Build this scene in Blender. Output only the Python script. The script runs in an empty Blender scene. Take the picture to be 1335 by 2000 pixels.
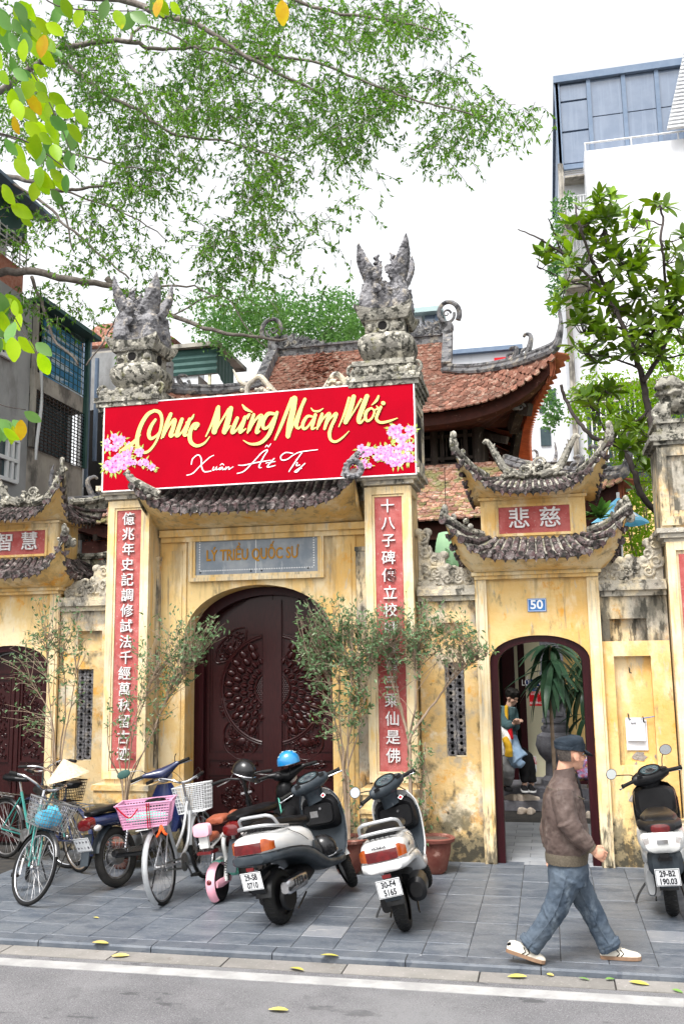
import bpy, bmesh, math, random
from mathutils import Vector, Matrix, Euler, noise
random.seed(7)
R = math.radians
sc = bpy.context.scene
COL = sc.collection

# ------------------------------------------------------------------ camera
F_PX, CAM_H = 1800.0, 2.15
YAW, PITCH, ROLL = R(12.35), R(9.2), R(-.835)
_f = Vector((-math.sin(YAW)*math.cos(PITCH), math.cos(YAW)*math.cos(PITCH), math.sin(PITCH)))
_r0 = Vector((math.cos(YAW), math.sin(YAW), 0)); _u0 = _r0.cross(_f)
_r = math.cos(ROLL)*_r0 + math.sin(ROLL)*_u0
_u = -math.sin(ROLL)*_r0 + math.cos(ROLL)*_u0
CAMP = Vector((0, 0, CAM_H))
cd = bpy.data.cameras.new('camera'); cam = bpy.data.objects.new('camera', cd); COL.objects.link(cam)
cd.sensor_fit = 'HORIZONTAL'; cd.sensor_width = 36; cd.lens = 36*F_PX/1335.0
cd.clip_start = .05; cd.clip_end = 600
cam.matrix_world = Matrix(((_r.x, _u.x, -_f.x, 0), (_r.y, _u.y, -_f.y, 0), (_r.z, _u.z, -_f.z, CAM_H), (0, 0, 0, 1)))
sc.camera = cam

# ------------------------------------------------------------------ sky, sun, exposure
world = bpy.data.worlds.new("World"); sc.world = world; world.use_nodes = True
nt = world.node_tree; nt.nodes.clear()
out = nt.nodes.new('ShaderNodeOutputWorld'); bg = nt.nodes.new('ShaderNodeBackground')
sky = nt.nodes.new('ShaderNodeTexSky'); sky.sky_type = 'NISHITA'; sky.sun_disc = False
SUN_EL, SUN_ROT = R(58), R(200)
sky.sun_elevation = SUN_EL; sky.sun_rotation = SUN_ROT; sky.air_density = 1.6; sky.dust_density = 3.5
hs = nt.nodes.new('ShaderNodeHueSaturation'); hs.inputs['Saturation'].default_value = .10
nt.links.new(sky.outputs[0], hs.inputs['Color']); nt.links.new(hs.outputs[0], bg.inputs['Color'])
nt.links.new(bg.outputs[0], out.inputs['Surface']); bg.inputs['Strength'].default_value = .125
sd = bpy.data.lights.new('sun', 'SUN'); sun = bpy.data.objects.new('sun', sd); COL.objects.link(sun)
sd.energy = 1.5; sd.angle = R(22); sd.color = (1, .97, .93)
_sdir = Vector((math.sin(SUN_ROT)*math.cos(SUN_EL), math.cos(SUN_ROT)*math.cos(SUN_EL), math.sin(SUN_EL)))
sun.rotation_euler = (-_sdir).to_track_quat('-Z', 'Y').to_euler()
sc.view_settings.view_transform = 'Standard'; sc.view_settings.look = 'None'
sc.view_settings.gamma = 1; sc.view_settings.exposure = 1.42
sc.cycles.max_bounces = 6; sc.cycles.diffuse_bounces = 3; sc.cycles.transparent_max_bounces = 8

# ------------------------------------------------------------------ points on real planes of the place
def ray(px, py): return _f*F_PX + _r*(px-667.5) - _u*(py-1000)
def W(px, py, Y):
    d = ray(px, py); return CAMP + d*(Y/d.y)
def Gd(px, py, z=0):
    d = ray(px, py); return CAMP + d*((z-CAM_H)/d.z)
def rect(x0, y0, x1, y1, Y):
    my, mx = (y0+y1)/2, (x0+x1)/2
    return W(x0, my, Y).x, W(mx, y1, Y).z, W(x1, my, Y).x, W(mx, y0, Y).z   # X0,Z0,X1,Z1
def rnd(a, b): return random.uniform(a, b)

# ------------------------------------------------------------------ materials
MATS = {}
def mat(name, c1, c2=None, scale=4, rough=.6, metal=0, bump=0, bscale=60, layers=(), coat=0, obj=False,
        rand=0, trans=None, emit=None, st=(1, 1, 1), detail=5, bst=(1, 1, 1), spec=None):
    m = bpy.data.materials.new(name); MATS[name] = m; m.use_nodes = True
    t = m.node_tree; N, L = t.nodes, t.links
    b = N['Principled BSDF']; b.inputs['Roughness'].default_value = rough; b.inputs['Metallic'].default_value = metal
    if coat: b.inputs['Coat Weight'].default_value = coat; b.inputs['Coat Roughness'].default_value = .08
    b.inputs['Specular IOR Level'].default_value = spec if spec is not None else (.5 if (coat or metal) else .18)
    def rgb(c):
        n = N.new('ShaderNodeRGB'); n.outputs[0].default_value = (*c, 1); return n.outputs[0]
    if obj: co = N.new('ShaderNodeTexCoord').outputs['Object']
    else: co = N.new('ShaderNodeNewGeometry').outputs['Position']
    if rand:
        oi = N.new('ShaderNodeObjectInfo')
        ad = N.new('ShaderNodeVectorMath'); ad.operation = 'ADD'
        cx = N.new('ShaderNodeVectorMath'); cx.operation = 'SCALE'; cx.inputs[0].default_value = (31, 17, 23)
        L.new(oi.outputs['Random'], cx.inputs['Scale']); L.new(co, ad.inputs[0]); L.new(cx.outputs[0], ad.inputs[1]); co2 = ad.outputs[0]
    else: co2 = co
    def nz(s, stv, det=5, r=.6, off=0):
        mp = N.new('ShaderNodeMapping'); mp.inputs['Scale'].default_value = stv; mp.inputs['Location'].default_value = (off, off*.7, off*1.3)
        n = N.new('ShaderNodeTexNoise'); n.inputs['Scale'].default_value = s; n.inputs['Detail'].default_value = det; n.inputs['Roughness'].default_value = r
        L.new(co2, mp.inputs[0]); L.new(mp.outputs[0], n.inputs['Vector']); return n.outputs['Fac']
    def mr(v, a, bb, lo=0, hi=1):
        n = N.new('ShaderNodeMapRange'); n.interpolation_type = 'SMOOTHSTEP'
        n.inputs[1].default_value = a; n.inputs[2].default_value = bb; n.inputs[3].default_value = lo; n.inputs[4].default_value = hi
        L.new(v, n.inputs[0]); return n.outputs[0]
    def mix(f, a, bb, mode='MIX'):
        n = N.new('ShaderNodeMix'); n.data_type = 'RGBA'; n.blend_type = mode
        if isinstance(f, float): n.inputs[0].default_value = f
        else: L.new(f, n.inputs[0])
        L.new(a, n.inputs[6]); L.new(bb, n.inputs[7]); return n.outputs[2]
    def mth(op, a, bb):
        n = N.new('ShaderNodeMath'); n.operation = op
        for i, v in enumerate((a, bb)):
            if isinstance(v, (int, float)): n.inputs[i].default_value = v
            else: L.new(v, n.inputs[i])
        return n.outputs[0]
    c = rgb(c1)
    if c2: c = mix(mr(nz(scale, st, detail), .35, .65), c, rgb(c2))
    for i, ly in enumerate(layers):
        v = nz(ly.get('s', 6), ly.get('st', (1, 1, 1)), ly.get('d', 7), ly.get('r', .65), 3.1*(i+1))
        th, w = ly.get('t', .55), ly.get('w', .06)
        if 'z' in ly:
            sp = N.new('ShaderNodeSeparateXYZ'); L.new(co, sp.inputs[0])
            v = mth('ADD', v, mr(sp.outputs['Z'], ly['z'][0], ly['z'][1], ly.get('zb', .25), 0))
        k = mr(v, th-w, th+w, 0, ly.get('a', 1.0))
        c = mix(k, c, rgb(ly['c']))
    if rand:
        k = mr(oi.outputs['Random'], 0, 1, 1-rand, 1+rand)
        n = N.new('ShaderNodeVectorMath'); n.operation = 'SCALE'; L.new(c, n.inputs[0]); L.new(k, n.inputs['Scale']); c = n.outputs[0]
    L.new(c, b.inputs['Base Color'])
    if bump:
        bn = N.new('ShaderNodeBump'); bn.inputs['Strength'].default_value = min(1, bump); bn.inputs['Distance'].default_value = .02
        L.new(nz(bscale, bst, 6), bn.inputs['Height']); L.new(bn.outputs[0], b.inputs['Normal'])
    if trans:
        tr = N.new('ShaderNodeBsdfTranslucent'); mx = N.new('ShaderNodeMixShader'); mx.inputs[0].default_value = trans
        hv = N.new('ShaderNodeHueSaturation'); hv.inputs['Saturation'].default_value = 1.15; hv.inputs['Value'].default_value = 1.7
        L.new(c, hv.inputs['Color']); L.new(hv.outputs[0], tr.inputs[0]); L.new(b.outputs[0], mx.inputs[1]); L.new(tr.outputs[0], mx.inputs[2])
        L.new(mx.outputs[0], N['Material Output'].inputs[0])
    if emit: b.inputs['Emission Color'].default_value = (*emit, 1); b.inputs['Emission Strength'].default_value = 1
    return m

BLK, GRN = (.035, .035, .03), (.10, .10, .055)
_grime = lambda t, st=(1, 1, .35): dict(c=(.06, .055, .045), s=3.2, t=t, w=.07, st=st, a=.85)
mat('plaster', (.68, .42, .14), (.72, .53, .25), 1.6, .9, bump=.35, bscale=22, layers=[
    dict(c=(.78, .66, .44), s=2.4, t=.55, w=.08, st=(1, 1, .5), a=.8),
    dict(c=(.70, .32, .04), s=4.5, t=.64, w=.05, st=(1, 1, .7), a=.8),
    dict(c=(.52, .46, .36), s=9, t=.63, w=.04, st=(1.6, 1.6, .4), a=.7),
    dict(c=(.25, .20, .13), s=5, t=.66, w=.05, st=(3.5, 3.5, .16), a=.75), dict(c=(.14, .11, .07), s=4, t=.71, w=.06, st=(3, 3, .2), a=.6),
    dict(c=(.20, .17, .11), s=4.5, t=.66, w=.08, z=(.0, 1.0), zb=.24, a=.9, st=(1.4, 1.4, .6)),
    dict(c=(.30, .22, .12), s=3.2, t=.66, w=.09, st=(2.6, 2.6, .3), z=(3.1, 2.5), zb=.08, a=.6),
    dict(c=BLK, s=8, t=.74, w=.07, z=(.0, .75), zb=.30, a=.85)])
mat('plaster_pale', (.72, .54, .29), (.78, .66, .45), 2.2, .9, bump=.3, bscale=25, layers=[
    dict(c=(.76, .50, .18), s=5, t=.58, w=.05, st=(1.5, 1.5, .3), a=.8),
    dict(c=(.38, .34, .27), s=7, t=.58, w=.06, st=(5, 5, .2), a=.75),
    dict(c=(.14, .13, .10), s=6, t=.69, w=.06, st=(3, 3, .3), a=.8),
    dict(c=(.30, .24, .15), s=4, t=.67, w=.09, st=(3, 3, .3), z=(4.0, 3.3), zb=.08, a=.6),
    dict(c=BLK, s=7, t=.72, w=.09, z=(.0, .9), zb=.28, a=.85, st=(2.5, 2.5, .5))])
mat('plaster_mouldy', (.66, .50, .28), (.74, .62, .42), 2.5, .92, bump=.5, bscale=22, layers=[
    dict(c=(.70, .34, .05), s=5, t=.58, w=.05, a=.7),
    dict(c=(.34, .33, .30), s=2.2, t=.50, w=.10, a=.8),
    dict(c=(.09, .085, .07), s=3.4, t=.53, w=.09, st=(1.3, 1.3, .5), a=.9),
    dict(c=BLK, s=8, t=.56, w=.05, st=(1.5, 1.5, .4), a=.8)])
mat('wall_mouldy', (.68, .46, .19), (.72, .56, .32), 2.0, .92, bump=.5, bscale=22, layers=[
    dict(c=(.76, .68, .52), s=3, t=.58, w=.06, a=.8),
    dict(c=(.70, .34, .05), s=5, t=.60, w=.05, a=.75),
    dict(c=(.32, .31, .28), s=3.2, t=.60, w=.10, a=.85, z=(3.2, 2.1), zb=.16),
    dict(c=(.07, .065, .05), s=6, t=.66, w=.08, st=(1.5, 1.5, .5), a=.85, z=(3.0, 2.3), zb=.14),
    dict(c=(.16, .14, .09), s=4, t=.62, w=.09, z=(.0, .9), zb=.24, a=.9),
    dict(c=BLK, s=10, t=.72, w=.06, z=(.0, .8), zb=.26, a=.85)])
mat('mossy_stone', (.34, .32, .27), (.20, .19, .165), 5, .95, bump=.9, bscale=40, layers=[
    dict(c=(.66, .62, .52), s=9, t=.58, w=.05, a=.9), dict(c=(.04, .04, .033), s=12, t=.54, w=.05, a=.95),
    dict(c=(.20, .19, .09), s=7, t=.62, w=.06, a=.7), dict(c=(.60, .58, .54), s=30, t=.66, w=.03)])
mat('old_stucco', (.50, .46, .38), (.36, .33, .28), 3, .95, bump=.7, bscale=30, layers=[
    dict(c=(.70, .60, .42), s=5, t=.55, w=.07, a=.85), dict(c=(.06, .058, .05), s=6, t=.57, w=.06, st=(1.3, 1.3, .5), a=.9),
    dict(c=(.62, .60, .55), s=22, t=.64, w=.03)])
mat('grey_carving', (.27, .265, .275), (.18, .175, .185), 5, .95, bump=.8, bscale=40, layers=[
    dict(c=(.46, .41, .34), s=8, t=.58, w=.06, a=.8), dict(c=(.05, .05, .055), s=9, t=.54, w=.07, a=.9)])
mat('maroon_tile', (.085, .05, .052), (.15, .13, .125), 14, .85, bump=.8, bscale=50, layers=[
    dict(c=(.42, .39, .36), s=20, t=.62, w=.04, a=.9), dict(c=(.022, .022, .02), s=13, t=.52, w=.06, a=.95)], rand=.3)
mat('roof_tile', (.30, .135, .095), (.22, .10, .072), 6, .9, bump=.5, bscale=50, layers=[
    dict(c=(.40, .27, .21), s=9, t=.57, w=.06), dict(c=(.07, .06, .045), s=8, t=.60, w=.05, a=.8)], rand=.35)
mat('roof_tile_mossy', (.38, .19, .13), (.25, .12, .09), 6, .9, bump=.5, bscale=50, layers=[
    dict(c=(.46, .32, .26), s=9, t=.57, w=.05), dict(c=(.17, .19, .07), s=3, t=.54, w=.07, a=.8), dict(c=(.05, .05, .035), s=8, t=.62, w=.05, a=.8)], rand=.35)
mat('dark_tile', (.16, .13, .10), (.26, .22, .18), 9, .9, bump=.5, rand=.3)
mat('red_panel', (.36, .075, .07), (.44, .13, .12), 6, .85, bump=.3, bscale=60, layers=[
    dict(c=(.50, .30, .28), s=26, t=.63, w=.05, a=.7), dict(c=(.10, .04, .04), s=4, t=.66, w=.06, a=.7)])
mat('white_relief', (.72, .70, .69), (.60, .58, .58), 20, .8, bump=.2)
mat('lacquer', (.021, .0040, .0045), (.032, .006, .0062), 14, .27, bump=.04, st=(8, 8, .7), spec=.28)
mat('lacquer_frame', (.030, .0045, .007), (.021, .0035, .005), 8, .36, st=(6, 6, .5), bump=.05)
mat('temple_wood', (.028, .020, .016), (.055, .042, .035), 7, .7, st=(1, 1, .3), bump=.3, layers=[dict(c=(.19, .16, .14), s=9, t=.64, w=.06, st=(3, 3, .5))])
mat('temple_red_wood', (.07, .022, .016), (.045, .016, .012), 7, .7, bump=.25, layers=[dict(c=(.22, .12, .09), s=9, t=.66, w=.05)])
mat('fascia_red', (.55, .19, .10), (.42, .14, .08), 8, .8, bump=.3)
mat('slate', (.105, .120, .142), (.138, .152, .172), 2.2, .40, bump=.25, bscale=35, bst=(.5, 2.0, 1), spec=.35, rand=.07, st=(.6, 3, 1), layers=[
    dict(c=(.05, .065, .09), s=3.5, t=.54, w=.10, st=(.8, 2, 1), a=.7), dict(c=(.24, .25, .26), s=45, t=.60, w=.05, st=(.6, 1.6, 1), a=.5, d=3), dict(c=(.045, .05, .06), s=60, t=.62, w=.05, a=.5, d=3), dict(c=(.30, .31, .33), s=16, t=.68, w=.05, st=(.5, 3, 1), a=.6)])
mat('paver_stone', (.25, .262, .28), (.32, .33, .345), 3, .5, bump=.2, rand=.1)
mat('slate_pale', (.22, .225, .235), (.17, .18, .20), 3, .42, bump=.2, rand=.1, layers=[dict(c=(.42, .40, .39), s=9, t=.62, w=.05, st=(.5, 2, 1), a=.6)])
mat('kerb_stone', (.085, .098, .118), (.12, .132, .15), 5, .35, bump=.3, layers=[dict(c=(.45, .46, .47), s=5, t=.70, w=.015, st=(1, .4, 1), a=.8), dict(c=(.05, .06, .08), s=9, t=.60, w=.05, a=.7)])
mat('gutter_concrete', (.25, .235, .22), (.20, .19, .175), 3, .8, bump=.4, bscale=80, layers=[
    dict(c=(.16, .14, .12), s=5, t=.66, w=.05, a=.7), dict(c=(.42, .40, .37), s=40, t=.62, w=.04, a=.5)], rand=.1)
mat('asphalt', (.165, .162, .170), (.215, .21, .218), 1.6, .75, bump=.7, bscale=260, layers=[
    dict(c=(.34, .34, .34), s=110, t=.60, w=.04, a=.8, d=2), dict(c=(.07, .07, .075), s=90, t=.61, w=.04, a=.8, d=2), dict(c=(.12, .12, .125), s=9, t=.62, w=.08, a=.5),
    dict(c=(.085, .085, .09), s=1.7, t=.655, w=.02, st=(1, 2.2, 1), a=.8), dict(c=(.26, .26, .265), s=.8, t=.56, w=.10, a=.5)])
mat('road_paint', (.42, .415, .41), (.32, .315, .31), 6, .65, bump=.5, bscale=200, layers=[dict(c=(.34, .33, .33), s=60, t=.69, w=.04, a=.7)])
mat('joint_dirt', (.035, .035, .035), (.055, .05, .045), 9, .9)
mat('earth', (.09, .06, .045), (.15, .11, .09), 30, .95, bump=.8)
mat('terracotta', (.15, .045, .035), (.20, .08, .06), 7, .75, bump=.2, layers=[dict(c=(.38, .22, .18), s=5, t=.62, w=.05)])
mat('slate_sign', (.20, .235, .275), (.32, .345, .37), 4, .5, bump=.1, layers=[dict(c=(.40, .43, .45), s=7, t=.60, w=.06, st=(2, 2, .5), a=.7)])
mat('gold_paint', (.46, .22, .015), (.38, .18, .015), 8, .5)
mat('banner_red', (.39, .0008, .012), (.34, .0008, .011), 1.2, .75, bump=.25, bscale=5, bst=(1, 1, .4), spec=.04)
mat('banner_gold', (.86, .66, .22), None, rough=.6, spec=.2)
mat('banner_gold_edge', (.12, .035, .01), None, rough=.6)
mat('print_white', (.84, .84, .84), None, rough=.6)
mat('print_pink', (.78, .16, .50), (.84, .40, .66), 24, .6)
mat('print_pink_pale', (.84, .50, .72), (.80, .28, .58), 20, .6)
mat('print_magenta', (.50, .02, .16), None, rough=.6)
mat('print_leaf', (.30, .42, .07), (.50, .55, .16), 14, .6)
mat('black_metal', (.006, .006, .007), (.012, .012, .013), 12, .25, spec=.5)
mat('chrome', (.60, .60, .62), (.48, .48, .50), 10, .22, metal=1)
mat('dull_steel', (.38, .38, .39), (.26, .25, .24), 15, .42, metal=.9, obj=True)
mat('silver_paint', (.50, .51, .52), (.44, .45, .46), 10, .35, metal=.5)
mat('rubber', (.008, .008, .009), (.016, .016, .015), 9, .7, obj=True, bump=.2, bscale=90)
mat('rubber_dusty', (.022, .021, .020), (.04, .038, .035), 9, .8, obj=True, bump=.2)
mat('black_plastic', (.006, .006, .007), (.010, .010, .011), 8, .35, obj=True, spec=.3)
mat('grey_plastic', (.022, .030, .038), (.038, .047, .056), 7, .38, obj=True, spec=.35)
mat('vinyl_black', (.005, .005, .006), (.009, .009, .010), 8, .36, obj=True, bump=.06)
mat('white_paint', (.66, .66, .655), (.60, .60, .595), 5, .22, coat=.5, obj=True, layers=[dict(c=(.45, .43, .40), s=5, t=.72, w=.06, a=.4)])
mat('cream_paint', (.66, .66, .64), (.58, .58, .56), 4, .28, coat=.4, obj=True, layers=[dict(c=(.36, .35, .32), s=4, t=.64, w=.1, a=.4)])
mat('navy_paint', (.010, .016, .060), (.014, .022, .075), 5, .2, coat=.6, obj=True)
mat('teal_paint', (.025, .19, .17), (.035, .24, .21), 5, .35, coat=.3, obj=True)
mat('pink_paint', (.78, .36, .44), (.80, .42, .50), 5, .35, coat=.3, obj=True)
mat('pale_aqua', (.34, .44, .44), None, rough=.6)
mat('mint_paint', (.18, .62, .48), None, rough=.35, coat=.3)
mat('pink_plastic', (.66, .30, .47), (.70, .36, .52), 6, .4, obj=True)
mat('brown_leather', (.24, .065, .035), (.30, .09, .05), 7, .45, obj=True, bump=.1)
mat('red_lens', (.13, .006, .007), (.08, .004, .005), 20, .15, coat=.5, obj=True)
mat('amber_lens', (.36, .065, .004), (.28, .045, .004), 20, .15, coat=.5, obj=True)
mat('clear_lens', (.55, .54, .52), (.45, .40, .38), 20, .12, coat=.5, obj=True)
mat('plate_white', (.74, .75, .76), (.68, .69, .70), 20, .45, obj=True)
mat('plate_ink', (.03, .03, .035), None, rough=.5)
mat('mirror_glass', (.75, .78, .78), None, rough=.04, metal=1)
mat('orange_ribbon', (.75, .10, .02), None, rough=.6)
mat('bag_blue', (.08, .42, .60), (.14, .56, .74), 12, .45, obj=True, trans=.2)
mat('palm_hat', (.62, .42, .27), (.78, .58, .40), 30, .7, obj=True, bump=.2, st=(1, 1, .1))
mat('helmet_blue', (.01, .16, .40), (.015, .22, .46), 8, .2, coat=.7, obj=True)
mat('skin', (.52, .27, .18), (.58, .33, .23), 14, .55, obj=True, bump=.05)
mat('skin_young', (.62, .38, .28), (.66, .42, .32), 14, .55, obj=True)
mat('hair_dark', (.008, .007, .006), (.02, .018, .016), 40, .6, obj=True, bump=.5, bscale=120, bst=(1, 1, .2))
mat('hair_short', (.045, .038, .034), (.09, .075, .066), 60, .8, obj=True, bump=.4, bscale=200)
mat('jacket_brown', (.070, .048, .042), (.11, .080, .070), 5, .46, obj=True, bump=.3, bscale=26, layers=[dict(c=(.19, .15, .13), s=7, t=.60, w=.08, a=.6)])
mat('jacket_rib', (.12, .10, .075), (.09, .075, .055), 80, .85, obj=True, bump=.5, bscale=120, bst=(1, 1, .05))
mat('black_cloth', (.008, .008, .009), (.014, .014, .015), 9, .85, obj=True)
mat('jeans', (.046, .064, .090), (.080, .102, .130), 6, .85, obj=True, bump=.4, bscale=22, layers=[dict(c=(.19, .23, .27), s=6, t=.60, w=.07, st=(1, 1, .5), a=.6)])
mat('denim_light', (.24, .36, .52), (.32, .44, .58), 8, .85, obj=True, bump=.3)
mat('cap_cloth', (.014, .021, .030), (.026, .035, .047), 12, .85, obj=True, bump=.4, layers=[dict(c=(.10, .13, .16), s=9, t=.64, w=.05, a=.6)])
mat('teal_cloth', (.06, .12, .13), (.09, .15, .16), 8, .85, obj=True)
mat('yellow_cloth', (.72, .42, .03), None, rough=.8)
mat('grey_cloth', (.15, .15, .15), (.20, .20, .20), 8, .85, obj=True)
mat('shoe_cream', (.66, .62, .54), (.60, .56, .48), 9, .6, obj=True)
mat('gum_sole', (.22, .13, .08), (.27, .17, .11), 9, .7, obj=True)
mat('slipper', (.60, .52, .44), (.52, .44, .36), 9, .7, obj=True)
mat('bark', (.13, .11, .095), (.20, .175, .155), 9, .9, bump=.8, bscale=30, bst=(1, 1, 1), layers=[dict(c=(.30, .27, .24), s=6, t=.60, w=.08, a=.6)])
mat('bark_dark', (.045, .036, .034), (.08, .066, .06), 9, .85, bump=.6, bscale=30)
mat('twig', (.22, .16, .11), (.30, .23, .17), 9, .85)
mat('leaf_ficus', (.05, .13, .02), (.15, .29, .04), 1.3, .5, trans=.36, layers=[dict(c=(.34, .36, .04), s=2.6, t=.70, w=.04)])
mat('leaf_ficus_far', (.07, .16, .05), (.13, .24, .07), 1.2, .5, trans=.4)
mat('leaf_young', (.20, .36, .015), (.32, .48, .02), 3, .35, trans=.5, rand=.25, layers=[dict(c=(.55, .50, .02), s=5, t=.66, w=.05)])
mat('leaf_mature', (.09, .22, .05), (.16, .29, .09), 3, .35, trans=.3, rand=.25)
mat('leaf_yellow', (.62, .48, .02), (.58, .34, .02), 9, .5, trans=.45, rand=.15)
mat('leaf_magnolia', (.085, .17, .02), (.21, .32, .04), 3, .30, trans=.25, rand=.35)
mat('leaf_bush', (.13, .26, .02), (.24, .38, .03), 2, .5, trans=.45)
mat('leaf_shrub', (.07, .135, .055), (.15, .23, .12), 4, .45, trans=.3, layers=[dict(c=(.30, .38, .24), s=11, t=.60, w=.05), dict(c=(.14, .32, .04), s=7, t=.66, w=.05)])
mat('leaf_dracaena', (.025, .060, .035), (.045, .095, .05), 5, .35, trans=.15, rand=.2)
mat('fallen_leaf', (.52, .48, .08), (.58, .42, .16), 9, .7, rand=.2)
mat('fallen_leaf_green', (.14, .26, .06), None, rough=.7)
mat('white_render', (.66, .67, .70), (.62, .63, .66), .5, .85, layers=[dict(c=(.50, .51, .53), s=.8, t=.60, w=.1, st=(3, 3, .15), a=.5)])
mat('grey_render', (.36, .365, .37), (.28, .285, .29), 1.2, .9, bump=.3, layers=[dict(c=(.16, .155, .15), s=1.5, t=.60, w=.09, st=(1, 1, .4), a=.7)])
mat('stained_concrete', (.42, .39, .34), (.30, .28, .25), 1.5, .9, bump=.3, layers=[dict(c=(.08, .075, .07), s=2, t=.56, w=.08, st=(1, 1, .6), a=.8)])
mat('glass_blue', (.125, .165, .235), (.155, .195, .265), 2, .16, coat=.5, layers=[dict(c=(.20, .245, .32), s=1.3, t=.58, w=.1, st=(6, 1, .3), a=.6)])
mat('frame_slate', (.13, .18, .26), (.16, .21, .29), 5, .5)
mat('dark_glass', (.03, .05, .055), (.05, .075, .085), 2, .12)
mat('tarp_blue', (.05, .22, .42), (.08, .30, .52), 3, .6, layers=[dict(c=(.55, .62, .66), s=5, t=.58, w=.03, st=(.1, .1, 1.6))])
mat('green_metal', (.035, .085, .075), (.05, .11, .10), 3, .6)
mat('white_metal', (.66, .67, .68), None, rough=.5)
mat('brick_red', (.34, .13, .09), (.42, .20, .15), 14, .9)
mat('cream_wall', (.80, .76, .54), (.76, .70, .48), 2, .9)
mat('yellow_wall', (.80, .58, .26), (.76, .52, .20), 2, .9)
mat('grey_stone', (.15, .15, .17), (.20, .20, .22), 8, .8, bump=.6, bscale=30)
mat('lantern_green', (.45, .66, .45), (.52, .72, .50), 5, .6, trans=.35)
mat('lantern_red', (.62, .03, .02), None, rough=.5, trans=.2)
mat('umbrella_blue', (.20, .52, .74), (.25, .58, .78), 4, .6, trans=.2)
mat('sign_blue', (.05, .16, .42), (.06, .20, .48), 5, .4)
mat('sign_navy', (.01, .03, .16), None, rough=.4)
mat('sign_red', (.62, .01, .02), None, rough=.5)
mat('paper', (.74, .75, .78), (.70, .71, .74), 4, .8)
mat('ink_grey', (.12, .12, .14), None, rough=.8)
mat('bare_mortar', (.32, .29, .27), (.26, .24, .22), 20, .95, bump=.8)
mat('bag_colour', (.45, .08, .12), (.30, .34, .60), 16, .6, layers=[dict(c=(.72, .62, .20), s=14, t=.58, w=.03), dict(c=(.72, .70, .70), s=18, t=.62, w=.03)])
mat('void', (.012, .011, .011), None, rough=.9)  # near-black colour painted for unlit depth, also the plain black pot stand
M = MATS

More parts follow.
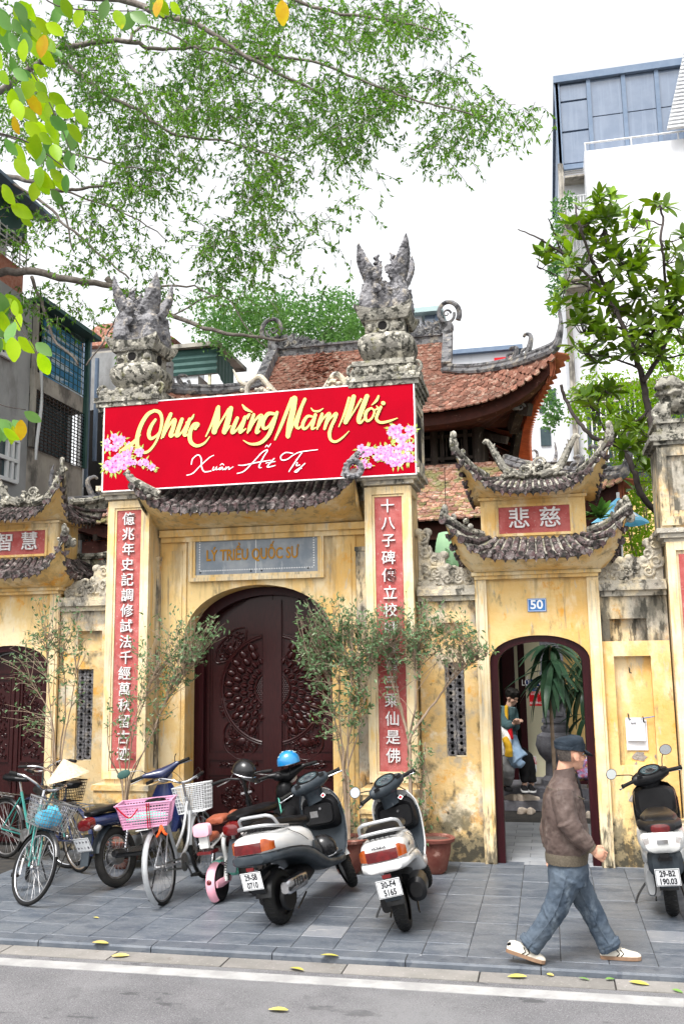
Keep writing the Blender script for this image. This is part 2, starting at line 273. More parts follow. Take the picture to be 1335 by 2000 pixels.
# ------------------------------------------------------------------ mesh building
class MB:
    def __init__(s): s.v = []; s.f = []; s.mi = []; s.cur = 0
    def add(s, vs, fs):
        o = len(s.v); s.v += [tuple(p) for p in vs]; s.f += [tuple(i+o for i in f) for f in fs]; s.mi += [s.cur]*len(fs); return s
    def box(s, x0, y0, z0, x1, y1, z1):
        return s.add([(x0, y0, z0), (x1, y0, z0), (x1, y1, z0), (x0, y1, z0), (x0, y0, z1), (x1, y0, z1), (x1, y1, z1), (x0, y1, z1)],
                     [(0, 3, 2, 1), (4, 5, 6, 7), (0, 1, 5, 4), (1, 2, 6, 5), (2, 3, 7, 6), (3, 0, 4, 7)])
    def cbox(s, c, d): return s.box(c[0]-d[0]/2, c[1]-d[1]/2, c[2]-d[2]/2, c[0]+d[0]/2, c[1]+d[1]/2, c[2]+d[2]/2)
    def bar(s, a, b, w, h=None, up=Vector((0, 0, 1))):
        a, b = Vector(a), Vector(b); h = h or w; d = (b-a).normalized()
        if abs(d.dot(up)) > .98: up = Vector((0, 1, 0))
        x = d.cross(up).normalized()*w/2; z = x.cross(d).normalized()*h/2
        vs = [p+i*x+j*z for p in (a, b) for i, j in ((-1, -1), (1, -1), (1, 1), (-1, 1))]
        return s.add(vs, [(0, 1, 2, 3), (7, 6, 5, 4), (0, 4, 5, 1), (1, 5, 6, 2), (2, 6, 7, 3), (3, 7, 4, 0)])
    def prism(s, poly, y0, y1):   # polygon in x,z extruded along y
        n = len(poly)
        vs = [(p[0], y0, p[1]) for p in poly]+[(p[0], y1, p[1]) for p in poly]
        return s.add(vs, [tuple(range(n)), tuple(range(2*n-1, n-1, -1))]+[(i, i+n, (i+1) % n+n, (i+1) % n) for i in range(n)])
    def extr(s, poly, vec):
        n = len(poly); vec = Vector(vec); P = [Vector(p) for p in poly]
        return s.add(P+[p+vec for p in P], [tuple(range(n)), tuple(range(2*n-1, n-1, -1))]+[(i, i+n, (i+1) % n+n, (i+1) % n) for i in range(n)])
    def tube(s, pts, r, n=8, closed=False, cap=True, flat=1.0, up0=None):
        P = [Vector(p) for p in pts]; m = len(P)
        rs = r if isinstance(r, (list, tuple)) else [r]*m
        if len(rs) != m: rs = [rs[0]+(rs[-1]-rs[0])*i/(m-1) for i in range(m)]
        vs = []; up = up0
        for i in range(m):
            if closed: d = P[(i+1) % m]-P[i-1]
            else: d = P[min(i+1, m-1)]-P[max(i-1, 0)]
            if d.length < 1e-9: d = Vector((0, 0, 1))
            d.normalize()
            if up is None: up = Vector((0, 0, 1)) if abs(d.z) < .9 else Vector((1, 0, 0))
            x = d.cross(up)
            if x.length < 1e-4: x = d.cross(Vector((0, 1, .1)))
            x.normalize(); u = x.cross(d).normalized(); up = u
            for k in range(n):
                a = 2*math.pi*k/n; vs.append(P[i]+(x*math.cos(a)+u*math.sin(a)*flat)*rs[i])
        fs = [(i*n+k, i*n+(k+1) % n, (i+1) % m*n+(k+1) % n, (i+1) % m*n+k) for i in range(m if closed else m-1) for k in range(n)]
        if cap and not closed: fs += [tuple(range(n-1, -1, -1)), tuple((m-1)*n+k for k in range(n))]
        return s.add(vs, fs)
    def cyl(s, a, b, r, n=12, r2=None): return s.tube([a, b], [r, r if r2 is None else r2], n)
    def lathe(s, prof, c=(0, 0, 0), n=16, axis='z', cap=True):
        c = Vector(c); vs = []
        for r, h in prof:
            for k in range(n):
                a = 2*math.pi*k/n; p = (r*math.cos(a), r*math.sin(a), h)
                if axis == 'y': p = (p[0], h, p[1])
                if axis == 'x': p = (h, p[0], p[1])
                vs.append(c+Vector(p))
        m = len(prof)
        fs = [(i*n+k, i*n+(k+1) % n, (i+1)*n+(k+1) % n, (i+1)*n+k) for i in range(m-1) for k in range(n)]
        if cap: fs += [tuple(range(n-1, -1, -1)), tuple((m-1)*n+k for k in range(n))]
        return s.add(vs, fs)
    def ell(s, c, r, n=10, m=6, rot=None):
        c = Vector(c); vs = []
        for i in range(m+1):
            t = math.pi*i/m
            for k in range(n):
                a = 2*math.pi*k/n; p = Vector((math.sin(t)*math.cos(a)*r[0], math.sin(t)*math.sin(a)*r[1], math.cos(t)*r[2]))
                if rot: p = rot @ p
                vs.append(c+p)
        return s.add(vs, [(i*n+k, (i+1)*n+k, (i+1)*n+(k+1) % n, i*n+(k+1) % n) for i in range(m) for k in range(n)])
    def loft(s, rings, cap=True, closed=True):
        n = len(rings[0]); m = len(rings); vs = [p for r in rings for p in r]
        fs = [(i*n+k, i*n+(k+1) % n, (i+1)*n+(k+1) % n, (i+1)*n+k) for i in range(m-1) for k in range(n if closed else n-1)]
        if cap: fs += [tuple(range(n-1, -1, -1)), tuple((m-1)*n+k for k in range(n))]
        return s.add(vs, fs)
    def torus(s, c, R0, r, axis=Vector((0, 1, 0)), n=32, k=8, flat=1.0):
        axis = Vector(axis).normalized(); a = axis.orthogonal().normalized(); b = axis.cross(a)
        return s.tube([Vector(c)+(a*math.cos(t)+b*math.sin(t))*R0 for t in [2*math.pi*i/n for i in range(n)]], r, k, closed=True, up0=axis, flat=flat)
    def mesh(s, name, m, smooth=False):
        me = bpy.data.meshes.new(name); me.from_pydata(s.v, [], s.f)
        for q in (m if isinstance(m, (list, tuple)) else [m]): me.materials.append(q if not isinstance(q, str) else M[q])
        if any(s.mi): me.polygons.foreach_set('material_index', s.mi)
        if smooth: me.polygons.foreach_set('use_smooth', [True]*len(s.f))
        me.update(); return me
    def build(s, name, m, parent=None, smooth=False, world=None, **kw):
        me = s.mesh(name, m, smooth)
        if smooth == 'auto':
            bm = bmesh.new(); bm.from_mesh(me)
            for e in bm.edges:
                if len(e.link_faces) == 2 and e.calc_face_angle(0) > R(40): e.smooth = False
            bm.to_mesh(me); bm.free()
        return link(me, name, parent, world=world, **kw)

LOCAL = set()
def link(me, name, parent=None, mw=None, world=None, label=None, kind=None):
    o = bpy.data.objects.new(name, me); COL.objects.link(o)
    if parent is not None:
        o.parent = parent
        root = parent
        while root.parent: root = root.parent
        if root.name not in LOCAL: o.matrix_parent_inverse = pworld(parent).inverted()
    if mw is not None: o.matrix_basis = mw
    if label: o['label'] = label
    if kind: o['kind'] = kind
    return o
PW = {}
def pworld(o):
    return PW.get(o.name, Matrix.Identity(4))
def thing(name, label, cat, loc=(0, 0, 0), rz=0, group=None, local=False):
    o = bpy.data.objects.new(name, None); COL.objects.link(o); o.empty_display_size = .1
    o.location = loc; o.rotation_euler = (0, 0, rz); o['label'] = label; o['category'] = cat
    if group: o['group'] = group
    if local: LOCAL.add(o.name)
    else: PW[o.name] = Matrix.LocRotScale(Vector(loc), Euler((0, 0, rz)), None)
    return o
def tag(o, label, cat, group=None):
    o['label'] = label; o['category'] = cat
    if group: o['group'] = group
    return o
def struct(o): o['kind'] = 'structure'; return o
def tmesh(s, size, ext=.004, off=0.0, bold=False, sx=1.0, align='CENTER', res=3):
    cu = bpy.data.curves.new('lettering', 'FONT'); cu.body = s; cu.size = size; cu.extrude = ext; cu.offset = off
    cu.align_x = align; cu.align_y = 'CENTER'; cu.resolution_u = res
    o = bpy.data.objects.new('lettering', cu); COL.objects.link(o)
    dg = bpy.context.evaluated_depsgraph_get(); me = bpy.data.meshes.new_from_object(o.evaluated_get(dg))
    bpy.data.objects.remove(o); bpy.data.curves.remove(cu)
    if sx != 1: me.transform(Matrix.Diagonal((sx, 1, 1, 1)))
    return me
FACE = Matrix.Rotation(R(90), 4, 'X')           # text facing the street (-Y)
def text(s, c, size, m, name, parent, ext=.004, off=0, sx=1.0, rot=None, rz=0, label=None):
    me = tmesh(s, size, ext, off, sx=sx); me.materials.clear(); me.materials.append(M[m])
    me.transform(Matrix.Translation(Vector(c)) @ (rot if rot is not None else FACE) @ Matrix.Rotation(rz, 4, 'Z'))
    return link(me, name, parent, label=label)
def solid(mb, name, m, parent=None, voxel=.02, disp=0, dscale=.08, smooth_it=2, sub=0, **kw):
    """union of overlapping lumps: remeshed to one continuous skin"""
    me = mb.mesh(name, m); o = bpy.data.objects.new('tmp', me); COL.objects.link(o)
    r = o.modifiers.new('r', 'REMESH'); r.mode = 'VOXEL'; r.voxel_size = voxel; r.use_smooth_shade = True
    if smooth_it:
        q = o.modifiers.new('s', 'SMOOTH'); q.iterations = smooth_it; q.factor = .5
    if disp:
        tx = bpy.data.textures.get('clouds%g' % dscale) or bpy.data.textures.new('clouds%g' % dscale, 'CLOUDS'); tx.noise_scale = dscale
        d = o.modifiers.new('d', 'DISPLACE'); d.texture = tx; d.strength = disp; d.texture_coords = 'LOCAL'; d.mid_level = .5
    dg = bpy.context.evaluated_depsgraph_get(); m2 = bpy.data.meshes.new_from_object(o.evaluated_get(dg))
    bpy.data.objects.remove(o); bpy.data.meshes.remove(me)
    m2.name = name; m2.materials.clear(); m2.materials.append(M[m])
    m2.polygons.foreach_set('use_smooth', [True]*len(m2.polygons))
    return link(m2, name, parent, **kw)
def spline(pts, n=6):
    P = [Vector(p) for p in pts]; o = []
    for i in range(len(P)-1):
        a, b, c, d = P[max(i-1, 0)], P[i], P[i+1], P[min(i+2, len(P)-1)]
        for k in range(n):
            t = k/n; o.append(.5*((2*b)+(c-a)*t+(2*a-5*b+4*c-d)*t*t+(3*b-a-3*c+d)*t*t*t))
    return o+[P[-1]]
def spiral(c, r0, r1, turns, n=18, start=0, flip=1, plane='xz'):
    o = []
    for i in range(n+1):
        t = i/n; a = start+flip*turns*2*math.pi*t; r = r0+(r1-r0)*t
        o.append(Vector(c)+(Vector((math.cos(a)*r, 0, math.sin(a)*r)) if plane == 'xz' else Vector((0, math.cos(a)*r, math.sin(a)*r))))
    return o
# ================================================================== GROUND
struct(MB().box(-60, -30, -.4, 60, 90, -.062).build('ground', 'joint_dirt'))
KY = 7.05                                       # street edge of the pavement
RZ = -.05
GY = Gd(250, 1879, RZ).y; L1 = Gd(667, 1912, RZ).y; L0 = Gd(667, 1927, RZ).y
struct(MB().box(-60, -30, -.061, 60, GY, RZ).build('road', 'asphalt'))
struct(MB().box(-60, L0, RZ-.003, 60, L1, RZ+.004).build('painted_line', 'road_paint'))
gut = struct(MB().box(-60, GY, -.061, 60, KY-.001, RZ-.006).build('gutter', 'joint_dirt'))
x = -7.2
while x < 2.6:
    w = rnd(.9, 1.05); y1 = KY-.004
    MB().box(x+.006, GY+.008, RZ-.03, x+w-.006, y1, RZ+.002+rnd(-.002, .002)).build('gutter_slab', 'gutter_concrete', gut); x += w
pav = struct(MB().box(-60, KY+.02, -.061, 60, 60, -.007).build('pavement', 'joint_dirt'))
x = -7.0
while x < 2.4:
    w = rnd(.95, 1.02)
    m = MB(); prof = [(KY, RZ-.01), (KY, -.018), (KY+.012, -.003), (KY+.15, 0), (KY+.15, RZ-.01)]
    m.extr([(x+.004, a, b) for a, b in prof], (w-.008, 0, 0)); m.build('kerb_stone', 'kerb_stone', pav); x += w
random.seed(3)
TW = .335; nrow = [KY+.155]
while nrow[-1] < 10.3: nrow.append(nrow[-1]+(.30 if len(nrow) % 4 else .30))
cnt = 0; slabs = {}
for i in range(-19, 8):
    x0 = i*TW-.02; r = 0
    while r < len(nrow)-1:
        k = 2 if (random.random() < .28 and r < len(nrow)-2) else 1
        y0, y1 = nrow[r], nrow[min(r+k, len(nrow)-1)]; r += k
        if y0 > 8.9 and x0 < -5.9: continue
        m = slabs.get(k)
        if not m:
            q = MB(); e = .003; X, Yy = TW-.004, .30*k-.004
            q.add([(0, 0, -.03), (X, 0, -.03), (X, Yy, -.03), (0, Yy, -.03), (0, 0, -e), (X, 0, -e), (X, Yy, -e), (0, Yy, -e),
                   (e, e, 0), (X-e, e, 0), (X-e, Yy-e, 0), (e, Yy-e, 0)],
                  [(0, 1, 5, 4), (1, 2, 6, 5), (2, 3, 7, 6), (3, 0, 4, 7), (4, 5, 9, 8), (5, 6, 10, 9), (6, 7, 11, 10), (7, 4, 8, 11), (8, 9, 10, 11)])
            slabs[k] = m = q.mesh('paving_slab', 'slate'); slabs[k, 'p'] = q.mesh('paving_slab_pale', 'slate_pale')
        pale = random.random() < .06
        link(slabs[k, 'p'] if pale else m, 'paving_slab', pav, mw=Matrix.Translation((x0+.002, y0+.002, rnd(-.0012, .0012)))); cnt += 1
# courtyard behind the small gate
cy_ = struct(MB().box(-6, 10.9, -.006, 3.5, 13.25, -.0045).build('courtyard_floor', 'joint_dirt'))
q = MB().box(0, 0, -.02, .395, .195, 0).mesh('paver', 'paver_stone')
for j in range(13):
    for i in range(-4, 4):
        link(q, 'paver', cy_, mw=Matrix.Translation((i*.4+(.2 if j % 2 else 0)+.1, 10.35+.02+j*.2, rnd(-.001, .001))))

# ================================================================== HELPERS FOR BUILDINGS
def arch_poly(x0, x1, z0, z1, ox0, ox1, spring, rise, n=20, p=2.0):
    cx, a = (ox0+ox1)/2, (ox1-ox0)/2
    ar = []
    for i in range(n+1):
        t = math.pi*i/n; c, s_ = math.cos(t), math.sin(t)
        ar.append((cx+a*math.copysign(abs(c)**(2/p), c), spring+rise*abs(s_)**(2/p)))
    return [(x0, z0), (x0, z1), (x1, z1), (x1, z0), (ox1, z0)]+ar+[(ox0, z0)]
def arch_fill(ox0, ox1, z0, spring, rise, n=20, p=2.0):
    return arch_poly(0, 0, z0, 0, ox0, ox1, spring, rise, n, p)[4:]
def frame_rect(mb, x0, z0, x1, z1, w, y0, y1):
    mb.box(x0, y0, z1-w, x1, y1, z1); mb.box(x0, y0, z0, x1, y1, z0+w)
    mb.box(x0, y0, z0+w, x0+w, y1, z1-w); mb.box(x1-w, y0, z0+w, x1, y1, z1-w)
def ering(cx, cy, a, b, z0, lift, flare, n=12, p=3.2):
    pts = []
    for side in range(4):
        for i in range(n):
            s_ = -1+2*i/n; f = flare*abs(s_)**4; z = z0+lift*abs(s_)**p
            if side == 0: q = (cx+s_*(a+flare*abs(s_)**5), cy-b-f, z)
            elif side == 1: q = (cx+a+f, cy+s_*(b+flare*abs(s_)**5), z)
            elif side == 2: q = (cx-s_*(a+flare*abs(s_)**5), cy+b+f, z)
            else: q = (cx-a-f, cy-s_*(b+flare*abs(s_)**5), z)
            pts.append(Vector(q))
    return pts
def eave_roof(par, cx, cy, a, b, z0, lift, flare, a2, b2, z1, a3, b3, z3, nt=16, rt=.038, tile='maroon_tile', horn=.3, n=12, sides=True, p=3.2):
    O = ering(cx, cy, a, b, z0, lift, flare, n, p); I = ering(cx, cy, a2, b2, z1, .04, 0, n)
    mid = [o.lerp(i, .5)-Vector((0, 0, .05)) for o, i in zip(O, I)]
    up = lambda L, d: [p+Vector((0, 0, d)) for p in L]
    m = MB(); m.loft([up(O, -.03), up(O, .0), mid, I], cap=False); m.f.append(tuple(range(3*len(I), 4*len(I)))); m.mi.append(0)
    m.build('roof_bed', 'mossy_stone', par)
    # soffit: a flaring cove between the wall head and the eave
    W3 = ering(cx, cy, a3, b3, z3, 0, 0, n); c1 = [w.lerp(o, .45)+Vector((0, 0, -.035)) for w, o in zip(W3, O)]
    m = MB(); m.loft([W3, c1, up([w.lerp(o, .96) for w, o in zip(W3, O)], -.03)], cap=False)
    m.build('soffit', 'plaster', par, smooth=True)
    # cover tiles and drip tiles
    sidesl = [0, 1, 3] if sides else [0]
    for side in sidesl:
        nn = nt if side == 0 else max(3, int(nt*b/a))
        for k in range(nn+1):
            s_ = (k/nn)*n; i0 = side*n+int(s_); fr = s_-int(s_); j0 = i0 % (4*n); j1 = (i0+1) % (4*n)
            if k == nn and side != 0: continue
            o = O[j0].lerp(O[j1], fr); q = I[j0].lerp(I[j1], fr); mdl = mid[j0].lerp(mid[j1], fr)
            d = (q-o); outv = Vector((o.x-q.x, o.y-q.y, 0)).normalized()
            o2 = o+outv*.03
            pts = [o2+Vector((0, 0, .005)), o.lerp(mdl, .6)+Vector((0, 0, .012)), mdl+Vector((0, 0, .012)), q+Vector((0, 0, .0))]
            mb = MB(); r_ = rt*rnd(.9, 1.12); mb.tube(pts, [r_*1.05, r_, r_, r_*.85], 8)
            mb.tube([o2+outv*.008+Vector((0, 0, .005)), o2+Vector((0, 0, .005))], [r_*1.3, r_*1.3], 8)
            mb.build('cover_tile', tile, par, smooth='auto')
            if k < nn:
                s2 = ((k+.5)/nn)*n; a0 = (side*n+int(s2)) % (4*n); a1 = (a0+1) % (4*n); e = O[a0].lerp(O[a1], s2-int(s2)); qq = I[a0].lerp(I[a1], s2-int(s2))
                ov = Vector((e.x-qq.x, e.y-qq.y, 0)).normalized(); tv = Vector((-ov.y, ov.x, 0)); w_ = 2*a/nt*.46 if side == 0 else 2*b/nn*.46
                p0 = e+ov*.018
                poly = [p0+tv*(-w_)+Vector((0, 0, .012)), p0+tv*(-w_*.75)-Vector((0, 0, .035)), p0+tv*(-w_*.3)-Vector((0, 0, .045)), p0-Vector((0, 0, .075)), p0+tv*(w_*.3)-Vector((0, 0, .045)), p0+tv*(w_*.75)-Vector((0, 0, .035)), p0+tv*w_+Vector((0, 0, .012))]
                MB().extr(poly, -ov*.02).build('drip_tile', tile, par)
    # hip ridges rising into horns
    for ci, (sx, sy) in enumerate(((-1, -1), (1, -1), (1, 1), (-1, 1))):
        o = O[ci*n]; q = I[ci*n]; d = Vector((o.x-q.x, o.y-q.y, 0)).normalized()
        if horn:
            pts = spline([q+Vector((0, 0, .03)), o.lerp(q, .5)+Vector((0, 0, .0)), o+Vector((0, 0, .04)), o+d*horn*.28+Vector((0, 0, horn*.5)), o+d*horn*.30+Vector((0, 0, horn*1.05))], 5)
            mm = len(pts); mb = MB(); mb.tube(pts, [.045]*(mm//2)+[.045*(1-.93*k/(mm-mm//2)) for k in range(mm-mm//2)], 8)
            if sy < 0 or horn > .15:
                for k in range(4):
                    c = pts[8+k*3]; mb.ell(c+Vector((-d.x*.05, -d.y*.05, .045)), (.035, .03, .05), 8, 5)
            mb.build('hip_ridge', 'mossy_stone', par, smooth='auto')
    return O, I
def scroll(mb, c, r, flip=1, start=0, th=.03, turns=1.4, plane='xz', taper=.35):
    mb.tube(spiral(c, r, r*.18, turns, 20, start, flip, plane), [th*(1-(1-taper)*i/20) for i in range(21)], 7)
def cloud_panel(par, x0, x1, z0, z1, Y, step=0, seed=1, name='cloud_carving'):
    """cloud-scroll cresting: stepped slab with proud scrolls"""
    rr = random.Random(seed); w = x1-x0; h = z1-z0
    if step > 0: pf = [(0, 1), (.16, 1.0), (.18, .62), (.46, .58), (.50, .36), (1, .30)]
    elif step < 0: pf = [(0, .30), (.5, .36), (.54, .58), (.82, .62), (.84, 1), (1, 1)]
    else: pf = [(0, .25), (.1, .55), (.35, .5), (.5, .55), (.72, .5), (.8, .9), (1, 1)]
    poly = [(x0, z0)]+[(x0+w*a, z0+h*b) for a, b in pf]+[(x1, z0)]
    mb = MB(); mb.prism(poly, Y+.05, Y+.16)
    for i, (a, b) in enumerate(pf):
        mb.ell((x0+w*a, Y+.10, z0+h*b-.02), (.06, .07, .055), 8, 5)
    spots = [(.12, .3), (.3, .25), (.52, .14), (.72, .14), (.9, .12), (.12, .62), (.3, .48), (.1, .88), (.62, .26)]
    if step < 0: spots = [(1-a, b) for a, b in spots]
    if step == 0: spots = [(.1, .2), (.27, .32), (.45, .2), (.6, .36), (.78, .2), (.78, .6), (.9, .42), (.9, .82), (.35, .1), (.15, .42)]
    for a, b in spots:
        r_ = rr.uniform(.055, .085); scroll(mb, (x0+w*a, Y+.045, z0+h*b), r_, rr.choice((-1, 1)), rr.uniform(0, 6), .02, rr.uniform(1.1, 1.6))
    for k in range(26):
        mb.ell((x0+w*rr.random(), Y+.055, z0+h*.28*rr.random()+.02), (rr.uniform(.015, .04), .03, rr.uniform(.012, .03)), 6, 4)
    return mb.build(name, 'old_stucco', par, smooth='auto')
def relief_text(ch, x, z, Y, size, par, off=.012):
    return text(ch, (x, Y, z), size, 'white_relief', 'character', par, ext=.012, off=off)

# ================================================================== MAIN PILLARS
def phoenixes(par, cx, cy, z0, h, seed):
    rr = random.Random(seed)
    for sx, sy in ((-1, -1), (1, -1), (-1, 1), (1, 1)):
        mb = MB(); f = h/1.05
        bx, by = cx+sx*.135, cy+sy*.13
        body = [(bx, by, z0), (bx+sx*.05, by+sy*.05, z0+.14*f), (bx+sx*.055, by+sy*.05, z0+.30*f), (bx+sx*.02, by+sy*.02, z0+.46*f), (bx-sx*.0, by, z0+.60*f)]
        mb.tube(spline(body, 4), [.09, .105, .115, .12, .12, .115, .11, .105, .10, .095, .09, .088, .086, .084, .082, .08, .078], 10)
        # swept tail: three pointed plumes
        for k, (dx, hh, w) in enumerate(((.22, 1.10, .105), (.05, .84, .06))):
            tip = Vector((bx+sx*dx*f*.8, by+sy*dx*.5, z0+hh*f*rr.uniform(.93, 1.05)))
            b0 = Vector((bx, by, z0+.50*f)); md = b0.lerp(tip, .55)+Vector((sx*.035, sy*.03, 0))
            mb.tube(spline([b0, md, tip], 5), [w*1.25, w*1.3, w*1.25, w*1.15, w*1.0, w*.85, w*.68, w*.5, w*.33, w*.18, .008], 7, flat=.6)
        for k in range(5):      # toothed edge feathers
            zz = z0+(.52+.08*k)*f; p = Vector((bx-sx*.02, by-sy*.02, zz)); mb.tube([p, p+Vector((-sx*.05, -sy*.02, .07))], [.035, .010], 6)
        for zz, r_ in ((.36, .04), (.62, .045)):   # scroll bosses
            mb.torus((cx+sx*.075, by+sy*.1, z0+zz*f), r_, .018, (0, 1, 0), 12, 6)
            mb.ell((cx+sx*.075, by+sy*.1, z0+zz*f), (.022, .03, .022), 8, 5)
        for k in range(10):     # wing feathers down the body
            a = rr.uniform(-.6, 1.2); p = Vector((bx+sx*.11*math.cos(a), by+sy*.11*math.sin(a)+sy*.02, z0+rr.uniform(.1, .5)*f))
            mb.tube([p, p+Vector((sx*.03, sy*.03, -.10))], [.032, .012], 6)
        mb.tube([(cx+sx*.05, cy+sy*.05, z0), (cx+sx*.06, cy+sy*.06, z0+.3*f), (cx+sx*.05, cy+sy*.05, z0+.5*f)], [.11, .10, .06], 10)
        solid(mb, 'stone_phoenix', 'grey_carving', par, voxel=.010, disp=.028, dscale=.028, smooth_it=0)
def urn(par, cx, cy, zb, zt, hw, m='mossy_stone'):
    """square baluster-urn: bulging four-sided body"""
    h = zt-zb; prof = [(.80, 0), (.84, .07), (.74, .10), (.70, .16), (.95, .38), (1.04, .60), (1.02, .78), (.88, .92), (.82, .96), (.66, 1.0)]
    rings = []
    for r_, t in prof:
        ring_ = []
        for k in range(32):
            a = 2*math.pi*k/32; c, s_ = math.cos(a), math.sin(a); p = 2/4.2
            ring_.append(Vector((cx+hw*r_*math.copysign(abs(c)**p, c), cy+hw*r_*math.copysign(abs(s_)**p, s_), zb+h*t)))
        rings.append(ring_)
    MB().loft(rings).build('urn_body', m, par, smooth='auto')
def stepped(par, name, cx, cy, levels, m):
    mb = MB()
    for z0, z1, w in levels: mb.box(cx-w, cy-w, z0, cx+w, cy+w, z1)
    return mb.build(name, m, par)
def pillar(cx, label, group, chars, pxp, seed, dz):
    cy = 10.05+.27
    t = thing('gate_pillar', label, 'pillar', (cx, cy, 0), group=group)
    hw = .265
    y0, y1 = 10.08, cy+hw
    zp0, zp1 = .93, 3.98
    MB().box(cx-hw+.03, y0, .80, cx+hw-.03, y1, 4.10).build('shaft', 'plaster_pale', t)
    mb = MB(); frame_rect(mb, cx-hw, .86, cx+hw, 4.08, .085, 10.045, 10.079)
    frame_rect(mb, cx-hw+.087, .95, cx+hw-.087, 3.99, .022, 10.058, 10.0795); mb.build('panel_frame', 'plaster_pale', t)
    mb = MB(); frame_rect(mb, 0, .86, 1, 4.08, .09, 0, .03)
    mb.v = [(cx+hw+(-.031 if v[1] == 0 else -.001), 10.08+v[0]*.47, v[2]) for v in mb.v]; mb.build('side_frame', 'plaster_pale', t)
    X0, X1 = cx-.152, cx+.152
    MB().box(X0, 10.068, zp0+.04, X1, 10.0785, zp1).build('inscription_panel', 'red_panel', t)
    n = len(chars); zt = zp1-.13; zb = zp0+.20
    for i, ch in enumerate(chars):
        z = zt+(zb-zt)*i/(n-1)
        relief_text(ch, cx+rnd(-.006, .006), z, 10.056, .162, t, .0010)
    stepped(t, 'plinth', cx, cy, [(0, .10, .36), (.10, .26, .33), (.26, .31, .36), (.31, .50, .29), (.50, .55, .35), (.55, .60, .37), (.60, .74, .33), (.74, .80, .35)], 'wall_mouldy')
    # upper box with the banner on its face
    zc = [4.10, 4.16, 4.22, 4.30]
    stepped(t, 'capital_lower_moulding', cx, cy, [(4.10, 4.15, .30), (4.15, 4.20, .34), (4.20, 4.26, .38)], 'old_stucco')
    hb = .335
    mb = MB(); mb.box(cx-hb, cy-hb, 4.26, cx+hb, cy+hb, 5.12)
    for yy in (0,): frame_rect(mb, 0, 4.30, 1, 5.08, .08, 0, .02)
    k = len(mb.v)-32; mb.v = mb.v[:k]+[(cx+hb+(.02 if v[1] == 0 else .0), cy-hb+.02+v[0]*(2*hb-.04), v[2]) for v in mb.v[k:]]
    mb.build('capital_box', 'old_stucco', t)
    MB().box(cx+hb+.001, cy-hb+.14, 4.42, cx+hb+.004, cy+hb-.14, 4.96).build('capital_panel', 'void', t)  # near-black plate paints the shade of a recess onto the face
    stepped(t, 'capital_cornice', cx, cy, [(5.12, 5.17, .35), (5.17, 5.22, .375), (5.22, 5.28, .40), (5.28, 5.34, .42), (5.34, 5.38, .38), (5.38, 5.50+dz, .345), (5.50+dz, 5.56+dz, .365)], 'mossy_stone')
    for sx in (-1, 1):          # scrolls at the urn foot
        mb = MB(); scroll(mb, (cx+sx*.36, cy-.30, 5.46), .09, sx, 0 if sx < 0 else 3.14, .028, 1.5)
        for k in range(6): mb.ell((cx+sx*(.10+.05*k), cy-.35, 5.42+.02*math.sin(k*2)), (.035, .03, .04), 7, 5)
        mb.build('foot_scroll', 'mossy_stone', t, smooth='auto')
    urn(t, cx, cy, 5.56+dz, 5.94+dz, .325)
    mb = MB(); mb.box(cx-.23, cy-.23, 5.94+dz, cx+.23, cy+.23, 6.08+dz)
    mb.build('neck', 'mossy_stone', t)
    MB().lathe([(.062, -.012), (.062, .012)], (cx-.02, cy-.23, 6.01+dz), 14, 'y').build('neck_hole_shade', 'void', t)  # near-black disc paints the shade inside a hole
    MB().lathe([(.062, -.012), (.062, .012)], (cx+.23, cy, 6.01+dz), 14, 'x').build('neck_hole_shade', 'void', t)
    mb = MB(); mb.torus((cx-.02, cy-.235, 6.01+dz), .068, .018, (0, 1, 0), 18, 6)
    for sx in (-1, 1): mb.ell((cx+sx*.17, cy-.235, 6.0+dz), (.05, .03, .045), 8, 5)
    mb.build('neck_ring', 'mossy_stone', t, smooth='auto')
    O = ering(cx, cy, .31, .31, 6.15+dz, .07, .03, 8, 2.5); I = ering(cx, cy, .22, .22, 6.08+dz, 0, 0, 8); T = ering(cx, cy, .26, .26, 6.19+dz, 0, 0, 8)
    mb = MB(); I2 = ering(cx, cy, .27, .27, 6.08+dz, 0, 0, 8); O2 = [p+Vector((0, 0, .05)) for p in O]
    mb.loft([I, I2, O, O2, T], cap=False); mb.f += [tuple(range(len(I)-1, -1, -1)), tuple(range(4*len(I), 5*len(I)))]; mb.mi += [0, 0]
    mb.build('flared_cap', 'mossy_stone', t, smooth='auto')
    phoenixes(t, cx, cy, 6.17+dz, .90, seed)
    return t
pillar(-1.675, 'tall yellow gate pillar with a red inscription panel, right end of the red banner', 'tall pillars flanking the main gate', '十八子碑傳立校師尊僧三乘仙是佛', None, 4, -.02)
pillar(-4.80, 'tall yellow gate pillar with a red inscription panel, left end of the red banner', 'tall pillars flanking the main gate', '億兆年史記調修試法千經萬秋留古迹', None, 9, -.12)

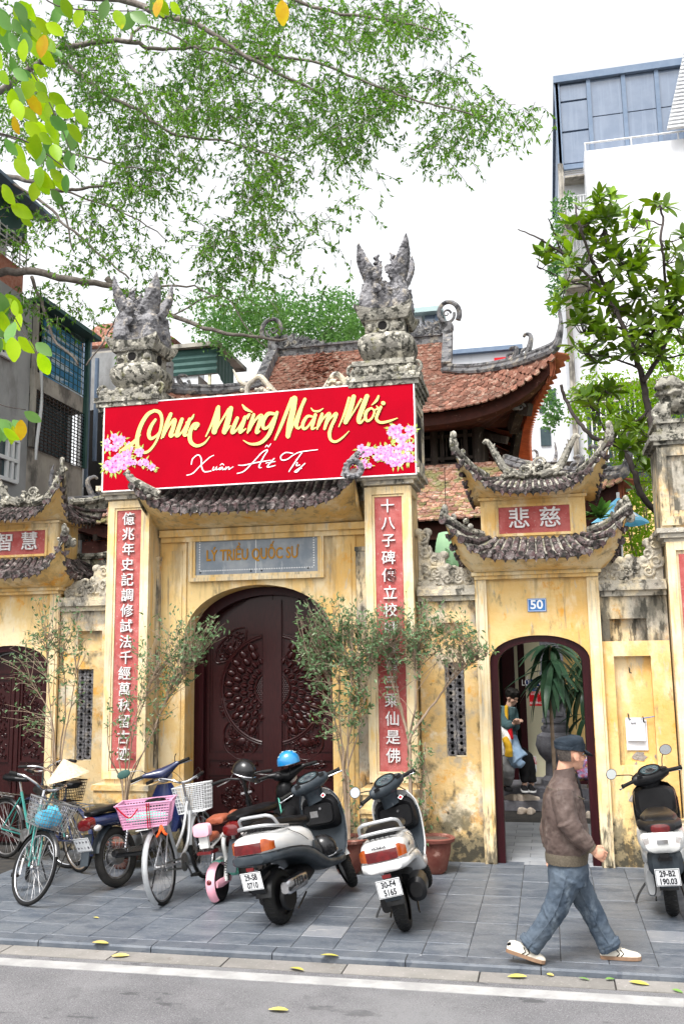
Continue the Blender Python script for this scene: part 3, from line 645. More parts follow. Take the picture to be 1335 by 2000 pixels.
# far right pillar, lower, cut by the picture edge
def end_pillar():
    cx, cy = 1.52, 10.34; t = thing('gate_pillar', 'shorter mouldy pillar at the right picture edge with a carved stone lion on top', 'pillar', (cx, cy, 0))
    MB().box(cx-.24, 10.08, .5, cx+.24, 10.6, 3.33).build('shaft', 'plaster_pale', t)
    mb = MB(); frame_rect(mb, cx-.27, .5, cx+.27, 3.33, .09, 10.045, 10.079); mb.build('panel_frame', 'plaster_pale', t)
    MB().box(cx-.15, 10.066, .62, cx+.15, 10.0785, 3.2).build('inscription_panel', 'red_panel', t)
    stepped(t, 'plinth', cx, cy, [(0, .26, .34), (.26, .31, .36), (.31, .45, .30), (.45, .5, .34)], 'wall_mouldy')
    stepped(t, 'capital_lower_moulding', cx, cy, [(3.33, 3.37, .29), (3.37, 3.42, .33), (3.42, 3.47, .36)], 'old_stucco')
    mb = MB(); mb.box(cx-.30, cy-.30, 3.47, cx+.30, cy+.30, 4.36); frame_rect(mb, cx-.30, 3.50, cx+.30, 4.33, .09, cy-.325, cy-.301); mb.build('capital_box', 'plaster_mouldy', t)
    MB().box(cx-.16, cy-.304, 3.66, cx+.16, cy-.3015, 4.18).build('capital_panel', 'wall_mouldy', t)
    stepped(t, 'capital_cornice', cx, cy, [(4.36, 4.40, .33), (4.40, 4.46, .37), (4.46, 4.50, .33), (4.50, 4.60, .28), (4.60, 4.64, .31)], 'mossy_stone')
    mb = MB(); rr = random.Random(5)
    mb.ell((cx-.02, cy, 5.28), (.21, .21, .27), 12, 8); mb.ell((cx-.12, cy-.12, 5.52), (.17, .17, .17), 12, 8); mb.ell((cx-.22, cy-.22, 5.47), (.09, .08, .06), 10, 6)
    for k in range(34):
        a, b = rr.uniform(0, 6.28), rr.uniform(-.6, 1.2); c = Vector((cx-.08+.18*math.cos(a)*math.cos(b), cy-.06+.18*math.sin(a)*math.cos(b), 5.42+.20*math.sin(b))); mb.ell(c, (.05, .05, .04), 7, 5)
    for sx in (-1, 1): mb.tube(spline([(cx+sx*.13, cy-.1, 5.2), (cx+sx*.2, cy-.18, 5.02), (cx+sx*.18, cy-.16, 4.86)], 4), [.075]*9, 8)
    mb.tube(spline([(cx-.24, cy-.18, 5.15), (cx-.33, cy-.20, 5.0), (cx-.30, cy-.2, 4.84), (cx-.34, cy-.22, 4.78)], 4), [.05]*13, 7)
    mb.v = [(cx+(v[0]-cx)*.85, cy+(v[1]-cy)*.85, 4.63+(v[2]-4.79)*.60) for v in mb.v]
    solid(mb, 'stone_lion', 'mossy_stone', t, voxel=.013, disp=.03, dscale=.05, smooth_it=1)
end_pillar()

# ================================================================== MAIN GATE
GX = -3.32
g = thing('main_gate', 'yellow stucco main gate with arched dark red doors below the banner', 'gate', (GX, 10.45, 0))
ox0, ox1 = -4.22, -2.43
MB().prism(arch_poly(-4.53, -1.945, 0, 4.0, ox0, ox1, 2.50, .56, 24, 2.0), 10.45, 10.95).build('gate_wall', 'plaster', g)
for (a, b) in ((310, 362), (652, 697)):
    X0, _, X1, _ = rect(a, 1060, b, 1500, 10.43)
    mb = MB(); mb.box(X0, 10.425, 0, X1, 10.449, 3.62); mb.box(X0+.05, 10.412, .35, X1-.05, 10.4245, 3.5); mb.build('pilaster', 'plaster', g)
for (a, b, y) in ((286, 309, 1088), (697, 718, 1068)):
    X0, _, X1, _ = rect(a, y, b, y+300, 10.36); z = W((a+b)/2, y, 10.36).z
    mb = MB(); mb.box(X0, 10.345, 0, X1, 10.449, z-.05); mb.box(X0-.01, 10.33, z-.0499, X1+.01, 10.449, z); mb.build('side_buttress', 'plaster_mouldy', g)
mb = MB(); mb.box(-4.53, 10.38, 3.60, -1.945, 10.449, 3.66); mb.box(-4.53, 10.33, 3.6605, -1.945, 10.449, 3.74); mb.build('cornice', 'plaster', g)
X0, Z0, X1, Z1 = rect(369, 1030, 632, 1132, 10.40)
mb = MB(); frame_rect(mb, X0, Z0, X1, Z1, .045, 10.385, 10.449); frame_rect(mb, X0+.046, Z0+.046, X1-.046, Z1-.046, .03, 10.405, 10.449); mb.build('plaque_frame', 'plaster_pale', g)
PX0, PZ0, PX1, PZ1 = X0+.077, Z0+.077, X1-.077, Z1-.077
pq = MB().box(PX0, 10.425, PZ0, PX1, 10.449, PZ1).build('plaque', 'slate_sign', g)
cxp, czp = (PX0+PX1)/2, (PZ0+PZ1)/2
text('LÝ TRIỀU QUỐC SƯ', (cxp-.05, 10.421, czp-.01), .185, 'gold_paint', 'lettering', pq, ext=.006, off=.003, sx=.70)
mb = MB()
mb.box(cxp-.003, 10.4235, PZ0, cxp+.003, 10.4248, PZ1)
for k in range(46):
    xx = PX0+.07+(PX1-PX0-.14)*k/45
    for zz in (PZ0+.05, PZ1-.05): mb.add([(xx-.010, 10.4242, zz), (xx, 10.4242, zz-.009), (xx+.010, 10.4242, zz), (xx, 10.4242, zz+.009)], [(0, 1, 2, 3)])
for k in range(12):
    zz = PZ0+.07+(PZ1-PZ0-.14)*k/11
    for xx in (PX0+.05, PX1-.05): mb.add([(xx-.010, 10.4242, zz), (xx, 10.4242, zz-.009), (xx+.010, 10.4242, zz), (xx, 10.4242, zz+.009)], [(0, 1, 2, 3)])
mb.build('engraved_border', 'print_white', pq)
for xx, zz in ((PX0+.06, PZ1-.03), (cxp-.06, PZ1-.03), (cxp+.06, PZ1-.03), (PX1-.12, PZ0+.04), (PX0+.06, PZ0+.03), (cxp-.06, PZ0+.03), (cxp+.07, PZ0+.03)): MB().ell((xx, 10.424, zz), (.012, .006, .012), 8, 4).build('bolt', 'black_metal', pq)
# door set
DY = 10.84
MB().prism(arch_poly(ox0+.001, ox1-.001, 0, 3.4, ox0+.11, ox1-.03, 2.46, .50, 24), DY-.10, DY+.05).v
mb = MB(); inner = arch_fill(ox0+.12, ox1-.02, 0, 2.46, .50, 24); outer = arch_fill(ox0+.002, ox1-.002, 0, 2.50, .555, 24)
n_ = len(inner)
for k in range(n_-1):
    a, b, c, d = outer[k], outer[k+1], inner[k+1], inner[k]
    mb.prism([a, b, c, d], DY-.10, DY+.06)
mb.build('door_frame', 'lacquer_frame', g)
MB().prism(arch_fill(ox0+.05, ox1-.01, 0, 2.47, .53, 24), DY+.061, DY+.09).build('tympanum', 'lacquer', g)
def leaf_door(par, x0, x1, hinge_left, zt):
    pass
stx = .115                                    # half width of the meeting stile
cxd = (ox0+.12+ox1-.02)/2 + .02
for side in (-1, 1):
    xa, xb = (ox0+.10, cxd-.004) if side < 0 else (cxd+.004, ox1-.01)
    leaf = MB().prism([(x_, min(z_, 3.2)) for x_, z_ in ([(xa, .06), (xb, .06)]+([(xb, 2.98), (xb-.3, 2.92), (xa+.30, 2.72), (xa, 2.44)] if side < 0 else [(xb, 2.44), (xb-.30, 2.72), (xa+.3, 2.92), (xa, 2.98)]))], DY+.0, DY+.05).build('door_leaf', 'lacquer', g)
    # raised stiles and mouldings
    mb = MB(); ix0, ix1 = (xa+.07, cxd-stx) if side < 0 else (cxd+stx, xb-.07)
    mb.box(min(cxd, cxd+side*stx), DY-.03, .06, max(cxd, cxd+side*stx)-.001*side*0, DY-.001, 2.9)
    mb.box(xa if side < 0 else ix1, DY-.018, .06, ix0 if side < 0 else xb, DY-.001, 2.5)
    for zz in (.30, .86, 1.04): mb.box(ix0+.001, DY-.02, zz-.04, ix1-.001, DY-.001, zz+.04)
    for (za, zb_) in ((.36, .80), (1.10, 2.50)):
        frame_rect(mb, ix0+.015, za, ix1-.015, zb_, .014, DY-.012, DY-.0015)
    mb.build('door_moulding', 'lacquer', leaf)
    mb = MB()
    for k in range(150):
        zz = .1+k*.018; xx = cxd+side*(stx+.008); mb.add([(xx-.003, DY-.0305, zz), (xx+.003, DY-.0305, zz), (xx+.003, DY-.0305, zz+.008), (xx-.003, DY-.0305, zz+.008)], [(0, 1, 2, 3)])
    mb.build('beading', 'lacquer_frame', leaf)
    # lotus rosette, half on each leaf
    zc = 1.83; mb = MB(); RX = .80/1.35
    cxr = cxd
    for ring_, (r_, cnt_, ln, wd) in enumerate(((.27, 22, .055, .030), (.36, 24, .065, .036), (.46, 24, .085, .046), (.555, 26, .085, .05))):
        for k in range(cnt_):
            a = 2*math.pi*(k+.5*(ring_ % 2))/cnt_; dx, dz = math.cos(a)*r_, math.sin(a)*r_
            if dx*side < stx+.02: continue
            rot = Matrix.Rotation(-a, 3, 'Y')
            mb.ell((cxr+dx, DY-.008, zc+dz), (ln*.72, .038, wd*.86), 8, 5, rot)
            pts = [Vector((cxr+dx, DY-.026, zc+dz))+rot @ Vector(v) for v in ((-ln*.4, 0, wd), (ln*.3, 0, wd*.95), (ln*.78, 0, 0), (ln*.3, 0, -wd*.95), (-ln*.4, 0, -wd))]
            mb.tube(pts, [.008]*5, 5)
    for r_, th in ((.215, .010), (.635, .016), (.66, .008)):
        mb.tube([(cxr+math.cos(a)*r_, DY-.018, zc+math.sin(a)*r_) for a in [(-math.pi/2+math.pi*i/30)+(math.pi if side < 0 else 0) for i in range(31)] if math.cos(a)*r_*side > stx], [th]*len([1 for i in range(31) if math.cos((-math.pi/2+math.pi*i/30)+(math.pi if side < 0 else 0))*r_*side > stx]), 6)
    for i in range(-8, 9):
        for j in range(-8, 9):
            xx, zz = i*.026+(j % 2)*.013, j*.023
            if xx*xx+zz*zz < .20**2 and xx*side > stx+.01: mb.ell((cxr+xx, DY-.004, zc+zz), (.011, .012, .010), 6, 4)
    mb.build('lotus_rosette', 'lacquer', leaf, smooth='auto')
    def carving(cx_, cz_, rx, rz_, seed, nm, border=True, tilt=0, n=90):
        rr = random.Random(seed); mb = MB(); ct, st_ = math.cos(tilt), math.sin(tilt)
        P = lambda u, v: (cx_+u*ct-v*st_, cz_+u*st_+v*ct)
        for k in range(n):
            u, v = rr.uniform(-1, 1), rr.uniform(-1, 1)
            if u*u+v*v > 1: continue
            px_, pz_ = P(u*rx*.88, v*rz_*.88); t_ = rr.random()
            if t_ < .35: scroll(mb, (px_, DY-.015, pz_), rr.uniform(.018, .034), rr.choice((-1, 1)), rr.uniform(0, 6), .007, 1.1)
            elif t_ < .75:
                rot = Matrix.Rotation(rr.uniform(0, 3), 3, 'Y'); mb.ell((px_, DY-.006, pz_), (rr.uniform(.02, .045), .022, rr.uniform(.008, .014)), 7, 4, rot)
            else: mb.ell((px_, DY-.006, pz_), (.016, .02, .016), 7, 4)
        if border:
            pts = []
            for k in range(61):
                a = 2*math.pi*k/60; q_ = 1+.07*abs(math.sin(a*3)); px_, pz_ = P(math.cos(a)*rx*q_, math.sin(a)*rz_*q_); pts.append((px_, DY-.012, pz_))
            mb.tube(pts, [.010]*61, 6)
            rot = Matrix.Rotation(.3*side, 3, 'Y'); mb.ell((cx_, DY-.005, cz_-.05), (rx*.42, .035, rz_*.24), 12, 6, rot)
            for k in range(7): mb.tube([(cx_-side*.02+.02*k*side, DY-.04, cz_-.03), (cx_+side*(.03+.02*k), DY-.034, cz_-.10+.006*k)], [.006, .003], 5)
        return mb.build(nm, 'lacquer', leaf, smooth='auto')
    carving(cxd+side*.40, 1.26, .21, .235, 11+side, 'bird_carving', n=170)
    carving(cxd+side*.53, 2.36, .11, .26, 21+side, 'dragon_carving', tilt=side*.75, n=90)
    carving(cxd+side*.62, 1.62, .045, .13, 31+side, 'corner_carving', border=False, n=50)
    carving(cxd+side*.42, .95, .28, .035, 41+side, 'rail_carving', border=False, n=80)
    carving(cxd+side*.42, .58, .26, .17, 51+side, 'lower_carving', border=False, n=160)
# eaves over the arch
O, I = eave_roof(g, GX+.02, 10.62, 1.24, .80, W(500, 990, 9.82).z, .30, .07, 1.22, .12, 4.32, 1.28, .20, 3.74, nt=22, rt=.042, horn=.0, sides=False, p=7)
for sx in (-1, 1):
    c = O[0] if sx < 0 else O[12]
    mb = MB()
    if sx < 0:
        mb.tube(spline([c+Vector((.30, .06, -.10)), c+Vector((.12, .0, .0)), c+Vector((-.02, -.01, .09)), c+Vector((-.09, -.01, .17))], 5), [.05]*8+[.045, .045, .04, .04, .035, .03, .035, .045], 8)
        for k in range(7): mb.ell(c+Vector((-.06+.045*k, -.02, .17-.05*k)), (.03, .035, .03), 7, 5)
    else:
        mb.torus(c+Vector((.0, -.03, .05)), .085, .036, (0, 1, 0), 20, 8)
        for k in range(12):
            a = k*.52; mb.ell(c+Vector((.10*math.cos(a), -.05, .05+.10*math.sin(a))), (.026, .03, .022), 7, 4)
        mb.tube(spline([c+Vector((-.12, 0, -.03)), c+Vector((-.05, 0, .13)), c+Vector((.03, 0, .22)), c+Vector((.07, 0, .25))], 4), [.04, .04, .04, .035, .035, .03, .03, .028, .028, .025, .02, .02, .01], 7)
        for k in range(8): mb.ell(c+Vector((-.10+.03*k, -.02, .06+.025*k)), (.02, .028, .02), 6, 4)
    mb.build('eave_scroll', 'mossy_stone' if sx < 0 else 'grey_carving', g, smooth='auto')
mb = MB(); mb.box(-4.4, 10.40, 4.30, -2.05, 10.80, 5.10); mb.box(-4.45, 10.34, 5.101, -2.02, 10.86, 5.18); mb.build('upper_block', 'mossy_stone', g)
def ridge_beast(par, px, py, Y, w, h, flip, seed, m='old_stucco'):
    c = W(px, py, Y); rr = random.Random(seed); mb = MB()
    pts = [Vector((c.x-flip*w*.5, Y, c.z-h*.5)), Vector((c.x-flip*w*.2, Y, c.z-h*.05)), Vector((c.x, Y, c.z+h*.18)), Vector((c.x+flip*w*.25, Y, c.z-h*.05)), Vector((c.x+flip*w*.30, Y, c.z-h*.4)), Vector((c.x+flip*w*.5, Y, c.z-h*.45))]
    mb.tube(spline(pts, 4), [.035]*21, 8)
    mb.tube(spline([pts[3], pts[3]+Vector((flip*w*.2, 0, h*.15)), pts[3]+Vector((flip*w*.35, 0, h*.5))], 4), [.03, .03, .028, .026, .024, .02, .016, .012, .008], 7)
    scroll(mb, (c.x-flip*w*.1, Y-.02, c.z-h*.25), h*.22, flip, 1, .03, 1.3)
    for k in range(16): mb.ell((c.x+rr.uniform(-.45, .4)*w, Y-.02, c.z-h*rr.uniform(.1, .5)), (.035, .04, .028), 6, 4)
    return mb.build('ridge_ornament', m, par, smooth='auto')
ridge_beast(g, 655, 742, 10.45, .42, .42, 1, 3)
ridge_beast(g, 505, 748, 10.45, .55, .45, -1, 6)
ridge_beast(g, 690, 748, 10.40, .2, .3, 1, 8, 'mossy_stone')

# ================================================================== BANNER
BY = 9.93
X0, Z0, X1, Z1 = -5.085, 4.19, -1.335, 5.245
bn = tag(MB().box(X0, BY, Z0, X1, BY+.035, Z1).build('banner', 'banner_red', None), 'long red New Year banner with gold lettering and pink blossoms', 'banner')
mb = MB(); frame_rect(mb, X0-.012, Z0-.012, X1+.012, Z1+.012, .013, BY-.003, BY+.036); mb.build('banner_edge', 'print_white', bn)
def stroke(mb, pts, Y, n=7, dx=0, dz=0, grow=0, conv=None):
    P = [Vector((p[0], p[1], p[2]*1.0)) for p in pts]; S = spline(P, n); L = []
    for i, p in enumerate(S):
        a, b = S[max(i-1, 0)], S[min(i+1, len(S)-1)]; d = Vector((b.x-a.x, b.y-a.y))
        if d.length < 1e-6: d = Vector((1, 0))
        d.normalize(); nrm = Vector((-d.y, d.x)); w = max(p.z, 2)/2+grow
        L.append((Vector((p.x, p.y))+nrm*w, Vector((p.x, p.y))-nrm*w))
    f = lambda q, k=0: (lambda w_: (w_.x+dx, Y-k*4e-6, w_.z+dz))(W(*conv(q), Y))
    for i in range(len(L)-1): mb.add([f(L[i][0], i), f(L[i][1], i), f(L[i+1][1], i), f(L[i+1][0], i)], [(0, 1, 2, 3)])
    for i, sgn in ((0, -1), (len(S)-1, 1)):
        p = S[i]; r_ = max(p.z, 2)/2+grow; vs = [f(Vector((p.x+math.cos(a)*r_, p.y+math.sin(a)*r_)), -6 if i == 0 else len(S)+6) for a in [2*math.pi*k/10 for k in range(10)]]
        mb.add(vs, [tuple(range(10))])
c3 = lambda q: (240+q.x/3.3375, 740+q.y/3.3375)
c4 = lambda q: (480+q.x/3.9265, 740+q.y/3.9265)
S3 = [[(-20, 468, 8), (20, 448, 24), (70, 412, 22), (110, 365, 12)],
 [(205, 206, 20), (160, 232, 24), (118, 300, 26), (94, 380, 28), (96, 440, 26), (130, 477, 20), (170, 468, 16), (215, 410, 14), (245, 330, 18), (254, 262, 20), (238, 218, 22), (205, 206, 20)],
 [(212, 265, 16), (185, 305, 22), (168, 355, 24), (180, 388, 22), (215, 372, 14), (245, 335, 10)],
 [(312, 228, 22), (288, 285, 26), (266, 350, 22), (250, 388, 8)], [(262, 380, 8), (300, 305, 14), (338, 264, 22), (328, 315, 26), (310, 370, 26), (335, 362, 10)],
 [(385, 262, 22), (362, 325, 26), (350, 370, 24), (385, 345, 12), (420, 282, 12)], [(435, 262, 22), (417, 315, 24), (400, 365, 22), (425, 362, 10)],
 [(462, 232, 8), (446, 260, 16), (412, 284, 8)],
 [(470, 325, 18), (490, 295, 20), (462, 298, 22), (437, 350, 26), (441, 408, 26), (480, 436, 20), (530, 418, 13), (565, 376, 5)],
 [(540, 375, 8), (580, 290, 16), (618, 190, 24)], [(622, 182, 22), (612, 270, 36), (594, 345, 34)], [(594, 350, 18), (640, 275, 12), (690, 195, 16)], [(704, 190, 28), (684, 270, 36), (660, 345, 32)], [(660, 352, 20), (700, 305, 8)],
 [(745, 255, 22), (720, 315, 26), (712, 350, 22), (745, 328, 12), (790, 258, 12)], [(796, 250, 24), (774, 310, 26), (762, 348, 20), (800, 325, 8)], [(806, 246, 14), (826, 228, 12), (812, 262, 6)],
 [(778, 168, 8), (800, 195, 20), (842, 216, 7)],
 [(852, 232, 20), (830, 300, 24), (812, 350, 12)], [(825, 338, 8), (862, 268, 14), (902, 238, 24), (888, 290, 26), (870, 348, 22), (892, 340, 8)],
 [(990, 228, 18), (945, 228, 24), (912, 280, 26), (918, 322, 20), (950, 308, 16), (985, 252, 14)], [(1004, 218, 20), (976, 300, 26), (946, 368, 24), (895, 416, 22), (832, 424, 14), (784, 400, 5)]]
S4 = [[(222, 465, 12), (260, 380, 22), (305, 270, 26), (350, 150, 22)], [(372, 150, 44), (358, 250, 44), (336, 345, 44), (322, 436, 36)], [(322, 448, 18), (370, 335, 14), (420, 225, 24), (452, 155, 24)], [(438, 180, 20), (402, 290, 28), (386, 355, 28), (405, 378, 16), (440, 340, 8)],
 [(508, 288, 14), (470, 288, 22), (437, 340, 26), (442, 382, 20), (475, 365, 16), (522, 295, 12)], [(532, 275, 26), (516, 335, 26), (506, 382, 18), (538, 372, 8)], [(500, 224, 8), (520, 245, 14), (558, 246, 16), (592, 226, 6)],
 [(584, 268, 22), (562, 330, 24), (546, 384, 12)], [(556, 370, 8), (595, 300, 14), (640, 264, 24), (622, 320, 28), (602, 382, 20)], [(610, 370, 8), (645, 305, 12), (692, 264, 24), (680, 310, 24), (656, 360, 24), (640, 420, 26), (652, 468, 22), (690, 480, 18), (740, 450, 14), (790, 400, 5)],
 [(712, 365, 8), (752, 270, 16), (790, 145, 18)], [(826, 135, 34), (802, 220, 40), (764, 330, 36)], [(768, 338, 16), (830, 245, 12), (882, 155, 16)], [(928, 132, 34), (894, 220, 38), (864, 308, 34), (878, 335, 20), (920, 290, 8)],
 [(962, 222, 14), (926, 246, 24), (914, 292, 24), (932, 322, 18), (966, 298, 16), (984, 250, 16), (964, 224, 12)], [(984, 240, 10), (1010, 224, 14), (1000, 206, 6)], [(1016, 130, 14), (1000, 165, 20), (964, 200, 6)],
 [(1034, 215, 22), (1012, 262, 24), (1000, 306, 22), (1030, 333, 20), (1090, 325, 18), (1160, 300, 6)], [(1050, 184, 30), (1054, 186, 30)]]
T3 = [[(592, 497, 4), (560, 515, 6), (500, 570, 6), (455, 615, 7), (415, 628, 5)], [(445, 557, 6), (455, 520, 7), (490, 495, 7), (510, 520, 8), (512, 570, 8), (530, 604, 8), (575, 600, 6)],
 [(592, 574, 6), (584, 594, 6), (600, 590, 6), (612, 572, 6), (608, 592, 6), (624, 586, 5)], [(648, 575, 6), (630, 580, 6), (630, 592, 6), (648, 580, 6), (650, 592, 6), (664, 584, 5)], [(634, 562, 5), (647, 552, 5), (658, 562, 5)],
 [(672, 574, 6), (666, 592, 6), (684, 575, 6), (692, 578, 6), (690, 590, 6), (718, 572, 4)],
 [(745, 616, 6), (790, 600, 7), (850, 540, 7), (905, 480, 7), (942, 464, 7), (915, 510, 8), (886, 572, 8), (902, 578, 5)], [(752, 562, 5), (790, 562, 7), (870, 545, 7), (962, 530, 5)], [(928, 444, 5), (938, 432, 5), (948, 444, 5)], [(952, 438, 5), (964, 422, 5)],
 [(985, 518, 7), (950, 558, 8), (942, 575, 7), (992, 564, 5)], [(932, 548, 5), (992, 538, 5)],
 [(1106, 485, 6), (1060, 480, 7), (1028, 505, 8), (1036, 528, 8), (1070, 524, 7), (1110, 496, 6), (1160, 475, 7), (1268, 461, 5)], [(1166, 480, 6), (1130, 530, 8), (1100, 575, 8), (1080, 605, 5)],
 [(1136, 546, 7), (1130, 565, 7), (1152, 560, 6)], [(1186, 550, 6), (1160, 575, 7), (1135, 605, 7), (1118, 604, 6), (1150, 580, 5), (1186, 552, 4)], [(1159, 582, 10), (1161, 582, 10)]]
mb = MB()
for i, s_ in enumerate(S3): stroke(mb, s_, BY-.0015-.00007*i, dx=.008, dz=-.008, conv=c3)
for i, s_ in enumerate(S4): stroke(mb, s_, BY-.0030-.00007*i, dx=.008, dz=-.008, conv=c4)
mb.build('lettering_shadow', 'banner_gold_edge', bn)
mb = MB()
for i, s_ in enumerate(S3): stroke(mb, s_, BY-.0055-.0006*i, conv=c3)
for i, s_ in enumerate(S4): stroke(mb, s_, BY-.0055-.0006*i, conv=c4)
mb.build('gold_lettering', 'banner_gold', bn)
mb = MB()
for i, s_ in enumerate(T3): stroke(mb, s_, BY-.0035-.0003*i, conv=c3)
mb.build('white_lettering', 'print_white', bn)
def blossoms(spots, seed):
    rr = random.Random(seed); k = 0
    lf, ctr = MB(), MB()
    pet = {0: MB(), 1: MB()}
    for (px, py, r_) in spots:
        c = W(px, py, BY); r = r_/165*1.25; a0 = rr.uniform(0, 6)
        for j in range(3):
            a = rr.uniform(0, 6.28); d = Vector((math.cos(a), 0, math.sin(a))); nn = Vector((-d.z, 0, d.x)); b0 = Vector((c.x, BY-.0012-.00002*k, c.z))+d*r*.6; k += 1
            lf.add([b0, b0+d*r*.7+nn*r*.22, b0+d*r*1.5, b0+d*r*.7-nn*r*.22], [(0, 1, 2, 3)])
        for j in range(5):
            a = a0+j*1.2566; d = Vector((math.cos(a), 0, math.sin(a))); nn = Vector((-d.z, 0, d.x)); b0 = Vector((c.x, BY-.0022-.00003*k, c.z)); k += 1
            pet[j % 2].add([b0, b0+d*r*.45+nn*r*.42, b0+d*r*.9+nn*r*.34, b0+d*r*1.02, b0+d*r*.9-nn*r*.34, b0+d*r*.45-nn*r*.42], [(0, 1, 2, 3, 4, 5)])
        b0 = Vector((c.x, BY-.0034-.00003*k, c.z))
        for j in range(5):
            a = a0+.6+j*1.2566; d = Vector((math.cos(a), 0, math.sin(a))); nn = Vector((-d.z, 0, d.x)); ctr.add([b0+nn*r*.05, b0+d*r*.5, b0-nn*r*.05], [(0, 1, 2)])
    [q_.build(n_, m_, bn, kind='stuff') for q_, n_, m_ in ((lf, 'printed_leaves', 'print_leaf'), (pet[0], 'printed_petals', 'print_pink'), (pet[1], 'printed_petals', 'print_pink_pale'), (ctr, 'printed_stamens', 'print_magenta'))]
rr = random.Random(2)
spotsL = [(208+rr.uniform(0, 45), 858+rr.uniform(-8, 20), rr.uniform(5, 8)) for _ in range(12)]+[(208+rr.uniform(0, 38), 895+rr.uniform(-12, 20), rr.uniform(6, 9)) for _ in range(16)]+[(262+rr.uniform(-12, 14), 893+rr.uniform(-12, 14), rr.uniform(4, 7)) for _ in range(9)]+[(285+rr.uniform(-16, 22), 910+rr.uniform(-8, 6), rr.uniform(3, 6)) for _ in range(9)]
blossoms(spotsL, 1)
spotsR = [(780+rr.uniform(-20, 24), 848+rr.uniform(-12, 10), rr.uniform(5, 8)) for _ in range(12)]+[(783+rr.uniform(-30, 20), 890+rr.uniform(-20, 16), rr.uniform(5, 8)) for _ in range(22)]+[(728+rr.uniform(-26, 24), 884+rr.uniform(-10, 12), rr.uniform(4, 7)) for _ in range(13)]+[(702+rr.uniform(-20, 20), 906+rr.uniform(-6, 6), rr.uniform(3, 5)) for _ in range(9)]
blossoms(spotsR, 2)
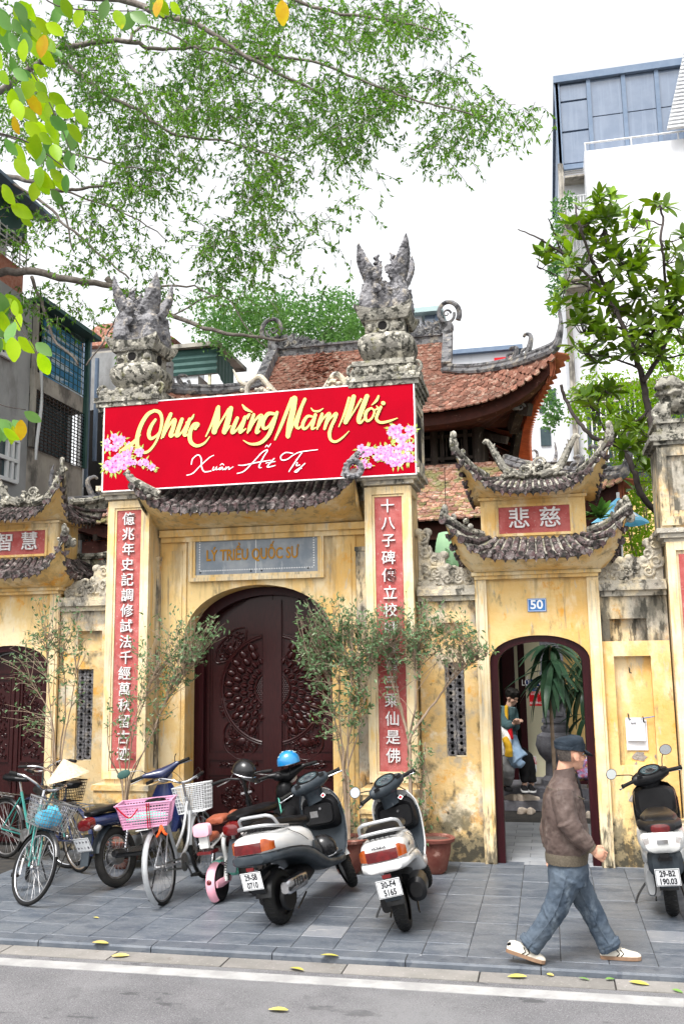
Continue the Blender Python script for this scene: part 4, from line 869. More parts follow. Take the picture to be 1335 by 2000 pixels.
# ================================================================== SMALL SIDE GATES
def side_gate(cx, chars, label, left=False):
    t = thing('side_gate', label, 'gate', (cx, 10.35, 0), group='small two-tiered side gates')
    H = .665
    op = .535
    MB().prism(arch_poly(cx-H+.03, cx+H-.03, 0, 3.10, cx-op, cx+op, 2.12, .28, 20, 2.1), 10.375, 10.86).build('gate_wall', 'plaster', t)
    for sx in (-1, 1):
        a, b = (cx-H, cx-H+.125) if sx < 0 else (cx+H-.125, cx+H)
        mb = MB(); mb.box(a, 10.335, 0, b, 10.3745, 3.02); mb.box(a+.03, 10.322, .02, b-.03, 10.3345, 2.98); mb.build('pilaster', 'plaster_pale', t)
    mb = MB(); mb.box(cx-H, 10.30, 3.021, cx+H, 10.90, 3.06); mb.box(cx-H-.03, 10.27, 3.0605, cx+H+.03, 10.92, 3.10); mb.build('string_course', 'plaster', t)
    # dark red door frame set inside the arch
    mb = MB(); inner = arch_fill(cx-op+.085, cx+op-.085, 0, 2.09, .24, 20, 2.1); outer = arch_fill(cx-op+.002, cx+op-.002, 0, 2.12, .278, 20, 2.1)
    for k in range(len(inner)-1): mb.prism([outer[k], outer[k+1], inner[k+1], inner[k]], 10.41, 10.60)
    mb.build('door_frame', 'lacquer_frame', t)
    eave_roof(t, cx+.02, 10.65, .80, .64, W(1045, 1084, 9.98).z, .40, .15, .585, .24, 3.47, H+.01, .40, 3.10, nt=15, rt=.036, horn=.12, p=6)
    MB().box(cx-.575, 10.42, 3.35, cx+.575, 10.92, 3.92).build('upper_block', 'plaster', t)
    MB().box(cx-.60, 10.39, 3.921, cx+.60, 10.95, 3.95).build('upper_cornice', 'plaster', t)
    pc = cx+.02
    x0, x1, z0, z1 = pc-.395, pc+.385, 3.535, 3.835
    mb = MB(); frame_rect(mb, x0-.03, z0-.03, x1+.03, z1+.03, .03, 10.40, 10.4195); mb.build('panel_frame', 'plaster', t)
    pn = MB().box(x0, 10.412, z0, x1, 10.4192, z1).build('name_panel', 'red_panel', t)
    for i, ch in enumerate(chars): text(ch, (pc-.17+.34*i, 10.402, (z0+z1)/2), .245, 'white_relief', 'character', pn, ext=.012, off=.0022)
    eave_roof(t, cx+.02, 10.68, .69, .56, 3.97, .43, .13, .52, .08, 4.17, .575, .26, 3.95, nt=17, rt=.022, horn=.22, p=4.4)
    # ridge with scrolls and flame leaves
    mb = MB(); mb.box(cx-.50, 10.63, 4.16, cx+.52, 10.75, 4.24)
    mb.build('ridge', 'mossy_stone', t)
    for sx in (-1, 1):
        mb = MB(); bx = cx+.02+sx*.36
        mb.tube(spline([(bx-sx*.28, 10.6, 4.22), (bx-sx*.14, 10.6, 4.27), (bx-sx*.04, 10.6, 4.33), (bx+sx*.06, 10.6, 4.52), (bx+sx*.14, 10.6, 4.66), (bx+sx*.18, 10.6, 4.63)], 4), [.05]*8+[.05, .048, .045, .042, .04, .036, .032, .03, .028, .026, .024, .022, .02], 8)
        for k in range(5): mb.tube([(bx+sx*.02*k, 10.6, 4.36+.05*k), (bx-sx*(.03-.02*k), 10.58, 4.42+.05*k)], [.028, .006], 6)
        for k in range(3): scroll(mb, (bx-sx*(.08+.11*k), 10.57, 4.27), .05, sx, k, .018, 1.2)
        for k in range(14): mb.ell((bx-sx*rnd(0, .34), 10.58, 4.22+rnd(0, .06)), (.03, .03, .022), 6, 4)
        mb.build('ridge_scroll', 'mossy_stone', t, smooth='auto')
    mb = MB()
    for k in range(20): mb.ell((cx+rnd(-.08, .2), 10.6, 4.24+rnd(0, .10)), (.035, .035, .03), 6, 4)
    scroll(mb, (cx+.10, 10.58, 4.36), .07, 1, 0, .02, 1.5); scroll(mb, (cx-.03, 10.58, 4.33), .05, -1, 2, .016, 1.5)
    mb.build('ridge_crest', 'mossy_stone', t, smooth='auto')
    mb = MB()       # trefoil on the lower hip
    for dx, dz in ((0, .06), (-.045, 0), (.045, 0), (0, -.04)): mb.ell((cx-.72+dx, 10.15, 3.60+dz), (.035, .03, .035), 8, 5)
    mb.build('trefoil', 'mossy_stone', t, smooth='auto')
    mb = MB(); c = Vector((cx+.93, 10.0, 3.62))
    mb.ell(c, (.07, .07, .09), 8, 6); mb.ell(c+Vector((-.01, -.02, .12)), (.05, .05, .055), 8, 6); mb.ell(c+Vector((.08, 0, -.02)), (.05, .05, .06), 8, 5); mb.tube([c+Vector((-.06, 0, 0)), c+Vector((-.12, 0, .04))], [.03, .02], 6)
    mb.build('corner_beast', 'mossy_stone', t, smooth='auto')
    if left:
        for sx in (-1, 1):
            lf = MB().prism([(cx if sx > 0 else cx-op+.08, .03), (cx+op-.08 if sx > 0 else cx, .03), (cx+op-.08 if sx > 0 else cx, 2.12 if sx > 0 else 2.33), (cx+(.22 if sx > 0 else -.22), 2.28), (cx if sx > 0 else cx-op+.08, 2.33 if sx > 0 else 2.12)], 10.55, 10.59).build('door_leaf', 'lacquer', t)
            a, b = (cx+.012, cx+op-.10) if sx > 0 else (cx-op+.10, cx-.012)
            mb = MB()
            for z0_, z1_ in ((.12, .62), (.98, 2.0)): frame_rect(mb, a+.07, z0_, b-.05, z1_, .02, 10.53, 10.5495)
            frame_rect(mb, a, .05, b, 2.1, .045, 10.535, 10.5497); mb.build('door_moulding', 'lacquer', lf)
            mb = MB(); r2 = random.Random(5)
            for k in range(110):
                xx, zz = r2.uniform(a+.11, b-.09), r2.uniform(1.04, 1.95)
                if r2.random() < .5: scroll(mb, (xx, 10.54, zz), .022, r2.choice((-1, 1)), r2.uniform(0, 6), .006, 1.1)
                else: mb.ell((xx, 10.545, zz), (.025, .015, .010), 6, 4, Matrix.Rotation(r2.uniform(0, 3), 3, 'Y'))
            mb.build('door_carving', 'lacquer', lf, smooth='auto', kind='stuff')
            mb = MB(); mb.ell((cx+sx*.045, 10.50, .80), (.028, .028, .028), 10, 6); mb.lathe([(.034, .0), (.03, .02)], (cx+sx*.045, 10.512, .80), 12, 'y')
            mb.build('door_knob', 'gold_paint', lf, smooth='auto')
    return t
sg = side_gate(-.10, '悲慈', 'small yellow side gate with a number plate over its open arch')
side_gate(-6.50, '智慧', 'small yellow side gate at the left picture edge with closed dark doors', left=True)
# number plate
X0, Z0, X1, Z1 = rect(1029.5, 1169, 1066, 1194.5, 10.36)
np_ = tag(MB().box(X0, 10.362, Z0, X1, 10.3745, Z1).build('number_plate', 'sign_blue', None), 'small blue house number plate on the yellow gate wall', 'number plate')
text('50', ((X0+X1)/2-.003, 10.3605, (Z0+Z1)/2), .135, 'print_white', 'number', np_, ext=.0012, off=.003, sx=1.05)
mb = MB(); frame_rect(mb, X0+.006, Z0+.006, X1-.006, Z1-.006, .004, 10.3606, 10.3619); mb.build('plate_border', 'print_white', np_)
# ================================================================== WALL SEGMENTS
def grid_wall(xs, zs, deep, Y, Yb):
    mb = MB()
    for i in range(len(xs)-1):
        for j in range(len(zs)-1): mb.box(xs[i], Y+deep.get((i, j), 0), zs[j], xs[i+1], Yb, zs[j+1])
    return mb
def lattice(par, x0, z0, x1, z1, Y):
    fr = MB(); frame_rect(fr, x0, z0, x1, z1, .012, Y-.03, Y+.0); fr.build('lattice_frame', 'old_stucco', par)
    ncol = 3; s = (x1-x0)/ncol; n = int((z1-z0)/(s*1.5))+1
    ring_ = MB()
    for k in range(6):
        a0, a1 = math.pi/3*k, math.pi/3*(k+1); r_ = s*.55
        ring_.bar((math.cos(a0)*r_, 0, math.sin(a0)*r_), (math.cos(a1)*r_, 0, math.sin(a1)*r_), .030, .05, Vector((0, 1, 0)))
        ring_.bar((math.cos(a0)*r_, 0, math.sin(a0)*r_), (math.cos(a0)*r_*1.25, 0, math.sin(a0)*r_*1.25), .026, .05, Vector((0, 1, 0)))
    me = ring_.mesh('lattice_ring', 'grey_carving')
    dz = s*.98
    for j in range(int((z1-z0)/dz)):
        for i in range(2):
            link(me, 'lattice_ring', par, mw=Matrix.Translation((x0+(x1-x0)*(.27+.46*i), Y-.005, z0+dz*(j+.5+.5*i*0)+(dz*.5 if i else 0)*.9)))
def wall_segment(x0, x1, label, nx, lat, step, seed, m='wall_mouldy', niche2=None):
    t = thing('screen_wall', label, 'wall', ((x0+x1)/2, 10.4, 0), group='short walls between the gates')
    a, b = nx; Y = 10.40
    zs = [0, 1.0, 2.13, 2.25, 2.50, 2.74]
    z0l, z1l = lat[2], lat[3]
    zs = [0, z0l, z1l, 2.32, 2.56, 2.80]
    xs = [x0, lat[0], lat[1], x1]
    deep = {(1, 1): .10}
    lo = grid_wall(xs, zs[:4], deep, Y, 10.72)
    lo.build('wall_body', m, t)
    hi = grid_wall([x0, a, b, x1], zs[3:], {(1, 0): .09}, Y, 10.72); hi.build('wall_head', 'wall_mouldy' if step else 'plaster_mouldy', t)
    mb = MB(); mb.box(x0, 10.36, 2.801, x1, 10.74, 2.86); mb.box(x0-.0, 10.31, 2.8605, x1, 10.76, 2.93); mb.box(x0, 10.35, 2.9305, x1, 10.74, 2.97); mb.build('coping', 'old_stucco', t)
    cloud_panel(t, x0+.01, x1-.01, 2.97, 3.62 if step else 3.45, 10.40, step, seed)
    return t
t = wall_segment(-1.41, -.765, 'mouldy wall with a honeycomb vent between the right tall pillar and the open side gate', (-1.22, -.92), (-1.14, -.92, 1.10, 2.12), 1, 3)
lattice(t, -1.14, 1.10, -.92, 2.12, 10.46)
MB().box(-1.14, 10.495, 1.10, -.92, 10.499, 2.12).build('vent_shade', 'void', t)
t = wall_segment(-5.835, -5.07, 'mouldy wall with a honeycomb vent between the left side gate and the left tall pillar', (-5.60, -5.28), (-5.60, -5.38, 1.02, 2.10), -1, 8)
lattice(t, -5.60, 1.02, -5.38, 2.10, 10.46)
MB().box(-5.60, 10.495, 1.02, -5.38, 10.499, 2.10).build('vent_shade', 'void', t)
t = wall_segment(.566, 1.26, 'peeling yellow wall with a tall niche right of the open side gate', (.66, 1.04), (.68, 1.06, 1.02, 2.16), 0, 12, m='plaster')
# chipped render patches in the niche, hook rail
for (px, py, rx, ry, s_) in ((1296, 1480, 17, 10, 1), (1248, 1478, 12, 9, 2), (1244, 1505, 4, 14, 3), (1244, 1560, 16, 9, 4)):
    rr = random.Random(s_); c = W(px, py, 10.497 if py < 1500 else 10.40); k = 165.0; yy = 10.498 if py < 1530 else 10.399
    zz = c.z; poly = [(c.x+math.cos(a)*rx/k*rr.uniform(.7, 1.15), zz+math.sin(a)*ry/k*rr.uniform(.7, 1.15)) for a in [2*math.pi*i/14 for i in range(14)]]
    MB().prism(poly, yy-.004, yy+.004).build('chipped_patch', 'bare_mortar', t)
def hook(par, px, py):
    c = W(px, py, 10.49); mb = MB(); mb.tube([(c.x, 10.50, c.z+.02), (c.x, 10.46, c.z+.01), (c.x, 10.455, c.z-.03), (c.x+.02, 10.46, c.z-.035)], [.007]*4, 6); return mb.build('hook', 'black_metal', par)
for p in ((1228, 1308), (1276, 1310), (1226, 1398), (1255, 1404), (1294, 1397)): hook(t, *p)
c0 = W(1220, 1402, 10.47); c1 = W(1262, 1466, 10.47)
pp = thing('paper_notice', 'white papers hanging on hooks in the yellow niche', 'notice', (c0.x, 10.47, c1.z), group=None)
mb = MB(); mb.add([(c0.x, 10.485, c1.z), (c1.x+.02, 10.485, c1.z), (c1.x+.02, 10.48, c0.z-.02), (c0.x, 10.48, c0.z-.02)], [(0, 1, 2, 3)]); mb.build('back_sheet', 'paper', pp)
z1 = c1.z+.10
mb = MB(); mb.loft([[Vector((x_, 10.476-.012*math.sin((x_-c0.x)*9)-.02*(c0.z-z_)/(c0.z-z1), z_)) for z_ in [c0.z-(c0.z-z1)*k/5 for k in range(6)]] for x_ in [c0.x+.005+(c1.x-c0.x-.01)*k/4 for k in range(5)]], cap=False, closed=False); mb.build('front_sheet', 'paper', pp)
mb = MB(); mb.bar((c0.x+.16, 10.452, z1+.02), (c1.x-.03, 10.458, z1+.24), .006, .002); mb.bar((c0.x+.05, 10.455, c0.z-.05), (c0.x+.11, 10.455, c0.z-.05), .02, .002); mb.bar((c0.x+.15, 10.452, z1+.08), (c1.x-.06, 10.458, z1+.20), .004, .002); mb.build('scribble', 'ink_grey', pp)
c = W(1256, 1403, 10.455); d = W(1281, 1400, 10.455)
tag(MB().cyl((c.x, 10.455, c.z), (d.x, 10.45, d.z+.005), .005, 8).build('pen', 'sign_blue', None), 'thin blue pen clipped beside the white papers', 'pen')
c = W(1294, 1406, 10.47); mb = MB()
for k in range(5): mb.ell((c.x+rnd(-.02, .02), 10.45+rnd(-.01, .01), c.z+rnd(-.05, .04)), (.022, .02, .03), 7, 5)
tag(mb.build('key_pouch', 'brown_leather', None, smooth=True), 'small reddish pouch hanging on the rightmost niche hook', 'pouch')
# ================================================================== TEMPLE BEHIND THE GATES
def in_view(p, below=70):
    v = p-CAMP; d = v.dot(_f); px, py = 667.5+F_PX*v.dot(_r)/d, 1000-F_PX*v.dot(_u)/d
    if not (-60 < px < 1400): return False
    if 203 < px < 806 and py > 792-(px-203)*.083+below: return False
    return True
def tile_mesh(w, l, m, name='roof_tile'):
    q = MB(); n = 4; top = [(-w/2, 0), (-w/2, -l*.75), (-w*.28, -l), (w*.28, -l), (w/2, -l*.75), (w/2, 0)]
    vs = [(x_, y_, .012) for x_, y_ in top]+[(x_, y_, -.012) for x_, y_ in top]
    q.add(vs, [(0, 1, 2, 3, 4, 5)]+[(i, i+6, (i+1) % 6+6, (i+1) % 6) for i in range(6)])
    return q, q.mesh(name, m)
def temple_roof(par, cx, hw, Yf, run, Yb, z0, lift, rise, rh, tg, fl, tw, tl, m, tiles=True, cap=290, pw=5, flx=.7):
    H0 = hw
    def half(t): return H0+(rh-H0)*min(1, t/tg)
    def P(s_, t):
        a = abs(s_); h_ = half(t); k = max(0, 1-t/tg)
        return Vector((cx+s_*h_, Yf+fl-fl*a**4*k+(run-fl)*t, z0+lift*a**pw*k**1.5+rise*t**1.12))
    n, mt = 36, 10
    mb = MB(); rows = [[P(-1+2*i/n, j/mt) for i in range(n+1)] for j in range(mt+1)]
    mb.loft(rows, cap=False, closed=False); mb.build('roof_bed', m, par, smooth=True)
    # side slopes
    D = (Yb-Yf)/2; cyd = (Yf+Yb)/2; runx = H0-rh
    for sx in (-1, 1):
        def Q(s_, t):
            a = abs(s_); k = max(0, 1-t); hd = D-(run*tg)*t
            return Vector((cx+sx*(H0-flx*(1-a**5)*k-(runx-0)*t*(1-.0)), cyd+s_*hd, z0+lift*a**pw*k**1.5+rise*(tg*t)**1.12))
        rows = [[Q(-1+2*i/24, j/6) for i in range(25)] for j in range(7)]
        MB().loft(rows, cap=False, closed=False).build('roof_bed', m, par, smooth=True)
        # scalloped side fascia
        E_ = [Q(-1+2*i/90, 0) for i in range(91)]
        mb = MB()
        for i in range(90):
            a, b = E_[i], E_[i+1]; md = (a+b)/2; dn = Vector((0, 0, -1))
            mb.add([a+dn*.0, b+dn*.0, b+dn*.24, md+dn*.33, a+dn*.24], [(0, 1, 2, 3, 4)])
            mb.add([a+dn*.02+Vector((-sx*.03, 0, 0)), b+dn*.02+Vector((-sx*.03, 0, 0)), b+dn*.24+Vector((-sx*.03, 0, 0)), md+dn*.33+Vector((-sx*.03, 0, 0)), a+dn*.24+Vector((-sx*.03, 0, 0))], [(0, 1, 2, 3, 4)])
        mb.build('fascia', 'fascia_red', par)
        mb = MB()
        for i in range(90):
            a, b = E_[i], E_[i+1]; md = (a+b)/2; o = Vector((sx*.20, 0, -.05)); o2 = Vector((sx*.26, 0, -.07))
            mb.extr([a, b, b+o, md+o2, a+o], (0, 0, .02))
        mb.build('eave_edge_tiles', 'fascia_red', par)
        # boards under the side eave
        rows = [[Q(-1+2*i/24, t)-Vector((0, 0, .10+.10*t)) for i in range(25)] for t in (0.02, .5)]
        MB().loft(rows, cap=False, closed=False).build('eave_boards', 'fascia_red', par)
        for i in range(14):
            s_ = -1+2*(i+.5)/14; a, b = Q(s_, .01)-Vector((0, 0, .16)), Q(s_*.9, .75)-Vector((0, 0, .30))
            MB().bar(a, b, .06, .09).build('rafter', 'temple_red_wood', par)
        for sy in (-1, 1):
            pts = [P(sx, tg*k/8) if sy < 0 else Q(1, k/8) for k in range(8, -1, -1)]
            pts = [p+Vector((0, 0, .06)) for p in pts]; c = pts[-1]; d = Vector((sx, -1 if sy < 0 else 1, 0)).normalized()
            for off, r_ in ((0, .075), (.085, .055)):
                q = [p+Vector((0, 0, off)) for p in pts]+[c+d*.10+Vector((0, 0, .14+off)), c+d*.16+Vector((0, 0, .36+off)), c+d*.12+Vector((0, 0, .55+off))]
                q = spline(q, 3); MB().tube(q, [r_]*(len(q)-10)+[r_*(1-.08*k) for k in range(1, 11)], 8).build('hip_ridge', 'grey_carving', par, smooth='auto')
            for k, (t_, hh) in enumerate(((.84, .40), (.68, .26))):
                b0 = pts[int(8*t_)]; mb = MB()
                mb.tube(spline([b0, b0+d*.12+Vector((0, 0, hh*.5)), b0+d*.16+Vector((0, 0, hh*.9)), b0+d*.06+Vector((0, 0, hh*1.08)), b0+d*.0+Vector((0, 0, hh))], 4), [.06, .055, .052, .05, .048, .045, .042, .04, .036, .034, .032, .03, .028, .026, .026, .024, .02], 7)
                scroll(mb, b0+Vector((sx*.02, -.02, .12)), .08, sx, 1, .03, 1.2); mb.build('ridge_scroll', 'grey_carving', par, smooth='auto')
    # front fascia and soffit boards
    fr = [P(-1+2*i/n, 0) for i in range(n+1)]
    mb = MB(); mb.loft([[p+Vector((0, .05, -.03)) for p in fr], [p+Vector((0, .05, -.22-.0*abs(1))) for p in fr], [p+Vector((0, .16, -.26)) for p in fr], [Vector((cx+(p.x-cx)*.8, Yf+run*.55, z0-.12)) for p in fr]], cap=False, closed=False)
    mb.build('eave_boards', 'temple_red_wood', par)
    if tiles:
        q, me = tile_mesh(tw*.94, tl*1.35, m)
        items = []
        L = math.hypot(run, rise); nr = int(L/(tl)); 
        for j in range(nr+1):
            t = j/nr; h_ = half(t); nc = int(2*h_/tw)
            for i in range(nc+1):
                x_ = -h_+(i+.5*(j % 2))*tw+.05
                if abs(x_) > h_-.02: continue
                s_ = x_/h_; p = P(s_, t)
                if not in_view(p): continue
                d = (P(s_, min(1, t+.03))-P(s_, max(0, t-.03))).normalized(); xx = (P(min(1, s_+.02), t)-P(max(-1, s_-.02), t)).normalized()
                nn = xx.cross(d).normalized(); d = nn.cross(xx)
                R3 = Matrix((xx, d, nn)).transposed().to_4x4()
                p2 = p+nn*(.03+rnd(-.004, .006))+d*(-tl*.0)
                items.append((Matrix.Translation(p2) @ R3 @ Matrix.Rotation(R(-3.5+rnd(-2, 2)), 4, 'X') @ Matrix.Rotation(R(rnd(-3, 3)), 4, 'Z')))
        items.sort(key=lambda mm: (mm.translation-CAMP).length)
        for mm in items[:cap]: link(me, 'roof_tile', par, mw=mm)
        rest = MB()
        for mm in items[cap:]: rest.add([mm @ Vector(v) for v in q.v], q.f)
        if rest.v: rest.build('roof_tiles', m, par, kind='stuff')
    return P, fr
tcx = -3.13
tp = thing('temple_hall', 'two-storey temple hall behind the gates with curved red tiled roofs', 'temple', (tcx, 15.5, 0))
P1, fr1 = temple_roof(tp, tcx, 3.45, 14.0, 2.05, 23.0, 6.07, .72, 1.75, 1.60, .58, .30, .115, .095, 'roof_tile')
zr = 6.07+1.75
mb = MB(); mb.box(tcx-1.62, 15.98, zr-.02, tcx+1.62, 16.16, zr+.13); mb.box(tcx-1.66, 15.95, zr+.1301, tcx+1.66, 16.19, zr+.17); mb.build('main_ridge', 'grey_carving', tp)
for sx in (-1, 1):
    a = P1(sx, 1.0)+Vector((sx*.03, 0, .10)); b = P1(sx, .57)+Vector((sx*.03, -.05, .10))
    MB().bar(a+Vector((0, .05, .10)), b, .17, .20).build('verge_ridge', 'grey_carving', tp)
    mb = MB(); c = a+Vector((sx*.02, -.1, .42))
    mb.tube(spline([a+Vector((-sx*.05, -.1, 0)), a+Vector((sx*.03, -.1, .12)), a+Vector((-sx*.0, -.1, .22))], 4), [.09]*9, 8)
    mb.tube([c+Vector((sx*math.cos(t)*(.21-.015*t), 0, math.sin(t)*(.24-.015*t))) for t in [-.6+.33*k for k in range(22)]], [.05-.0012*k for k in range(22)], 8)
    scroll(mb, c+Vector((sx*-.02, 0, .0)), .075, sx, 0, .022, 1.2)
    mb.build('ridge_finial', 'grey_carving', tp, smooth='auto')
    mb = MB(); r2 = random.Random(3)
    for k in range(34):
        u = r2.random()**1.3; x_ = a.x-sx*(.1+u*.85); hh = .34*(1-u)+.06
        z_ = zr+.17; mb.tube(spline([(x_, 16.05, z_), (x_+sx*.05, 16.03, z_+hh*.5), (x_-sx*.02, 16.03, z_+hh*r2.uniform(.6, 1))], 3), [.045, .045, .04, .035, .028, .018, .008], 6)
    for k in range(5): scroll(mb, (a.x-sx*(.2+.16*k), 16.0, zr+.24-.01*k), .07-.006*k, sx, k, .022, 1.3)
    mb.build('ridge_dragon', 'grey_carving', tp, smooth='auto')
MB().prism([(tcx-1.6, zr-.8), (tcx+1.6, zr-.8), (tcx+1.6, zr), (tcx-1.6, zr)], 16.3, 16.5).build('gable_core', 'temple_wood', tp)
# fallen leaves lying on the upper roof
mb = MB()
for k in range(220):
    s_, t_ = random.gauss(-.42, .13), min(.98, max(.2, random.gauss(.75, .16))); p = P1(s_, t_)+Vector((0, -.02, .07)); a = rnd(0, 6); d = Vector((math.cos(a), math.sin(a)*.7, math.sin(a)*.5))*rnd(.03, .07); e = Vector((-d.y, d.x, d.x*.4))*.5
    mb.add([p-d, p+e, p+d, p-e], [(0, 1, 2, 3)])
mb.build('leaf_litter', 'brown_leather', tp, kind='stuff')
P2, fr2 = temple_roof(tp, tcx, 4.25, 13.0, 1.75, 24.0, 4.16, .42, 1.10, 2.6, .95, .25, .115, .095, 'roof_tile_mossy', pw=5)
# upper storey
Y1 = 15.0
MB().box(tcx-2.2, 15.45, 5.0, tcx+2.2, 17.4, 6.35).build('upper_shade_wall', 'void', tp)  # near-black colour paints the unlit interior under the upper eave
for px in (846, 932):
    c = W(px, 860, Y1).x; r_ = .10 if px == 932 else .07
    MB().cyl((c, Y1+.1, 5.0), (c, Y1+.1, 6.35), r_, 14).build('post', 'temple_wood', tp, smooth='auto')
    MB().cyl((2*tcx-c, Y1+.1, 5.0), (2*tcx-c, Y1+.1, 6.35), r_, 14).build('post', 'temple_wood', tp, smooth='auto')
X0, Z0, X1, Z1 = rect(846, 800, 920, 912, Y1)
mb = MB()
for za, zb_ in ((Z0+.02, Z0+.09), (Z0+.14, Z0+.19), (Z0+.52, Z0+.57), (Z0+.66, Z0+.72), (Z1-.05, Z1+.15)): mb.box(tcx-2.1, Y1+.06, za, tcx+2.15, Y1+.12, zb_)
for xx in (X0+.10, X0+.13, X1-.14, X1-.11): mb.box(xx, Y1+.05, Z0+.1, xx+.035, Y1+.13, Z1)
mb.build('lattice_rail', 'temple_wood', tp)
bal = MB().lathe([(.012, 0), (.02, .04), (.010, .08), (.022, .14), (.012, .2), (.02, .26), (.012, .32)], (0, 0, 0), 8).mesh('baluster', 'temple_wood', True)
for k in range(5): link(bal, 'baluster', tp, mw=Matrix.Translation((X0+.20+.085*k, Y1+.09, Z0+.19)))
# bracket beams reaching out to the corner
for (a, b, w) in (((940, 795, 15.0), (1035, 800, 14.5), .13), ((940, 850, 15.2), (990, 860, 15.0), .08), ((1000, 905, 15.6), (1012, 830, 15.3), .11), ((1012, 800, 14.6), (1000, 840, 14.9), .14), ((945, 820, 15.6), (1060, 730, 14.5), .09)):
    MB().bar(W(*a), W(*b), w, w*1.5).build('bracket', 'temple_wood', tp)
mb = MB(); c = W(1016, 795, 14.45); scroll(mb, c, .07, 1, 0, .02, 1.4); mb.ell(c+Vector((-.08, 0, .0)), (.07, .05, .05), 8, 5); mb.build('bracket_carving', 'grey_carving', tp, smooth='auto')
# lower storey: beams, a near-black wall painted as deep shade, posts
MB().box(tcx-3.7, 14.6, 4.0, tcx+3.7, 14.7, 5.2).build('storey_wall', 'temple_wood', tp)
mb = MB(); mb.box(tcx-4.0, 13.28, 3.88, tcx+3.9, 13.40, 4.08); mb.box(tcx-3.9, 13.6, 3.5, tcx+3.8, 13.7, 3.62); mb.build('eave_beam', 'temple_red_wood', tp)
MB().box(tcx-3.6, 14.9, 2.9, tcx+2.2, 15.0, 4.2).build('shade_wall', 'void', tp)
for k in range(7): MB().bar((tcx-4+.28*k, 13.15, 4.02+.02*abs(k-6)), (tcx-3.6+.2*k, 14.5, 4.35), .07, .10).build('rafter', 'temple_wood', tp)
for px, r_ in ((835, .11),):
    c = W(px, 1060, 13.6).x; MB().cyl((c, 13.6, .2), (c, 13.6, 3.9), r_, 14).build('post', 'temple_wood', tp, smooth='auto')
# ------------------------------------------------------------------ courtyard seen through the open gate
st = struct(MB().box(-5, 13.9, 0, 3.2, 14.25, .13).build('step', 'grey_stone'))
struct(MB().box(-5, 14.2501, 0, 3.2, 19, .27).build('platform', 'grey_stone'))
cw = thing('courtyard_wall', 'cream and yellow inner wall with dark red door posts beyond the open gate', 'wall', (0, 15.6, .27))
xs = [W(px, 1400, 15.6).x for px in (960, 1010, 1028, 1045, 1072, 1190)]
MB().box(xs[3]-.15, 15.6, .27, xs[4]+.1, 15.8, 4.0).build('cream_bay', 'cream_wall', cw)
MB().box(xs[4]+.1001, 15.6, .27, 3.4, 15.8, 4.0).build('yellow_bay', 'yellow_wall', cw)
MB().box(-4.5, 16.2, .27, xs[3]-.15, 16.3, 4.0).build('room_shade', 'void', cw)  # near-black sheet paints the darkness of an unlit room
for px, w, Y in ((996, .19, 15.2), (1022, .10, 15.3)):
    c = W(px, 1400, Y).x
    MB().box(c-w/2, Y, .27, c+w/2, Y+.12, 4.0).build('door_post', 'lacquer_frame', cw)
c = W(1008, 1330, 15.5).x; MB().box(c-.04, 15.5, 1.6, c+.03, 15.52, 4.0).build('pale_strip', 'cream_wall', cw)
sc_ = W(1082, 1400, 14.6)
co = thing('stone_column', 'carved grey stone column with a bulbous base seen through the open gate', 'column', (sc_.x, 14.6, .27))
zb = W(1082, 1500, 14.6).z
MB().lathe([(.24, .27), (.24, .36), (.17, .42), (.16, .62), (.25, .72), (.30, .86), (.27, 1.0), (.19, 1.05), (.21, 1.10), (.20, 1.14)], (sc_.x, 14.6, 0), 20).build('column_base', 'grey_stone', co, smooth='auto')
mb = MB(); w = .17
mb.box(sc_.x-w, 14.6-w, 1.14, sc_.x+w, 14.6+w, 3.8)
for z_ in (1.2, 1.75, 1.9): mb.box(sc_.x-w-.02, 14.6-w-.02, z_, sc_.x+w+.02, 14.6+w+.02, z_+.04)
frame_rect(mb, sc_.x-w+.04, 1.3, sc_.x+w-.04, 1.72, .02, 14.6-w-.015, 14.6-w-.001)
for k in range(4): scroll(mb, (sc_.x-.06+.12*(k % 2), 14.6-w-.01, 1.42+.16*(k//2)), .045, 1, k, .012, 1.2)
mb.build('column_shaft', 'grey_stone', co)
# signs
def sign_board(x0p, y0p, x1p, y1p, Y, m, name, label, lines, mt, k=.7):
    X0, Z0, X1, Z1 = rect(x0p, y0p, x1p, y1p, Y)
    s_ = tag(MB().box(X0, Y, Z0, X1, Y+.015, Z1).build(name, m), label, 'sign')
    for (txt, fz, size, mm, sx) in lines: text(txt, ((X0+X1)/2, Y-.002, Z0+(Z1-Z0)*fz), size, mm, 'lettering', s_, ext=.001, off=.001, sx=sx)
    return s_
sign_board(1026, 1327, 1056, 1341, 14.9, 'sign_navy', 'entrance_sign', 'small navy sign reading LỐI VÀO beyond the open gate', [('LỐI VÀO', .5, .13, 'print_white', .72)], None)
sign_board(1031, 1343, 1050, 1350, 14.95, 'sign_blue', 'arrow_sign', 'narrow blue sign directly below the navy entrance sign', [('← →', .5, .06, 'print_white', 1)], None)
sign_board(1033, 1351, 1058, 1379, 14.95, 'sign_red', 'red_sign', 'red notice hanging under the blue signs beyond the open gate', [('▯', .55, .12, 'print_white', 1), ('KHÔNG', .2, .05, 'print_white', 1), ('LƯU Ý', .85, .05, 'print_white', 1)], None)
sign_board(1018, 1477, 1047, 1508, 14.45, 'paper', 'white_sign', 'white sign with red lettering beside the stone column base', [('HOMEI', .8, .07, 'sign_red', .9), ('Ở NGOÀI', .56, .06, 'sign_red', .9), ('N Y', .36, .05, 'sign_red', .9), ('GIÀY DÉP', .16, .045, 'sign_red', .9)], None)
